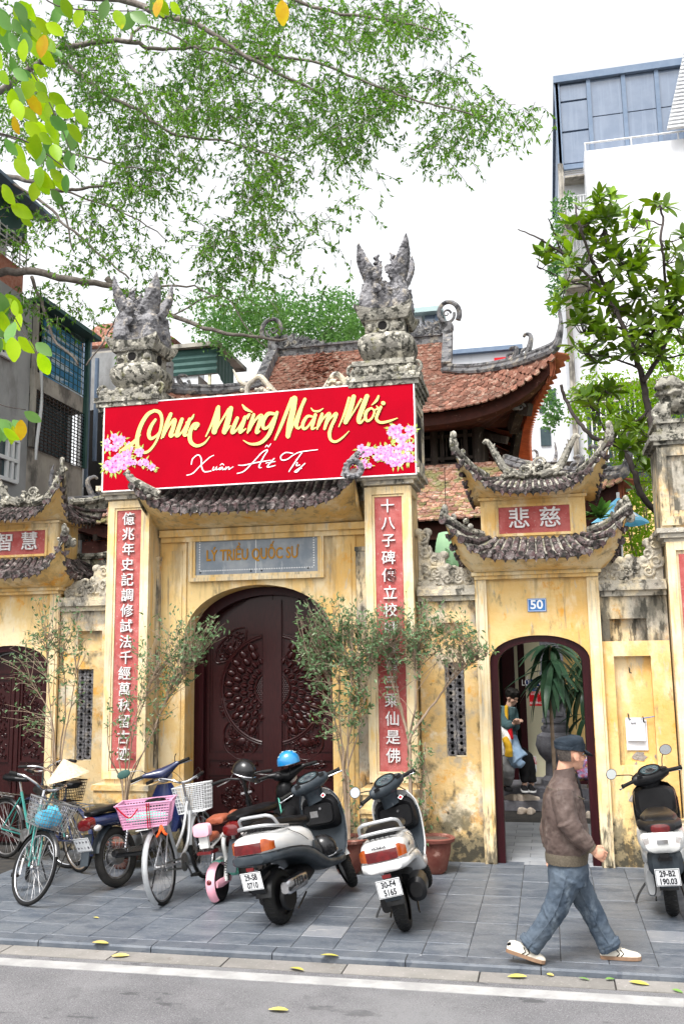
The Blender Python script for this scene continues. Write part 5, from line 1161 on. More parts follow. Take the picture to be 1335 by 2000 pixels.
# green lantern, red lantern
c = W(873, 1082, 12.6)
ln = thing('paper_lantern', 'pale green paper lantern hanging under the temple eave', 'lantern', tuple(c))
prof = [(.07, -.30)]+[(.165*math.sin(math.pi*(.16+.68*k/22))**.55+(.004 if k % 2 else 0), -.29+.58*k/22) for k in range(23)]+[(.07, .30)]
MB().lathe(prof, c, 20).build('lantern_body', 'lantern_green', ln, smooth='auto')
mb = MB(); mb.cyl(c+Vector((0, 0, .3)), c+Vector((0, 0, 1.2)), .006, 6); mb.build('cord', 'black_metal', ln)
mb = MB()
for a, b in (((-.03, .06), (.03, .02)), ((.03, .02), (-.02, -.10)), ((-.02, -.10), (.04, -.12)), ((-.05, 0), (-.02, -.02))): mb.bar(c+Vector((a[0]+.02, -.172, a[1])), c+Vector((b[0]+.02, -.172, b[1])), .012, .004)
mb.build('brush_mark', 'ink_grey', ln)
c = W(197, 1107, 11.6)
ln = thing('paper_lantern', 'tiny red lantern beside the left tall pillar', 'lantern', tuple(c))
MB().lathe([(.02, -.09), (.05, -.08), (.055, 0), (.05, .05), (.03, .07), (.03, .11), (.015, .12)], c, 12).build('lantern_body', 'lantern_red', ln, smooth=True)
mb = MB(); mb.lathe([(.02, -.13), (.03, -.09)], c, 10); mb.lathe([(.033, .065), (.033, .08)], c, 10); mb.build('lantern_cap', 'gold_paint', ln)
# blue parasol behind the side gate
c = W(1208, 1000, 12.4)
um = thing('parasol', 'pale blue parasol showing behind the open side gate', 'parasol', (c.x, c.y, 0))
mb = MB(); q = W(1206, 972, 12.4); lo = W(1208, 1012, 12.4)
mb.lathe([(.012, q.z), (.14, q.z-.10), (.13, q.z-.16), (.36, lo.z-.05), (.37, lo.z-.08)], (c.x, c.y, 0), 8, cap=False); mb.build('canopy', 'umbrella_blue', um)
mb = MB(); mb.add([(c.x+.02, c.y-.2, q.z-.10), (c.x+.12, c.y-.17, q.z-.18), (c.x+.22, c.y-.24, q.z-.30), (c.x+.06, c.y-.3, q.z-.26)], [(0, 1, 2, 3)]); mb.build('white_panel', 'print_white', um)
MB().cyl((c.x, c.y, .0), (c.x, c.y, q.z+.07), .02, 8).build('pole', 'white_metal', um)

# ================================================================== BUILDINGS BEHIND
def Xp(px, py, X): d = ray(px, py); return CAMP+d*(X/d.x)
BX = -8.6
lb = thing('townhouse', 'old grey townhouse with caged balconies at the left picture edge', 'house', (BX-2, 14, 0))
def xq(px0, yt0, px1, yb0, dX=0):
    a, b = Xp(px0, (yt0+yb0)/2, BX), Xp(px1, (yt0+yb0)/2, BX); zt, zb = Xp(px0, yt0, BX).z, Xp(px0, yb0, BX).z
    return a.y, b.y, zb, zt
ya = Xp(60, 700, BX).y; zt = Xp(60, 588, BX).z
MB().box(BX-5, 8.5, 0, BX, ya, zt).build('front_wall', 'grey_render', lb)
ye = Xp(166, 760, BX).y; zroof = Xp(62, 585, BX).z
z1 = Xp(62, 720, BX).z; z2 = Xp(62, 745, BX).z; z3 = Xp(62, 875, BX).z
MB().box(BX-5, ya+.002, 0, BX-.25, ye, zroof-.05).build('rear_wall', 'void', lb)
MB().box(BX-.249, ya+.002, z1-.32, BX+.0, ye, z1).build('balcony_slab', 'stained_concrete', lb)
MB().box(BX-.249, ya+.002, 0, BX-.0, ye, z3).build('lower_wall', 'stained_concrete', lb)
MB().box(BX-.45, ya-.05, zroof-.05, BX+.25, ye+.15, zroof+.03).build('canopy_roof', 'green_metal', lb)
MB().box(BX-.10, ya+.50, z1+.02, BX-.06, ye-.05, zroof-.12).build('blue_tarpaulin', 'tarp_blue', lb)
MB().box(BX-.24, ya+.35, z3+.02, BX-.18, ye-.12, z1-.34).build('dark_shutter', 'dark_glass', lb)
def bars(z0, z1_, y0, y1, nv, nh, m, x_=BX+.02, w=.015):
    for k in range(nv+1): yy = y0+(y1-y0)*k/nv; MB().cyl((x_, yy, z0), (x_, yy, z1_), w, 5).build('cage_bar', m, lb)
    for k in range(nh+1): zz = z0+(z1_-z0)*k/nh; MB().cyl((x_+.012, y0, zz), (x_+.012, y1, zz), w, 5).build('cage_bar', m, lb)
bars(z1+.02, zroof-.1, ya+.3, ye, 10, 9, 'green_metal', w=.009); bars(z3, z1-.34, ya+.1, ye, 14, 16, 'black_metal', w=.010)
for y_ in (ya+.02, ye-.06): MB().box(BX-.0, y_, z3, BX+.08, y_+.08, zroof).build('cage_post', 'green_metal' if y_ > ya+1 else 'stained_concrete', lb)
for k, (px0, py0, px1, py1) in enumerate(((-12, 846, 30, 930), (-4, 640, 22, 690))):
    a, b, zb_, zt_ = xq(px0, py0, px1, py1)
    w_ = MB().box(BX+.001, a, zb_, BX+.02, b, zt_).build('window', 'dark_glass', lb)
    mb = MB()
    for yy in (a, a+(b-a)*.5, a+(b-a)*.74, b): mb.box(BX+.02, yy-.03, zb_, BX+.07, yy+.03, zt_)
    for zz in (zb_, (zb_+zt_)/2, zt_): mb.box(BX+.021, a, zz-.03, BX+.075, b, zz+.03)
    mb.build('window_frame', 'white_metal', w_)
for (p0, ds) in (((76, 700), 0), ((82, 690), .3)):
    pts = [Xp(76+6*math.sin(k*.5+ds), 700+22*k, BX+.15) for k in range(10)]; MB().tube(spline(pts, 3), [.022]*28, 6).build('cable', 'white_metal', lb)
# top cage house, set back
th = thing('rooftop_room', 'caged rooftop room with a blue-grey metal roof at the upper left edge', 'house', (BX, 13, 7))
z0 = zt+.02; zA = Xp(45, 560, BX).z; yb = Xp(52, 500, BX).y; zr_ = Xp(52, 395, BX).z
MB().box(BX-3, 9, zt+.001, BX-.05, yb, zA+.35).build('brick_parapet', 'brick_red', th)
MB().box(BX-3, 9, zA+.351, BX-.4, yb, zr_).build('room_wall', 'white_render', th)
MB().box(BX-.39, 9, zr_-.75, BX-.02, yb, zr_-.05).build('green_band', 'green_metal', th)
q = zr_; mb = MB(); mb.extr([(BX+.42, 8.9, q-.28), (BX+.42, 8.9, q-.22), (BX-3, 8.9, q+.5), (BX-3, 8.9, q+.44)], (0, yb+.25-8.9, 0)); mb.build('metal_roof', 'frame_slate', th)
for k in range(14): yy = 11+(yb-11)*k/13; MB().cyl((BX+.0, yy, zA+.3), (BX+.0, yy, zr_-.7), .014, 5).build('cage_bar', 'white_metal', th)
for k in range(6): zz = zA+.35+(zr_-.9-zA-.2)*k/5; MB().cyl((BX+.012, 10.5, zz), (BX+.012, yb, zz), .012, 5).build('cage_bar', 'white_metal', th)
# dark lean-to between townhouse and pillar
s_ = thing('lean_to', 'dark lean-to with drainpipes between the townhouse and the left tall pillar', 'shed', (-8, 17, 0))
X0, Z0, X1, Z1 = rect(150, 700, 300, 980, 17.5)
MB().box(X0, 17.5, 0, X1, 18.5, W(190, 690, 17.5).z).build('shed_wall', 'grey_render', s_)
MB().box(W(165, 900, 17.4).x, 17.4, 0, W(205, 900, 17.4).x, 17.45, W(190, 800, 17.4).z).build('opening_shade', 'void', s_)  # near-black sheet painted as the shade within an opening
for px, py0, py1 in ((176, 655, 950), (190, 700, 900), (168, 640, 900)):
    a, b = W(px, py0, 16.8), W(px, py1, 16.8); MB().cyl((a.x, 16.8, a.z), (a.x, 16.8, b.z), .045, 8).build('drainpipe', 'frame_slate', s_)
sh = thing('roof_shed', 'green corrugated metal shed on a grey wall behind the left tall pillar', 'shed', (-8.5, 20, 0))
X0, Z0, X1, Z1 = rect(185, 688, 424, 738, 20)
n_ = 46; prof = [(20-.02*(k % 2), Z1-(Z1-Z0)*k/8) for k in range(9)]
mb = MB()
for k in range(8): mb.add([(X0, 20-.03*(k % 2), Z0+(Z1-Z0)*k/8), (X1, 20-.03*(k % 2), Z0+(Z1-Z0)*k/8), (X1, 20-.03*((k+1) % 2), Z0+(Z1-Z0)*(k+1)/8), (X0, 20-.03*((k+1) % 2), Z0+(Z1-Z0)*(k+1)/8)], [(0, 1, 2, 3)])
for k in range(10): y0 = 20+.12*k; mb.add([(X1+.02*(k % 2), y0, Z0-.05*k), (X1+.02*((k+1) % 2), y0+.12, Z0-.05*(k+1)), (X1+.02*((k+1) % 2), y0+.12, Z1-.02*(k+1)), (X1+.02*(k % 2), y0, Z1-.02*k)], [(0, 1, 2, 3)])
mb.build('corrugated_cladding', 'green_metal', sh)
MB().box(X0-.1, 19.85, Z1, X1+.08, 22, Z1+.10).build('shed_roof', 'stained_concrete', sh)
MB().box(X0, 20.05, 0, X1-.5, 22, Z0).build('shed_wall', 'white_render', sh)
MB().box(X1-.25, 20.04, Z0-2, X1-.18, 20.1, Z0).build('shed_post', 'cream_wall', sh)
rf = thing('house', 'faint pink-roofed house in the distance above the left tall pillar', 'house', (-14, 34, 0))
X0, Z0, X1, Z1 = rect(150, 690, 330, 760, 34); MB().box(X0, 34, 0, X1, 38, Z1+.3).build('house_wall', 'white_render', rf)
a = W(245, 640, 34); MB().prism([(X0-.4, Z1+.3), (X1+.4, Z1+.3), (a.x+1, a.z+.1), (a.x-1, a.z+.1)], 33.6, 38).build('roof', 'roof_tile', rf)
# far apartment block behind the temple ridge
ap = thing('apartment_building', 'pale apartment block with a red band behind the temple ridge', 'building', (3, 45, 0))
X0, Z0, X1, Z1 = rect(862, 700, 1010, 745, 45)
z = lambda py, Y=45, px=940: W(px, py, Y).z
MB().box(X0, 45, 0, X1, 50, z(690)).build('block_wall', 'white_render', ap)
MB().box(X0-.4, 44.7, z(690), X1+.3, 50, z(682)).build('roof_slab', 'frame_slate', ap)
MB().box(X0, 46, z(682), X1-.5, 50, z(672)).build('penthouse', 'white_metal', ap)
MB().box(W(965, 715, 44.9).x, 44.9, z(720), X1-.05, 44.99, z(702)).build('red_band', 'sign_red', ap)
for k in range(5): MB().box(X0+.6+.7*k, 44.9, z(742), X0+1.0+.7*k, 44.99, z(728)).build('window', 'glass_blue', ap)
rfm = thing('rooftop_frame', 'rooftop room with pale green roof edge showing behind the right urn', 'house', (0, 40, 12))
X0, Z0, X1, Z1 = rect(800, 612, 862, 668, 40)
MB().box(X0-1, 40, 0, X1-.9, 43, Z1-.1).build('room_wall', 'white_render', rfm); MB().box(X0-1.2, 39.5, Z1-.1, X1+.1, 43, Z1+.12).build('roof_edge', 'pale_aqua', rfm)
MB().box(X1-.75, 40, Z0, X1-.3, 40.1, Z1-.1).build('glass_pane', 'glass_blue', rfm); MB().box(X1-.28, 39.9, Z0-6, X1-.15, 40.1, Z1-.1).build('post', 'frame_slate', rfm)
# white tower block on the right
TY = 24.0
tw_ = thing('tower_building', 'white building with a blue glass top floor in the upper right corner', 'building', (3, TY, 0))
xl = W(1086, 230, TY).x; xr = 6.0; zt = W(1200, 134, TY).z; zb = W(1200, 296, TY).z
zlow = W(1110, 312, TY).z
MB().box(xl+.05, TY+.1, zlow-.25, xr, TY+8, zt-.05).build('top_floor_core', 'frame_slate', tw_)
ps = [W(px, 230, TY).x for px in (1091, 1152, 1221, 1287, 1350, 1420)]
for k in range(5):
    a, b = ps[k]+.06, ps[k+1]-.06
    if k == 0:
        zz = [zlow-.1, zlow+.85, zlow+1.75, zt-.22]
        for j in range(3): MB().box(a, TY+.04, zz[j]+.03, b, TY+.09, zz[j+1]-.03).build('glass_pane', 'glass_blue', tw_)
    else:
        zm = zt-1.3; MB().box(a, TY+.04, zlow-.1, b, TY+.09, zm-.015).build('glass_pane', 'glass_blue', tw_); MB().box(a, TY+.04, zm+.015, b, TY+.09, zt-.22).build('glass_pane', 'glass_blue', tw_)
for p in ps+[xl+.03]: MB().box(p-.055, TY-.02, zlow-.25, p+.055, TY+.099, zt-.2).build('mullion', 'frame_slate', tw_)
MB().box(xl-.03, TY-.08, zt-.20, xr, TY+8.1, zt).build('roof_edge', 'frame_slate', tw_)
MB().box(xl, TY-.03, zlow-.28, ps[1]+.05, TY+.1, zlow-.14).build('sill', 'frame_slate', tw_)
xw = W(1147, 400, TY-.9).x
zw = W(1240, 282, TY-.9).z
MB().box(xw, TY-.9, 0, xr+2, TY+8, zw).build('white_wall', 'white_render', tw_)
zr1 = zw+.22
mb = MB(); mb.cyl((xw, TY-.88, zr1), (xr, TY-.88, zr1), .025, 6)
for k in range(5): xx = xw+.03+1.15*k; mb.cyl((xx, TY-.88, zw), (xx, TY-.88, zr1), .02, 6)
mb.build('railing', 'white_metal', tw_)
MB().box(W(1094, 400, TY).x, TY+.101, 0, xw, TY+6, zlow-.25).build('side_wing', 'cream_wall' if False else 'white_render', tw_)
lv = W(1318, 200, TY-1.2)
mb = MB()
for k in range(26):
    zz = zw+.15+k*.105; sl = .028*k; mb.box(W(1300, 220, TY-1.2).x+sl*1.0, TY-1.25, zz, xr, TY-1.12, zz+.05)
mb.build('louvres', 'white_metal', tw_)
for (py0, py1, nb, m) in ((330, 345, 0, 'dull_steel'), (380, 430, 7, 'white_metal'), (455, 545, 7, 'dull_steel'), (545, 560, 0, 'stained_concrete')):
    a = W(1102, py1, TY-.3); b = W(1145, py0, TY-.3)
    if nb:
        for k in range(nb+1): xx = a.x+(b.x-a.x)*k/nb; MB().cyl((xx, TY-.3, a.z), (xx, TY-.3, b.z), .014, 5).build('cage_bar', m, tw_)
    for zz in (a.z, (a.z+b.z)/2, b.z): MB().cyl((a.x, TY-.31, zz), (b.x, TY-.31, zz), .014, 5).build('cage_bar', m, tw_)
    MB().box(a.x, TY-.35, a.z-.05, b.x, TY+.1, a.z).build('balcony_slab', 'stained_concrete', tw_)
for px, w in ((1092, .05), (1097, .03)): a = W(px, 320, TY-.1); MB().cyl((a.x, TY-.1, 2), (a.x, TY-.1, a.z), w, 8).build('drainpipe', 'stained_concrete', tw_)
# barred veranda under the white wall
X0, Z0, X1, Z1 = rect(1155, 752, 1300, 900, TY-1.4)
MB().box(X0-.2, TY-1.7, Z1, X1+1.5, TY-.9, Z1+.10).build('awning', 'white_metal', tw_); MB().box(X0-.1, TY-1.0, Z0-.5, X1+1.4, TY-.92, Z1).build('dark_window', 'dark_glass', tw_)
for k in range(16): xx = X0+(X1-X0)*k/15; MB().cyl((xx, TY-1.4, Z0), (xx, TY-1.4, Z1), .018, 5).build('cage_bar', 'white_metal', tw_)
for k in range(6): zz = Z0+(Z1-Z0)*k/5; MB().cyl((X0, TY-1.42, zz), (X1, TY-1.42, zz), .018, 5).build('cage_bar', 'white_metal', tw_)
nb = thing('narrow_house', 'narrow pale house between the temple corner and the magnolia', 'house', (1, 26, 0))
X0, Z0, X1, Z1 = rect(1030, 740, 1100, 900, 27)
MB().box(X0, 27, 0, X1+.3, 30, W(1060, 730, 27).z).build('house_wall', 'white_render', nb)
for k, (a, b, c_, d) in enumerate(((1055, 835, 1075, 870), (1052, 790, 1062, 805), (1070, 760, 1085, 790))):
    x0, z0_, x1, z1_ = rect(a, b, c_, d, 26.95); MB().box(x0, 26.95, z0_, x1, 26.99, z1_).build('window', 'dark_glass', nb)
yw = thing('yellow_house', 'yellow rendered house wall behind the bright green bush', 'house', (2, 17, 0))
X0, Z0, X1, Z1 = rect(1140, 960, 1330, 1130, 17)
MB().box(X0, 17.0, 0, X1+2, 20, Z1).build('house_wall', 'yellow_wall', yw)
# ================================================================== VEHICLES
def xf(mb, Mx, a=0): mb.v = mb.v[:a]+[tuple(Mx @ Vector(v)) for v in mb.v[a:]]; return mb
def steer_m(px, pz, rake, ang):
    ax = Vector((-math.sin(rake), 0, math.cos(rake))); T = Matrix.Translation((px, 0, pz)); return T @ Matrix.Rotation(ang, 4, ax) @ T.inverted()
def vehicle(name, label, cat, pt, head, lean, group=None):
    t = thing(name, label, cat, (pt[0], pt[1], 0), group=group, local=True)
    t.rotation_euler = (lean, 0, math.atan2(head[1], head[0])); return t
def sring(x, cz, w, h, p=2.6, n=20, cy=0, cut=None, dx=0):
    o = []
    for k in range(n):
        a = 2*math.pi*k/n; c, s_ = math.cos(a), math.sin(a); e = 2/p
        z = h*math.copysign(abs(s_)**e, s_)
        o.append(Vector((x+dx*z, cy+w*math.copysign(abs(c)**e, c), cz+z)))
    return o
def spoke_wheel(par, c, r, Mx, tyre='rubber', rim='dull_steel', tr=.018, nsp=28, sp=.0016, rimw=.011, wall=None):
    mb = MB(); mb.torus(c, r-tr, tr, (0, 1, 0), 44, 8); w = xf(mb, Mx).build('wheel', tyre, par, smooth=True)
    if wall: mb = MB(); mb.torus(c, r-tr*1.9, tr*.72, (0, 1, 0), 44, 6); xf(mb, Mx).build('side_wall', wall, w, smooth=True)
    mb = MB(); mb.torus(c, r-2*tr-.004, rimw, (0, 1, 0), 44, 6); mb.lathe([(.012, -.045), (.028, -.03), (.016, -.02), (.016, .02), (.028, .03), (.012, .045)], c, 12, 'y')
    xf(mb, Mx).build('rim', rim, w, smooth=True)
    mb = MB(); c = Vector(c)
    for k in range(nsp):
        a = 2*math.pi*k/nsp; s_ = .026 if k % 2 else -.026; b = a+(.28 if k % 4 < 2 else -.28)
        mb.tube([c+Vector((math.cos(b)*.026, s_, math.sin(b)*.026)), c+Vector((math.cos(a)*(r-2*tr), s_*.1, math.sin(a)*(r-2*tr)))], sp, 4, cap=False)
    xf(mb, Mx).build('spokes', 'dull_steel', w)
    return w
def fender(par, c, r, a0, a1, w, m, Mx, name='mudguard', th=.003):
    mb = MB(); rings = []
    for k in range(17):
        a = a0+(a1-a0)*k/16; ring_ = []
        for (u, dr) in ((-1, -.014), (-.7, .0), (0, .008), (.7, 0), (1, -.014), (.7, -.006), (0, .002), (-.7, -.006)):
            ring_.append(Vector(c)+Vector((math.cos(a)*(r+dr), u*w, math.sin(a)*(r+dr))))
        rings.append(ring_)
    mb.loft(rings); return xf(mb, Mx).build(name, m, par, smooth='auto')
def wire_basket(par, Mx, c, d, m, nx=9, nz=7, name='basket', r_=.0030, bottom='solid'):
    mb = MB(); x0, y0, z0 = c[0]-d[0]/2, c[1]-d[1]/2, c[2]-d[2]/2; x1, y1, z1 = c[0]+d[0]/2, c[1]+d[1]/2, c[2]+d[2]/2
    def tp_(x_, y_, z_):
        k = .82+.18*(z_-z0)/(z1-z0); return Vector((c[0]+(x_-c[0])*k, c[1]+(y_-c[1])*k, z_))
    loops = lambda z_: [tp_(x0, y0, z_), tp_(x1, y0, z_), tp_(x1, y1, z_), tp_(x0, y1, z_)]
    for k in range(nz+1):
        z_ = z0+(z1-z0)*k/nz; L = loops(z_); mb.tube(L, r_*(2.2 if k == nz else 1), 5, closed=True)
    for (ax, n_) in ((0, nx), (1, int(nx*1.3))):
        for k in range(n_+1):
            if ax == 0:
                x_ = x0+(x1-x0)*k/n_; mb.tube([tp_(x_, y0, z1), tp_(x_, y0, z0), tp_(x_, y1, z0), tp_(x_, y1, z1)], r_, 4, cap=False)
            else:
                y_ = y0+(y1-y0)*k/n_; mb.tube([tp_(x0, y_, z1), tp_(x0, y_, z0), tp_(x1, y_, z0), tp_(x1, y_, z1)], r_, 4, cap=False)
    return xf(mb, Mx).build(name, m, par)
def bicycle(label, pt, head, lean, steer, col, basket=None, bar='chrome', fend='black_metal', saddle='vinyl_black', rack=True, rwall=None, r=.325, fendl=(R(20), R(200))):
    t = vehicle('bicycle', label, 'bicycle', pt, head, lean, group='bicycles parked before the gates')
    I4 = Matrix.Identity(4); WB = 1.06
    F = steer_m(WB-.07, r, R(20), steer)
    spoke_wheel(t, (0, 0, r), r, I4, wall=rwall); spoke_wheel(t, (WB, 0, r), r, F, rim='chrome')
    head_t, head_b, bb, st_ = Vector((.80, 0, .84)), Vector((.86, 0, .68)), Vector((.42, 0, .28)), Vector((.25, 0, .74))
    mb = MB(); mb.tube([head_t, head_b], .019, 10); mb.tube(spline([head_b+Vector((-.01, 0, .02)), Vector((.70, 0, .42)), bb], 5), .017, 8); mb.tube(spline([head_t+Vector((.01, 0, -.05)), Vector((.62, 0, .55)), Vector((.37, 0, .40))], 5), .014, 8)
    mb.tube([bb, st_], .016, 8); mb.tube([bb+Vector((0, -.05, 0)), bb+Vector((0, .05, 0))], .022, 10)
    for s_ in (-1, 1): mb.tube([bb+Vector((0, s_*.03, 0)), (0, s_*.055, r)], .010, 6); mb.tube([st_+Vector((0, s_*.015, -.06)), (0, s_*.055, r)], .008, 6)
    mb.build('frame', col, t, smooth='auto')
    mb = MB()
    for s_ in (-1, 1): mb.tube(spline([(.90, s_*.045, r+r+.03-.02), (.94, s_*.05, r+.25), (WB-.02, s_*.05, r)], 4), .010, 6)
    mb.tube([(.90, -.045, .66), (.90, .045, .66)], .012, 6); xf(mb, F).build('fork', col if fend == 'black_metal' else 'chrome', t, smooth='auto')
    mb = MB(); mb.tube([(.80, 0, .84), (.765, 0, .98)], .013, 8)
    half_ = [(.765, 0, .985), (.79, .06, .99), (.80, .13, 1.02), (.74, .235, 1.055), (.62, .265, 1.05), (.55, .27, 1.045)]
    bar_ = spline([(x_, -y_, z_) for x_, y_, z_ in half_[::-1]]+half_[1:], 5); mb.tube(bar_, .0115, 8)
    hb = xf(mb, F).build('handlebar', bar, t, smooth='auto')
    for s_ in (-1, 1):
        mb = MB(); mb.tube([(.64, s_*.263, 1.052), (.53, s_*.272, 1.043)], .017, 10); xf(mb, F).build('grip', 'rubber', hb, smooth='auto')
        mb = MB(); mb.tube(spline([(.72, s_*.235, 1.05), (.70, s_*.21, 1.03), (.58, s_*.235, 1.01)], 4), .005, 6); xf(mb, F).build('brake_lever', 'dull_steel', hb)
        mb = MB(); mb.tube(spline([(.72, s_*.225, 1.05), (.86, s_*.14, 1.10), (.88, s_*.03, .95), (.86, 0, .70)], 5), .0028, 5); xf(mb, F).build('cable', 'black_plastic', hb)
    mb = MB(); mb.tube([st_, st_+Vector((-.035, 0, .11))], .012, 8); mb.build('seat_post', 'dull_steel', t)
    mb = MB(); mb.loft([sring(.36, .875, .018, .018, 2), sring(.28, .88, .03, .03, 2.3), sring(.17, .885, .06, .035, 2.4), sring(.08, .89, .095, .04, 2.4), sring(.02, .895, .09, .04, 2.4), sring(-.01, .895, .05, .025, 2)]); mb.build('saddle', saddle, t, smooth='auto')
    fender(t, (0, 0, r), r+.018, fendl[0], fendl[1], .028, fend, I4); fender(t, (WB, 0, r), r+.018, R(30), R(170), .026, fend, F)
    if rack:
        mb = MB()
        for s_ in (-1, 1): mb.tube([(.20, s_*.06, .69), (-.28, s_*.06, .70)], .006, 6); mb.tube([(-.20, s_*.06, .70), (0, s_*.06, r)], .005, 6)
        for k in range(5): mb.tube([(-.26+.1*k, -.06, .70), (-.26+.1*k, .06, .70)], .005, 5)
        mb.tube([(-.28, -.06, .70), (-.28, .06, .70)], .006, 6); mb.build('rear_rack', 'dull_steel', t)
    mb = MB(); mb.lathe([(.085, -.062), (.085, -.056)], bb, 24, 'y'); mb.bar(bb+Vector((0, -.07, 0)), bb+Vector((.09, -.08, -.14)), .016, .012); mb.bar(bb+Vector((0, .07, 0)), bb+Vector((-.09, .08, .14)), .016, .012)
    mb.bar(bb+Vector((.02, -.065, .04)), (0, -.062, r+.03), .006, .018); mb.bar(bb+Vector((.02, -.065, -.06)), (0, -.062, r-.03), .006, .018)
    mb.build('crank_set', 'dull_steel', t)
    for s_, c_ in ((-1, bb+Vector((.09, -.12, -.14))), (1, bb+Vector((-.09, .12, .14)))): mb = MB(); mb.cbox(c_, (.09, .075, .022)); mb.build('pedal', 'rubber', t)
    mb = MB(); mb.tube([(.02, .06, r-.02), (.10, .20, .012), (.13, .215, .012)], .007, 6); mb.build('kickstand', 'black_metal', t)
    if basket:
        m, d = basket; wire_basket(t, F, (.995, 0, .80), d, m)
        mb = MB()
        for s_ in (-1, 1): mb.tube([(WB-.03, s_*.055, r), (.99, s_*.08, .69)], .0045, 5)
        xf(mb, F).build('basket_stay', 'dull_steel', t)
    t['_F'] = 0; del t['_F']
    return t, F
def to_world(t, F, p):
    Mw = Matrix.LocRotScale(t.location, t.rotation_euler, None); return Mw @ (F @ Vector(p))
def face_dir(t): return Matrix.LocRotScale(None, t.rotation_euler, None)

# teal bicycle with the wire basket at the left edge
tA, FA = bicycle('teal bicycle with a grey wire front basket at the left edge', (-5.30, 8.93), (.50, -.866), R(-8), R(33), 'teal_paint', ('dull_steel', (.27, .36, .24)), bar='chrome')
c = to_world(tA, FA, (.995, 0, .76)); mb = MB(); rr = random.Random(4)
mb.ell((c.x, c.y, c.z+.0), (.13, .12, .085), 12, 8)
for k in range(10): a = rr.uniform(0, 6); mb.ell((c.x+.08*math.cos(a), c.y+.07*math.sin(a), c.z+rr.uniform(-.03, .07)), (.05, .05, .045), 8, 6)
mb.tube(spline([(c.x, c.y, c.z+.06), (c.x+.02, c.y-.02, c.z+.12), (c.x+.05, c.y-.03, c.z+.11)], 3), [.02, .015, .012, .012, .012, .014, .02], 6)
tag(solid(mb, 'plastic_bag', 'bag_blue', None, voxel=.012, disp=.03, dscale=.05), 'crumpled light blue plastic bag in the teal bicycle basket', 'plastic bag')
# navy bicycle
tB, FB = bicycle('dark navy bicycle with tan-walled rear tyre parked beside the teal one', (-4.93, 9.32), (-.82, .57), R(-4), R(8), 'navy_paint', None, fend='navy_paint', rwall='twig', saddle='vinyl_black')
# green-framed bicycle with black basket carrying the hat
_c = W(128, 1545, 9.5)
tC, FC = bicycle('bicycle with a black front basket under the conical hat', (_c.x-.995*.93, _c.y+.995*.36), (.93, -.36), R(0), R(10), 'teal_paint', ('black_metal', (.25, .32, .22)))
c = to_world(tC, FC, (.98, 0, 1.0))
hat = MB(); hat.lathe([(.235, -.0), (.232, .004), (.12, .105), (.006, .205), (.0055, .203), (.118, .10), (.228, .0)], (0, 0, 0), 40, cap=False)
hat = xf(hat, Matrix.Translation((c.x, c.y, c.z-.065)) @ Matrix.Rotation(R(-13), 4, 'Y') @ Matrix.Rotation(R(6), 4, 'X')).build('conical_hat', 'palm_hat', None, smooth='auto')
tag(hat, 'pale conical palm-leaf hat resting on a black bicycle basket', 'hat')
# pink-basket bicycle, seen from behind
pE = Gd(322, 1768); tE, FE = bicycle('silver bicycle seen from behind with a pink basket on its rack', (pE.x, pE.y+.0), (.0, 1.0), R(-9), R(0), 'silver_paint', ('white_metal', (.26, .34, .26)), fend='silver_paint', fendl=(R(50), R(235)))
def hole_basket(Mx):
    mb = MB(); wx, wy, h = .20, .245, .21
    nz = 8
    for side in range(4):
        L = wy if side % 2 == 0 else wx; n_ = 18 if side % 2 == 0 else 14
        def q(u, z_):
            k = .80+.20*z_; a = L*u*k; o = (wx if side % 2 == 0 else wy)*k
            return {0: (-o, a, h*z_), 2: (o, -a, h*z_), 1: (a, o, h*z_), 3: (-a, -o, h*z_)}[side]
        for k in range(n_+1): mb.bar(q(-1+2*k/n_, 0), q(-1+2*k/n_, .9), .007, .004)
        for k in range(nz+1): mb.bar(q(-1, .9*k/nz), q(1, .9*k/nz), .004, .009)
        a, b, c_, d = q(-1.02, .88), q(1.02, .88), q(1.06, 1.0), q(-1.06, 1.0); mb.add([a, b, c_, d], [(0, 1, 2, 3)]); mb.bar(q(-1.06, 1), q(1.06, 1), .016, .010)
        a, b, c_, d = q(-1.0, 0), q(1.0, 0), q(1.0, .07), q(-1.0, .07); mb.add([a, b, c_, d], [(0, 1, 2, 3)])
    mb.box(-wx*.8, -wy*.8, -.004, wx*.8, wy*.8, .002)
    return xf(mb, Mx)
EM = Matrix.LocRotScale(tE.location, tE.rotation_euler, None) @ Matrix.Translation((-.02, 0.06, .715)) @ Matrix.Rotation(R(4), 4, 'X') @ Matrix.Rotation(R(16), 4, 'Z')
pb = thing('pink_basket', 'pink perforated plastic basket tied on the silver bicycle rack', 'basket', tuple(EM.translation))
hole_basket(EM).build('basket_body', 'pink_plastic', pb)
mb = MB(); mb.ell((0, 0, .06), (.15, .20, .055), 14, 8); xf(mb, EM).build('mint_lining', 'mint_paint', pb, smooth=True)
mb = MB(); mb.tube(spline([(-.2, .24, .20), (-.215, .13, .10), (-.21, .05, .17)], 4), .006, 6); mb.tube([(-.212, -.03, .21), (-.19, -.03, -.01)], .005, 6); mb.tube([(-.212, -.05, .21), (-.19, -.05, -.01)], .004, 6); xf(mb, EM).build('tie_cord', 'banner_red', pb)
mb = MB(); mb.tube(spline([(-.16, -.14, 0), (-.20, -.13, -.05), (-.18, -.10, -.09)], 4), [.012]*9, 5); mb.tube(spline([(-.16, -.14, 0), (-.2, -.17, -.06), (-.19, -.19, -.08)], 4), [.012]*9, 5); xf(mb, EM).build('ribbon', 'orange_ribbon', pb)

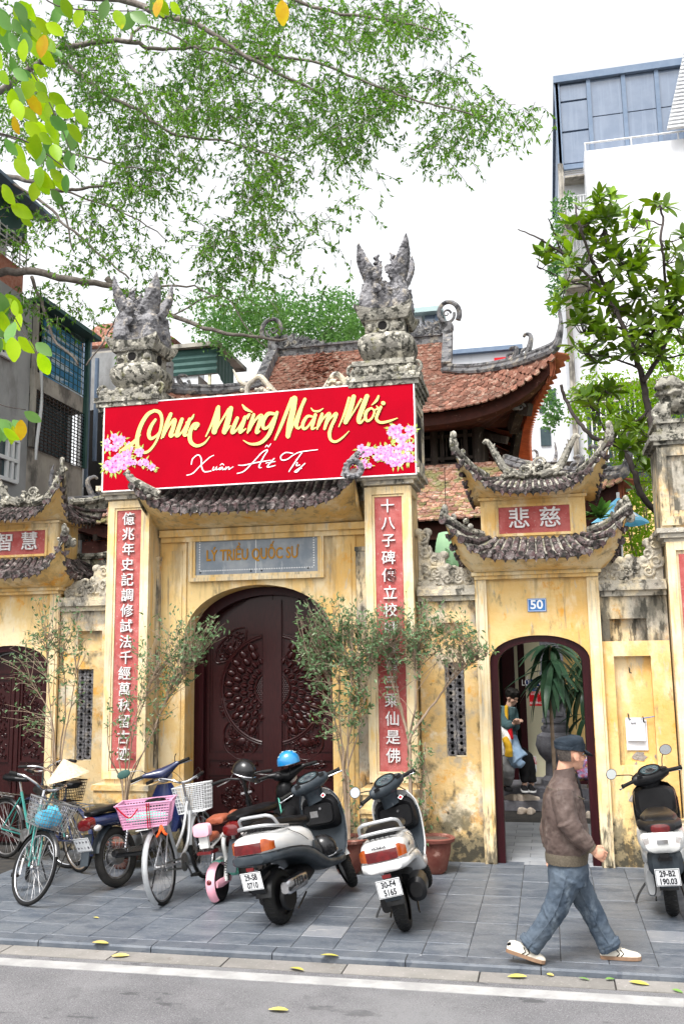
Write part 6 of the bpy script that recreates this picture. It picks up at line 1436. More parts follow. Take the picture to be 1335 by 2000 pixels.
# ------------------------------------------------------------------ scooters
def fat_wheel(par, c, r, tr, Mx, wide=1.0, hub='black_plastic', tread=True, m='rubber'):
    mb = MB(); prof = []
    for k in range(11):
        a = -math.pi*.62+math.pi*1.24*k/10; prof.append((r-tr+tr*math.cos(a), tr*wide*math.sin(a)))
    mb.lathe(prof, c, 40, 'y', cap=False); w = xf(mb, Mx).build('wheel', m, par, smooth=True)
    if tread:
        mb = MB(); c_ = Vector(c)
        for k in range(32):
            a = 2*math.pi*k/32
            for s_ in (-1, 1):
                p = [c_+Vector((math.cos(a+dd)*(r-tr+tr*math.cos(u)*1.01), s_*tr*wide*math.sin(u)*1.01, math.sin(a+dd)*(r-tr+tr*math.cos(u)*1.01))) for dd, u in ((0, .12), (.05, .5), (.12, .95))]
                mb.tube(p, .003, 4)
        xf(mb, Mx).build('tread_grooves', 'black_plastic', w)
    mb = MB(); rr_ = r-tr*1.55
    mb.lathe([(rr_+.02, -.035), (rr_, -.03), (rr_*.55, -.018), (rr_*.5, -.03), (.02, -.036), (.02, .036), (rr_*.5, .03), (rr_*.55, .018), (rr_, .03), (rr_+.02, .035)], c, 24, 'y')
    for k in range(5):
        a = 2*math.pi*k/5; d = Vector((math.cos(a), 0, math.sin(a))); mb.bar(Vector(c)+d*.03+Vector((0, -.03, 0)), Vector(c)+d*rr_+Vector((0, -.028, 0)), .03, .014, Vector((0, 1, 0)))
    xf(mb, Mx).build('hub', hub, w, smooth='auto')
    return w
def plate(par, Mx, lines, w=.19, h=.14, size=.062, sx=.78, ink='plate_ink'):
    mb = MB(); mb.cbox((0, 0, 0), (w, h, .004)); p = xf(mb, Mx).build('number_plate', 'plate_white', par)
    mb = MB(); 
    for a in (-1, 1): mb.cbox((a*(w/2-.006), 0, .0028), (.003, h-.012, .001)); mb.cbox((0, a*(h/2-.006), .0028), (w-.012, .003, .001))
    xf(mb, Mx).build('plate_border', ink, p)
    for i, s_ in enumerate(lines):
        me = tmesh(s_, size, .0008, .0020, sx=sx); me.materials.clear(); me.materials.append(M[ink])
        me.transform(Mx @ Matrix.Translation((0, (.030 if i == 0 else -.033)*h/.14, .0034))); link(me, 'plate_number', p)
    return p
BACK = lambda x_, y_, z_, tilt=0: Matrix.Translation((x_, y_, z_)) @ Matrix(((0, 0, -1, 0), (-1, 0, 0, 0), (0, 1, 0, 0), (0, 0, 0, 1))) @ Matrix.Rotation(tilt, 4, 'X')
def scooter(label, pt, head, lean, steer, style, nums, mirrors, group='white motor scooters'):
    t = vehicle('motor_scooter', label, 'scooter', pt, head, lean, group=group)
    I4 = Matrix.Identity(4); r = .222; WB = 1.22
    F = steer_m(.98, .85, R(25), steer)
    fat_wheel(t, (0, 0, r), r, .055, I4, 1.0); fat_wheel(t, (WB, 0, r), r*.98, .048, F, 1.0)
    wp = 'cream_paint' if style == 'c' else 'white_paint'
    body = [(-.47, .665, .07, .045), (-.45, .665, .135, .075), (-.40, .665, .165, .09), (-.25, .665, .188, .10), (-.05, .655, .198, .11), (.15, .64, .198, .12), (.32, .61, .19, .13), (.45, .57, .175, .13), (.54, .53, .14, .11), (.60, .50, .08, .06)]
    mb = MB(); mb.loft([sring(x_, z_, w_, h_, 3.0, 24) for x_, z_, w_, h_ in body]); mb.build('rear_body', wp, t, smooth='auto')
    sk = 'grey_plastic' if style == 'a' else wp
    if style != 'c':
        skirt = [(-.49, .575, .06, .030), (-.475, .575, .14, .042), (-.42, .572, .183, .05), (-.25, .57, .210, .052), (0, .56, .222, .055), (.2, .53, .222, .062), (.38, .47, .215, .075), (.52, .40, .208, .075), (.66, .345, .203, .055), (.85, .325, .20, .045), (1.0, .33, .185, .045), (1.06, .35, .15, .04)]
    else:
        skirt = [(-.36, .50, .08, .05), (-.33, .52, .12, .07), (-.2, .54, .16, .07), (0, .53, .18, .06), (.2, .50, .19, .06), (.38, .44, .19, .07), (.52, .38, .19, .07), (.66, .33, .19, .05), (.85, .32, .19, .04), (1.0, .33, .17, .04)]
    mb = MB(); mb.loft([sring(x_, z_, w_, h_, 3.2, 24) for x_, z_, w_, h_ in skirt]); mb.build('lower_skirt', sk, t, smooth='auto')
    mb = MB(); mb.box(.56, -.17, .385, .98, .17, .400)
    for k in range(6): mb.box(.60+.06*k, -.14, .4001, .615+.06*k, .14, .405)
    mb.build('floor_mat', 'grey_plastic', t)
    mb = MB(); mb.loft([sring(x_, z_, w_, h_, 3, 16) for x_, z_, w_, h_ in [(.50, .50, .15, .13), (.57, .50, .15, .12), (.60, .48, .12, .10)]]); mb.build('seat_box', 'grey_plastic', t, smooth='auto')
    # leg shield
    def crescent(z_, x_, w_, bulge, inner, th=.022):
        o = []
        for k in range(13):
            u = -1+2*k/12; o.append(Vector((x_+bulge*(1-u*u), u*w_, z_)))
        for k in range(13):
            u = 1-2*k/12; o.append(Vector((x_-th+inner*(1-u*u), u*w_*.985, z_)))
        return o
    lv = [(.33, 1.02, .165, .06), (.42, 1.06, .188, .075), (.55, 1.085, .205, .09), (.68, 1.075, .214, .10), (.80, 1.045, .21, .11), (.90, 1.01, .185, .11), (.955, .985, .14, .09), (.975, .975, .08, .06)]
    mb = MB(); mb.loft([crescent(z_, x_, w_, b_, b_*.62) for z_, x_, w_, b_ in lv]); mb.build('leg_shield', wp if style != 'c' else 'black_plastic', t, smooth='auto')
    mb = MB(); mb.loft([crescent(z_, x_-.028, w_*.985, b_*.30, b_*.1, .012) for z_, x_, w_, b_ in lv[:5]]); mb.build('inner_lower_panel', 'grey_plastic' if style != 'c' else 'black_plastic', t, smooth='auto')
    mb = MB(); mb.loft([sring(.985, .755, .12, .07, 4, 20), sring(.96, .757, .165, .115, 4, 20), sring(1.0, .755, .19, .145, 4, 20), sring(1.05, .75, .20, .16, 4, 20)]); mb.build('glove_box', 'vinyl_black', t, smooth='auto')
    mb = MB(); mb.loft([sring(.952, .745, .13, .075, 5, 20), sring(.95, .745, .145, .088, 5, 20), sring(.962, .745, .150, .092, 5, 20)]); mb.build('glove_lid', 'black_plastic', t, smooth='auto')
    mb = MB(); mb.lathe([(.012, -.006), (.012, .006)], (.948, -.03, .79), 12, 'x'); mb.lathe([(.012, -.006), (.012, .006)], (.955, -.02, .875), 12, 'x'); mb.build('lock', 'chrome', t)
    if style == 'c':    # black upper box
        mb = MB(); mb.loft([sring(.90, .80, .15, .12, 4, 20), sring(.93, .80, .185, .135, 4, 20), sring(1.06, .79, .205, .145, 4, 20)]); mb.build('inner_box', 'black_plastic', t, smooth='auto')
    # handlebar pod
    pod = 'silver_pod' if False else ('grey_plastic' if style != 'c' else 'black_plastic')
    mb = MB(); rings = []
    for y_, cx_, cz_, rx_, rz_ in ((-.19, .915, 1.035, .018, .018), (-.175, .92, 1.033, .038, .042), (-.12, .935, 1.03, .065, .062), (-.06, .95, 1.028, .10, .078), (0, .955, 1.028, .112, .085), (.06, .95, 1.028, .10, .078), (.12, .935, 1.03, .065, .062), (.175, .92, 1.033, .038, .042), (.19, .915, 1.035, .018, .018)):
        rings.append([Vector((cx_+rx_*math.cos(a), y_, cz_+rz_*math.sin(a))) for a in [2*math.pi*k/18 for k in range(18)]])
    mb.loft(rings); mb.loft([[Vector((cx_+rx_*math.cos(a), ry_*math.sin(a), z_)) for a in [2*math.pi*k/16 for k in range(16)]] for z_, cx_, rx_, ry_ in ((.85, 1.0, .075, .095), (.92, .985, .065, .085), (.99, .96, .09, .11))])
    hb = xf(mb, F).build('handlebar_cowl', pod, t, smooth='auto')
    mb = MB(); mb.lathe([(.0, -.012), (.075, -.010), (.083, .0), (.078, .006), (.072, -.002), (0, -.002)], (0, 0, 0), 24); mb.v = [(v[0]*.62, v[1]*1.12, v[2]) for v in mb.v]
    Dm = Matrix.Translation((.895, 0, 1.092)) @ Matrix.Rotation(R(-38), 4, 'Y') @ Matrix.Scale(1.25, 4)
    xf(mb, F @ Dm).build('instrument_bezel', 'vinyl_black', hb, smooth='auto')
    mb = MB(); mb.lathe([(0, .0), (.066, .0015)], (0, 0, 0), 24, cap=False); mb.v = [(v[0]*.6, v[1]*1.1, v[2]+.001) for v in mb.v]; xf(mb, F @ Dm).build('dial_glass', 'dark_glass', hb, smooth='auto')
    mb = MB()
    for yy, rr_ in ((0, .026), (-.045, .014), (.045, .014)): mb.torus((0, yy, .003), rr_, .0014, (0, 0, 1), 18, 4)
    mb.bar((0, 0, .004), (.012, .016, .004), .002); xf(mb, F @ Dm).build('dial_marks', 'dull_steel', hb)
    for s_ in (-1, 1):
        mb = MB(); mb.tube([(.915, s_*.185, 1.033), (.885, s_*.305, 1.025)], .017, 12); mb.tube([(.886, s_*.300, 1.0255), (.884, s_*.312, 1.025)], .021, 12); xf(mb, F).build('grip', 'rubber', hb, smooth='auto')
        mb = MB(); mb.tube(spline([(.935, s_*.16, 1.015), (.955, s_*.20, 1.012), (.925, s_*.33, 1.0)], 4), [.007]*8+[.010], 6); xf(mb, F).build('brake_lever', 'chrome', hb, smooth='auto')
        mb = MB(); mb.cbox((.868, s_*.125, 1.06), (.018, .05, .03)); mb.cbox((.858, s_*.12, 1.06), (.008, .014, .012)); mb.cbox((.86, s_*.15, 1.05), (.008, .014, .01)); xf(mb, F).build('switch', 'vinyl_black', hb)
    for s_, hgt, out in mirrors:
        mb = MB(); mb.tube(spline([(.94, s_*.15, 1.06), (.95, s_*(.17), 1.06+hgt*.4), (.95, s_*(.17+out*.5), 1.06+hgt*.75), (.94, s_*(.17+out), 1.06+hgt)], 4), .005, 6); xf(mb, F).build('mirror_stem', 'black_metal', hb)
        mc = Vector((.935, s_*(.17+out+.03), 1.06+hgt+.025)); mb = MB(); mb.lathe([(.0, .012), (.040, .010), (.05, -.004), (.046, -.008)], (0, 0, 0), 20, cap=False); mb.v = [(v[0]*1.0, v[1]*1.2, v[2]) for v in mb.v]
        MM = F @ Matrix.Translation(mc) @ Matrix.Rotation(R(90), 4, 'Y') @ Matrix.Rotation(R(-12)*s_, 4, 'X')
        mi = xf(mb, MM).build('mirror', 'black_plastic', hb, smooth='auto')
        mb = MB(); mb.lathe([(0, -.006), (.045, -.006)], (0, 0, 0), 20, cap=False); mb.v = [(v[0], v[1]*1.2, v[2]) for v in mb.v]; xf(mb, MM).build('mirror_glass', 'mirror_glass', mi)
    # warning labels on the neck
    if style != 'c':
        mb = MB(); mb.box(-.035, -.012, 0, .035, .012, .001); LM = F @ Matrix.Translation((.905, -.052, .985)) @ Matrix.Rotation(R(-65), 4, 'Y') @ Matrix.Rotation(R(90), 4, 'Z'); xf(mb, LM).build('neck_label', 'print_white', hb)
        mb = MB(); mb.extr([(.0, -.028, 0), (.024, 0, 0), (0, .028, 0), (-.024, 0, 0)], (0, 0, .001)); LM = Matrix.Translation((.948, -.085, .905)) @ Matrix.Rotation(R(-72), 4, 'Y'); l_ = xf(mb, LM).build('diamond_label', 'print_white', t)
        mb = MB(); mb.extr([(.0, -.019, .0012), (.016, 0, .0012), (0, .019, .0012), (-.016, 0, .0012)], (0, 0, .001)); xf(mb, LM).build('diamond_mark', 'sign_red', l_)
        if style == 'a':
            mb = MB(); mb.box(-.028, -.04, 0, .028, .04, .001); xf(mb, Matrix.Translation((.949, .045, .745)) @ Matrix.Rotation(R(-90), 4, 'Y')).build('box_label', 'dull_steel', t)
    # seat
    if style == 'c': seat = [(-.36, .79, .06, .03), (-.33, .80, .13, .045), (-.2, .81, .155, .05), (0, .80, .15, .05), (.2, .785, .135, .05), (.38, .78, .11, .045), (.47, .775, .06, .03)]
    else: seat = [(-.20, .775, .06, .02), (-.17, .785, .12, .035), (-.05, .80, .14, .045), (.10, .795, .145, .045), (.25, .775, .15, .045), (.42, .765, .145, .045), (.54, .75, .12, .045), (.60, .74, .06, .03)]
    mb = MB(); mb.loft([sring(x_, z_, w_, h_, 2.8, 20) for x_, z_, w_, h_ in seat]); mb.build('seat', 'vinyl_black', t, smooth='auto')
    # tail
    if style != 'c':
        mb = MB()
        mb.tube(spline([(.06, -.165, .765), (-.10, -.178, .785), (-.22, -.17, .80), (-.30, -.12, .815), (-.33, 0, .82), (-.30, .12, .815), (-.22, .17, .80), (-.10, .178, .785), (.06, .165, .765)], 4), .013, 8)
        mb.tube(spline([(-.12, -.175, .785), (-.20, -.165, .86), (-.235, -.13, .885), (-.245, -.09, .89), (-.245, .09, .89), (-.235, .13, .885), (-.20, .165, .86), (-.12, .175, .785)], 4), .014, 8)
        mb.build('grab_rail', 'silver_paint', t, smooth='auto')
        mb = MB(); mb.bar((-.30, -.10, .795), (-.30, .10, .795), .02, .01); mb.bar((-.26, -.14, .79), (-.26, .14, .79), .02, .01)
        for k in range(5): mb.tube([(-.34, -.08+.04*k, .775), (-.24, -.08+.04*k, .80)], .005, 5)
        mb.build('rack_bracket', 'black_metal', t)
        def lens(y0, y1, z0f, z1f, m, nm, k0):
            mb = MB(); rows = []
            for k in range(9):
                y_ = y0+(y1-y0)*k/8; xo = lambda yy, zz: -.492+.46*abs(yy/.20)**4.2*.34-.0+max(0, zz-.69)*.5
                rows.append([Vector((xo(y_, z_)+k0, y_, z_)) for z_ in (z0f(y_), (z0f(y_)*2+z1f(y_))/3, (z0f(y_)+2*z1f(y_))/3, z1f(y_))]+[Vector((xo(y_, z1f(y_))+.09, y_*.93, z1f(y_))), Vector((xo(y_, z0f(y_))+.09, y_*.93, z0f(y_)))])
            mb.loft(rows); return mb.build(nm, m, t, smooth='auto')
        lens(-.125, .125, lambda y_: .622, lambda y_: .700, 'red_lens', 'tail_light', .0)
        for s_ in (-1, 1): lens(s_*.127, s_*.192, lambda y_: .628, lambda y_: .722-.8*max(0, abs(y_)-.15), 'amber_lens', 'indicator', .001)
    else:
        mb = MB(); mb.loft([sring(-.43, .775, .03, .02, 2), sring(-.42, .775, .12, .035, 3), sring(-.36, .785, .175, .042, 3), sring(-.2, .79, .18, .04, 3)]); mb.build('rear_grab', 'black_plastic', t, smooth='auto')
        mb = MB(); mb.loft([sring(-.435, .772, .045, .022, 3), sring(-.43, .772, .075, .034, 3), sring(-.38, .775, .085, .040, 3)]); mb.build('tail_light', 'red_lens', t, smooth='auto')
        for s_ in (-1, 1):
            mb = MB(); mb.extr([(-.455, s_*.105, .715), (-.44, s_*.155, .70), (-.41, s_*.125, .60), (-.43, s_*.10, .605)], (-.016, 0, 0)); mb.build('indicator', 'clear_lens', t)
        mb = MB(); mb.cbox((-.475, 0, .68), (.012, .085, .028)); mb.build('badge', 'dull_steel', t)
        mb = MB(); mb.loft([sring(-.40, .50, .10, .09, 3), sring(-.35, .50, .14, .12, 3), sring(-.2, .5, .14, .10, 3)]); mb.build('tail_shroud', 'grey_plastic', t, smooth='auto')
        mb = MB(); mb.cbox((-.42, 0, .565), (.05, .07, .03)); mb.cbox((-.42, 0, .535), (.02, .11, .025)); mb.build('plate_lamp', 'black_plastic', t)
    if style != 'c':
        mb = MB(); mb.cbox((-.475, .0, .505), (.012, .07, .028)); mb.build('reflector', 'red_lens', t)
        px_, pz_ = -.475, .415
    else: px_, pz_ = -.445, .40
    plate(t, BACK(px_, 0, pz_, R(12)), nums, size=.066, w=.19, h=.14)
    fender(t, (0, 0, r), r+.03, R(95), R(172), .075, 'black_plastic', I4, 'rear_mudguard'); mb = MB(); mb.bar((-.18, 0, .44), (px_+.01, 0, pz_-.03), .10, .03); mb.bar((-.40, 0, .35), (-.36, 0, .31), .13, .02); mb.build('mudguard_bracket', 'grey_plastic' if style != 'a' else 'black_plastic', t)
    fender(t, (WB, 0, r), r+.022, R(20), R(160), .065, wp if style != 'c' else 'black_plastic', F, 'front_mudguard')
    mb = MB(); 
    for s_ in (-1, 1): mb.tube([(1.10, s_*.06, .50), (WB, s_*.065, r)], .016, 8)
    xf(mb, F).build('fork', 'black_metal', t)
    # panel gaps and small fittings
    if style != 'c':
        for s_ in (-1, 1):
            mb = MB(); mb.tube(spline([(-.30, s_*.196, .605), (-.10, s_*.210, .602), (.15, s_*.209, .575), (.36, s_*.200, .53), (.50, s_*.17, .47)], 4), .0035, 5); mb.tube(spline([(.02, s_*.190, .73), (.18, s_*.206, .665), (.30, s_*.205, .60)], 4), .0028, 5); mb.build('panel_gap', 'black_plastic', t)
            mb = MB(); mb.loft([sring(.40, .545, .006, .035, 3, 12, s_*.196), sring(.48, .52, .008, .04, 3, 12, s_*.186), sring(.57, .46, .006, .03, 3, 12, s_*.17)]); mb.build('side_vent', 'grey_plastic', t)
            mb = MB(); mb.tube(spline([(.99, s_*.17, .36), (1.04, s_*.196, .46), (1.045, s_*.212, .60), (1.03, s_*.218, .74), (1.0, s_*.20, .86), (.97, s_*.15, .945)], 4), .008, 6); mb.build('shield_trim', 'grey_plastic' if style == 'a' else wp, t, smooth='auto')
        mb = MB(); mb.tube(spline([(.93, .10, 1.0), (1.0, .16, .93), (1.03, .10, .86)], 4), .006, 6); mb.tube(spline([(.93, -.10, 1.0), (1.0, -.15, .93), (1.03, -.08, .86)], 4), .005, 6); mb.build('cables', 'black_plastic', t)
        mb = MB(); mb.tube([(.945, 0, .885), (.925, 0, .875), (.925, 0, .855), (.94, 0, .85)], .006, 6); mb.build('bag_hook', 'chrome', t)
    # engine, silencer, stands
    mb = MB(); mb.loft([sring(-.08, .245, .04, .07, 3, 16, .105), sring(.05, .25, .05, .085, 3, 16, .11), sring(.28, .28, .05, .075, 3, 16, .11), sring(.38, .30, .04, .05, 3, 16, .10)]); mb.loft([sring(.22, .30, .11, .09, 3, 16), sring(.42, .33, .11, .09, 3, 16), sring(.55, .33, .08, .06, 3, 16)]); mb.build('engine', 'black_plastic' if style != 'c' else 'dull_steel', t, smooth='auto')
    if style == 'a':
        mb = MB(); mb.loft([sring(-.16, .30, .035, .045, 3, 16, -.165), sring(-.13, .30, .048, .06, 3.4, 16, -.165), sring(.16, .315, .048, .06, 3.4, 16, -.165), sring(.20, .32, .03, .04, 3, 16, -.16)]); mb.tube(spline([(.19, -.16, .31), (.28, -.13, .27), (.38, -.06, .26)], 4), .016, 8); ms = mb.build('silencer', 'chrome', t, smooth='auto')
        mb = MB()
        for k in range(4): mb.cbox((-.06+.045*k, -.2135, .32), (.016, .004, .06))
        mb.ell((.13, -.212, .325), (.02, .006, .02), 8, 5); mb.build('heat_shield_slots', 'black_metal', ms)
        mb = MB(); mb.lathe([(.11, -.115), (.12, -.10), (.12, -.08)], (0, 0, r), 24, 'y'); mb.build('brake_drum', 'black_plastic', t, smooth='auto')
    elif style == 'b':
        mb = MB(); mb.loft([sring(-.12, .31, .05, .06, 2.4, 16, -.17), sring(-.09, .31, .08, .095, 2.4, 16, -.17), sring(.12, .32, .08, .095, 2.4, 16, -.17), sring(.2, .32, .05, .06, 2.4, 16, -.16)]); mb.build('silencer', 'black_plastic', t, smooth='auto')
    else:
        mb = MB(); mb.loft([sring(-.2, .33, .035, .05, 2.4, 16, -.16), sring(-.17, .33, .055, .07, 2.4, 16, -.16), sring(.15, .31, .055, .07, 2.4, 16, -.16)]); mb.build('silencer', 'black_plastic', t, smooth='auto')
        mb = MB(); mb.loft([sring(-.14, .30, .03, .10, 3, 16, .14), sring(-.06, .30, .045, .13, 3, 16, .14), sring(.2, .29, .045, .11, 3, 16, .14)]); mb.build('air_box', 'grey_render', t, smooth='auto')
    mb = MB(); mb.tube(spline([(.42, .12, .26), (.36, .26, .10), (.33, .30, .012), (.29, .31, .012)], 4), .009, 6); mb.tube([(.30, -.10, .18), (.10, -.12, .10), (.06, -.13, .10)], .008, 6); mb.tube([(.30, .10, .18), (.10, .12, .10)], .008, 6); mb.build('side_stand', 'black_metal', t)
    if style != 'c':        # short rear overhang
        def squash(o):
            for ch in o.children:
                if ch.name.split('.')[0] in ('wheel', 'rear_mudguard', 'brake_drum', 'silencer', 'engine', 'handlebar_cowl'): continue
                for v in ch.data.vertices:
                    if v.co.x < -.05: v.co.x = -.05+(v.co.x+.05)*.76
                squash(ch)
        squash(t)
    return t, F
p = Gd(540, 1806)
s1, F1 = scooter('white scooter with dark grey lower skirt and plate 29-S8 0710', (p.x+.05, p.y+.02), (.22, .975), R(-11), R(40), 'a', ('29-S8', '0710'), [])
p = Gd(779, 1818)
s2, F2 = scooter('all-white scooter with plate 30-F4 5165 beside the terracotta pot', (p.x+.06, p.y+.02), (-.06, 1.0), R(-13), R(36), 'b', ('30-F4', '5165'), [(1, .05, .10)])
def side_text(t, s_, x_, y_, z_, size, side=-1, m='plate_ink', rz=0):
    me = tmesh(s_, size, .0006, .001); me.materials.clear(); me.materials.append(M[m])
    me.transform(Matrix.Translation((x_, y_, z_)) @ Matrix.Rotation(R(90), 4, 'X')); link(me, 'lettering', t)
me = tmesh('HONDA', .030, .0006, .0016); me.materials.clear(); me.materials.append(M['plate_ink']); me.transform(BACK(-.378, .01, .724, R(-26))); link(me, 'lettering', s2)
me = tmesh('SPACY', .034, .0006, .001); me.materials.clear(); me.materials.append(M['plate_ink']); me.transform(Matrix.Translation((-.10, -.2015, .665)) @ Matrix.Rotation(R(90), 4, 'X')); link(me, 'lettering', s2)
p = Gd(1316, 1792)
s3, F3 = scooter('white scooter with black upper parts and plate 29-B2 190.03 at the right edge', (p.x, p.y+.05), (.08, .997), R(-5), R(26), 'c', ('29-B2', '190.03'), [(1, .07, .16), (-1, .13, .04)])
# chrome-black helmet left on the first scooter's floorboard
def helmet(label, c, m, r=.13, peak=True, rot=None, trim=None, spots=None):
    h = thing('helmet', label, 'helmet', tuple(c)); mx = Matrix.Translation(c) @ (rot or Matrix.Identity(4))
    mb = MB(); prof = [(r*math.cos(a)*1.0, r*1.05*math.sin(a)) for a in [math.pi/2*k/9 for k in range(10)]][::-1]; prof = [(max(.001, a), b) for a, b in prof]+[(r*1.02, -.03), (r*.96, -.03)]
    mb.lathe(prof, (0, 0, 0), 24, cap=False); mb.v = [(v[0]*1.15, v[1]*.95, v[2]) for v in mb.v]; xf(mb, mx).build('helmet_shell', m, h, smooth='auto')
    if peak:
        mb = MB(); rows = []
        for u, e in ((0, 0), (.5, .03), (1, .035)):
            rows.append([Vector(((r*1.13+u*.085*math.cos(a)**1)*math.cos(a), (r*.95+u*.02)*math.sin(a), -.025-.035*u*math.cos(a)+(.0))) for a in [-1.15+2.3*k/10 for k in range(11)]])
        mb.loft(rows, cap=False, closed=False); xf(mb, mx).build('helmet_peak', m, h, smooth=True)
    if trim:
        mb = MB(); mb.torus((0, 0, -.028), r*1.03, .006, (0, 0, 1), 30, 5); mb.v = [(v[0]*1.13, v[1]*.95, v[2]) for v in mb.v]; xf(mb, mx).build('helmet_trim', trim, h)
    if spots:
        mb = MB(); rr = random.Random(2)
        for k in range(14):
            a, b = rr.uniform(0, 6.28), rr.uniform(.6, 1.3); q = Vector((math.cos(a)*math.cos(b)*r*1.13, math.sin(a)*math.cos(b)*r*.93, math.sin(b)*r*1.03)); mb.ell(q, (.009, .009, .006) if k % 3 else (.024, .012, .006), 8, 4)
        xf(mb, mx).build('helmet_print', spots, h, smooth=True)
    mb = MB(); mb.tube(spline([(0, r*.9, -.03), (.01, r*.5, -.12), (.01, -r*.4, -.13), (0, -r*.9, -.03)], 4), .005, 5); xf(mb, mx).build('helmet_strap', 'black_cloth', h)
    return h
c = to_world(s1, Matrix.Identity(4), (.74, -.10, .47)); helmet('glossy black helmet lying on the footboard of scooter 29-S8 0710', c, 'black_metal', .11, False, Matrix.Rotation(R(25), 4, 'X'), 'chrome')
# ------------------------------------------------------------------ underbone motorcycles
def motorcycle(label, pt, head, lean, steer, col, mirror=True, pl=True):
    t = vehicle('motorcycle', label, 'motorcycle', pt, head, lean)
    I4 = Matrix.Identity(4); r = .285; WB = 1.22; F = steer_m(.95, .80, R(26), steer)
    spoke_wheel(t, (0, 0, r), r, I4, 'rubber_dusty', 'dull_steel', .040, 32, .0022, .014); spoke_wheel(t, (WB, 0, r), r, F, 'rubber', 'dull_steel', .034, 32, .0022, .014)
    mb = MB(); mb.lathe([(.07, -.05), (.075, -.02), (.075, .02), (.07, .05)], (0, 0, r), 20, 'y'); mb.lathe([(.085, .055), (.085, .062)], (0, 0, r), 22, 'y'); mb.build('brake_drum', 'dull_steel', t, smooth='auto')
    mb = MB(); mb.loft([sring(x_, z_, w_, h_, 2.8, 20) for x_, z_, w_, h_ in [(-.34, .735, .04, .02), (-.30, .74, .09, .03), (-.1, .755, .115, .035), (.15, .745, .125, .04), (.36, .74, .11, .045), (.46, .74, .06, .03)]]); mb.build('seat', 'vinyl_black', t, smooth='auto')
    mb = MB(); mb.loft([sring(x_, z_, w_, h_, 2.8, 20) for x_, z_, w_, h_ in [(-.37, .655, .05, .03), (-.34, .655, .085, .05), (-.15, .655, .115, .06), (.1, .64, .13, .07), (.32, .60, .12, .09), (.45, .55, .10, .10)]]); mb.build('tail_body', col, t, smooth='auto')
    mb = MB(); mb.loft([sring(-.42, .64, .05, .03, 3), sring(-.41, .64, .08, .05, 3), sring(-.34, .655, .088, .055, 3)]); mb.build('tail_light', 'red_lens', t, smooth='auto')
    for s_ in (-1, 1):
        mb = MB(); mb.ell((-.33, s_*.10, .60), (.05, .03, .03), 10, 6); mb.build('indicator', 'clear_lens', t, smooth=True)
        mb = MB(); pts = [(.02, s_*.10, .32), (.10, s_*.11, .60)]; mb.tube(pts, .012, 8)
        for k in range(8): mb.torus(Vector(pts[0]).lerp(Vector(pts[1]), .12+.1*k), .024, .006, Vector(pts[1])-Vector(pts[0]), 14, 5)
        mb.build('shock_absorber', 'chrome', t, smooth='auto')
    fender(t, (0, 0, r), r+.035, R(60), R(165), .055, 'grey_plastic', I4, 'rear_mudguard'); fender(t, (WB, 0, r), r+.03, R(30), R(160), .05, col, F, 'front_mudguard')
    mb = MB(); mb.extr([(-.36, -.045, .55), (-.36, .045, .55), (-.46, .05, .28), (-.46, -.05, .28)], (.012, 0, .004)); mb.build('mud_flap', 'grey_plastic', t)
    if pl:
        p_ = plate(t, BACK(-.445, 0, .47, R(24)), (), w=.19, h=.14); mb = MB(); rr = random.Random(3)
        for j in range(2):
            for k in range(4): mb.cbox((-.06+.04*k, .03-.06*j, .003), (.020, .004+.02*rr.random(), .0008)); mb.cbox((-.066+.04*k, .03-.06*j, .0032), (.003, .034, .0008))
        xf(mb, BACK(-.445, 0, .47, R(24))).build('plate_number', 'ink_grey', p_)
    mb = MB(); mb.loft([sring(.30, .35, .10, .09, 3, 16), sring(.50, .36, .11, .10, 3, 16), sring(.66, .38, .08, .08, 3, 16)]); mb.tube([(.45, 0, .36), (.75, 0, .42)], .045, 10); mb.build('engine', 'dull_steel', t, smooth='auto')
    mb = MB(); mb.lathe([(.018, -.06), (.032, -.058), (.042, -.03), (.045, .2), (.04, .42), (.018, .50)], (0, 0, 0), 18, 'x'); xf(mb, Matrix.Translation((-.14, -.15, .33)) @ Matrix.Rotation(R(6), 4, 'Y')); mb.tube([(.34, -.15, .29), (.55, -.10, .22), (.66, -.03, .30)], .014, 8); mb.build('silencer', 'black_metal', t, smooth='auto')
    mb = MB(); mb.bar((-.05, -.197, .345), (.24, -.20, .315), .05, .008, Vector((0, 1, 0))); mb.build('heat_shield', 'chrome', t)
    mb = MB(); mb.box(-.02, .06, .23, .42, .085, .34); mb.bar((0, .07, .285), (.45, .07, .36), .03, .02); mb.bar((0, -.08, .285), (.45, -.08, .36), .02, .02); mb.build('swing_arm', 'black_metal', t)
    # leg shields and nose
    mb = MB(); mb.loft([[Vector((x_+.07*math.cos(u*1.5), w_*u, z_)) for u in [-1+2*k/10 for k in range(11)]]+[Vector((x_-.02+.05*math.cos(u*1.5), w_*.97*u, z_)) for u in [1-2*k/10 for k in range(11)]] for z_, x_, w_ in ((.38, .80, .15), (.5, .83, .19), (.65, .85, .20), (.78, .86, .16), (.88, .87, .09))]); mb.tube(spline([(.45, 0, .58), (.62, 0, .52), (.84, 0, .62)], 4), [.09, .08, .07, .07, .07, .07, .075, .08, .08], 10); mb.build('leg_shield', col, t, smooth='auto')
    mb = MB(); rings = [[Vector((.87+cx_+rx_*math.cos(a), y_, 1.0+cz_+rz_*math.sin(a))) for a in [2*math.pi*k/16 for k in range(16)]] for y_, cx_, cz_, rx_, rz_ in ((-.21, -.05, .03, .015, .015), (-.19, -.045, .03, .028, .026), (-.12, -.01, .015, .045, .04), (0, .03, -.02, .10, .075), (.12, -.01, .015, .045, .04), (.19, -.045, .03, .028, .026), (.21, -.05, .03, .015, .015))]
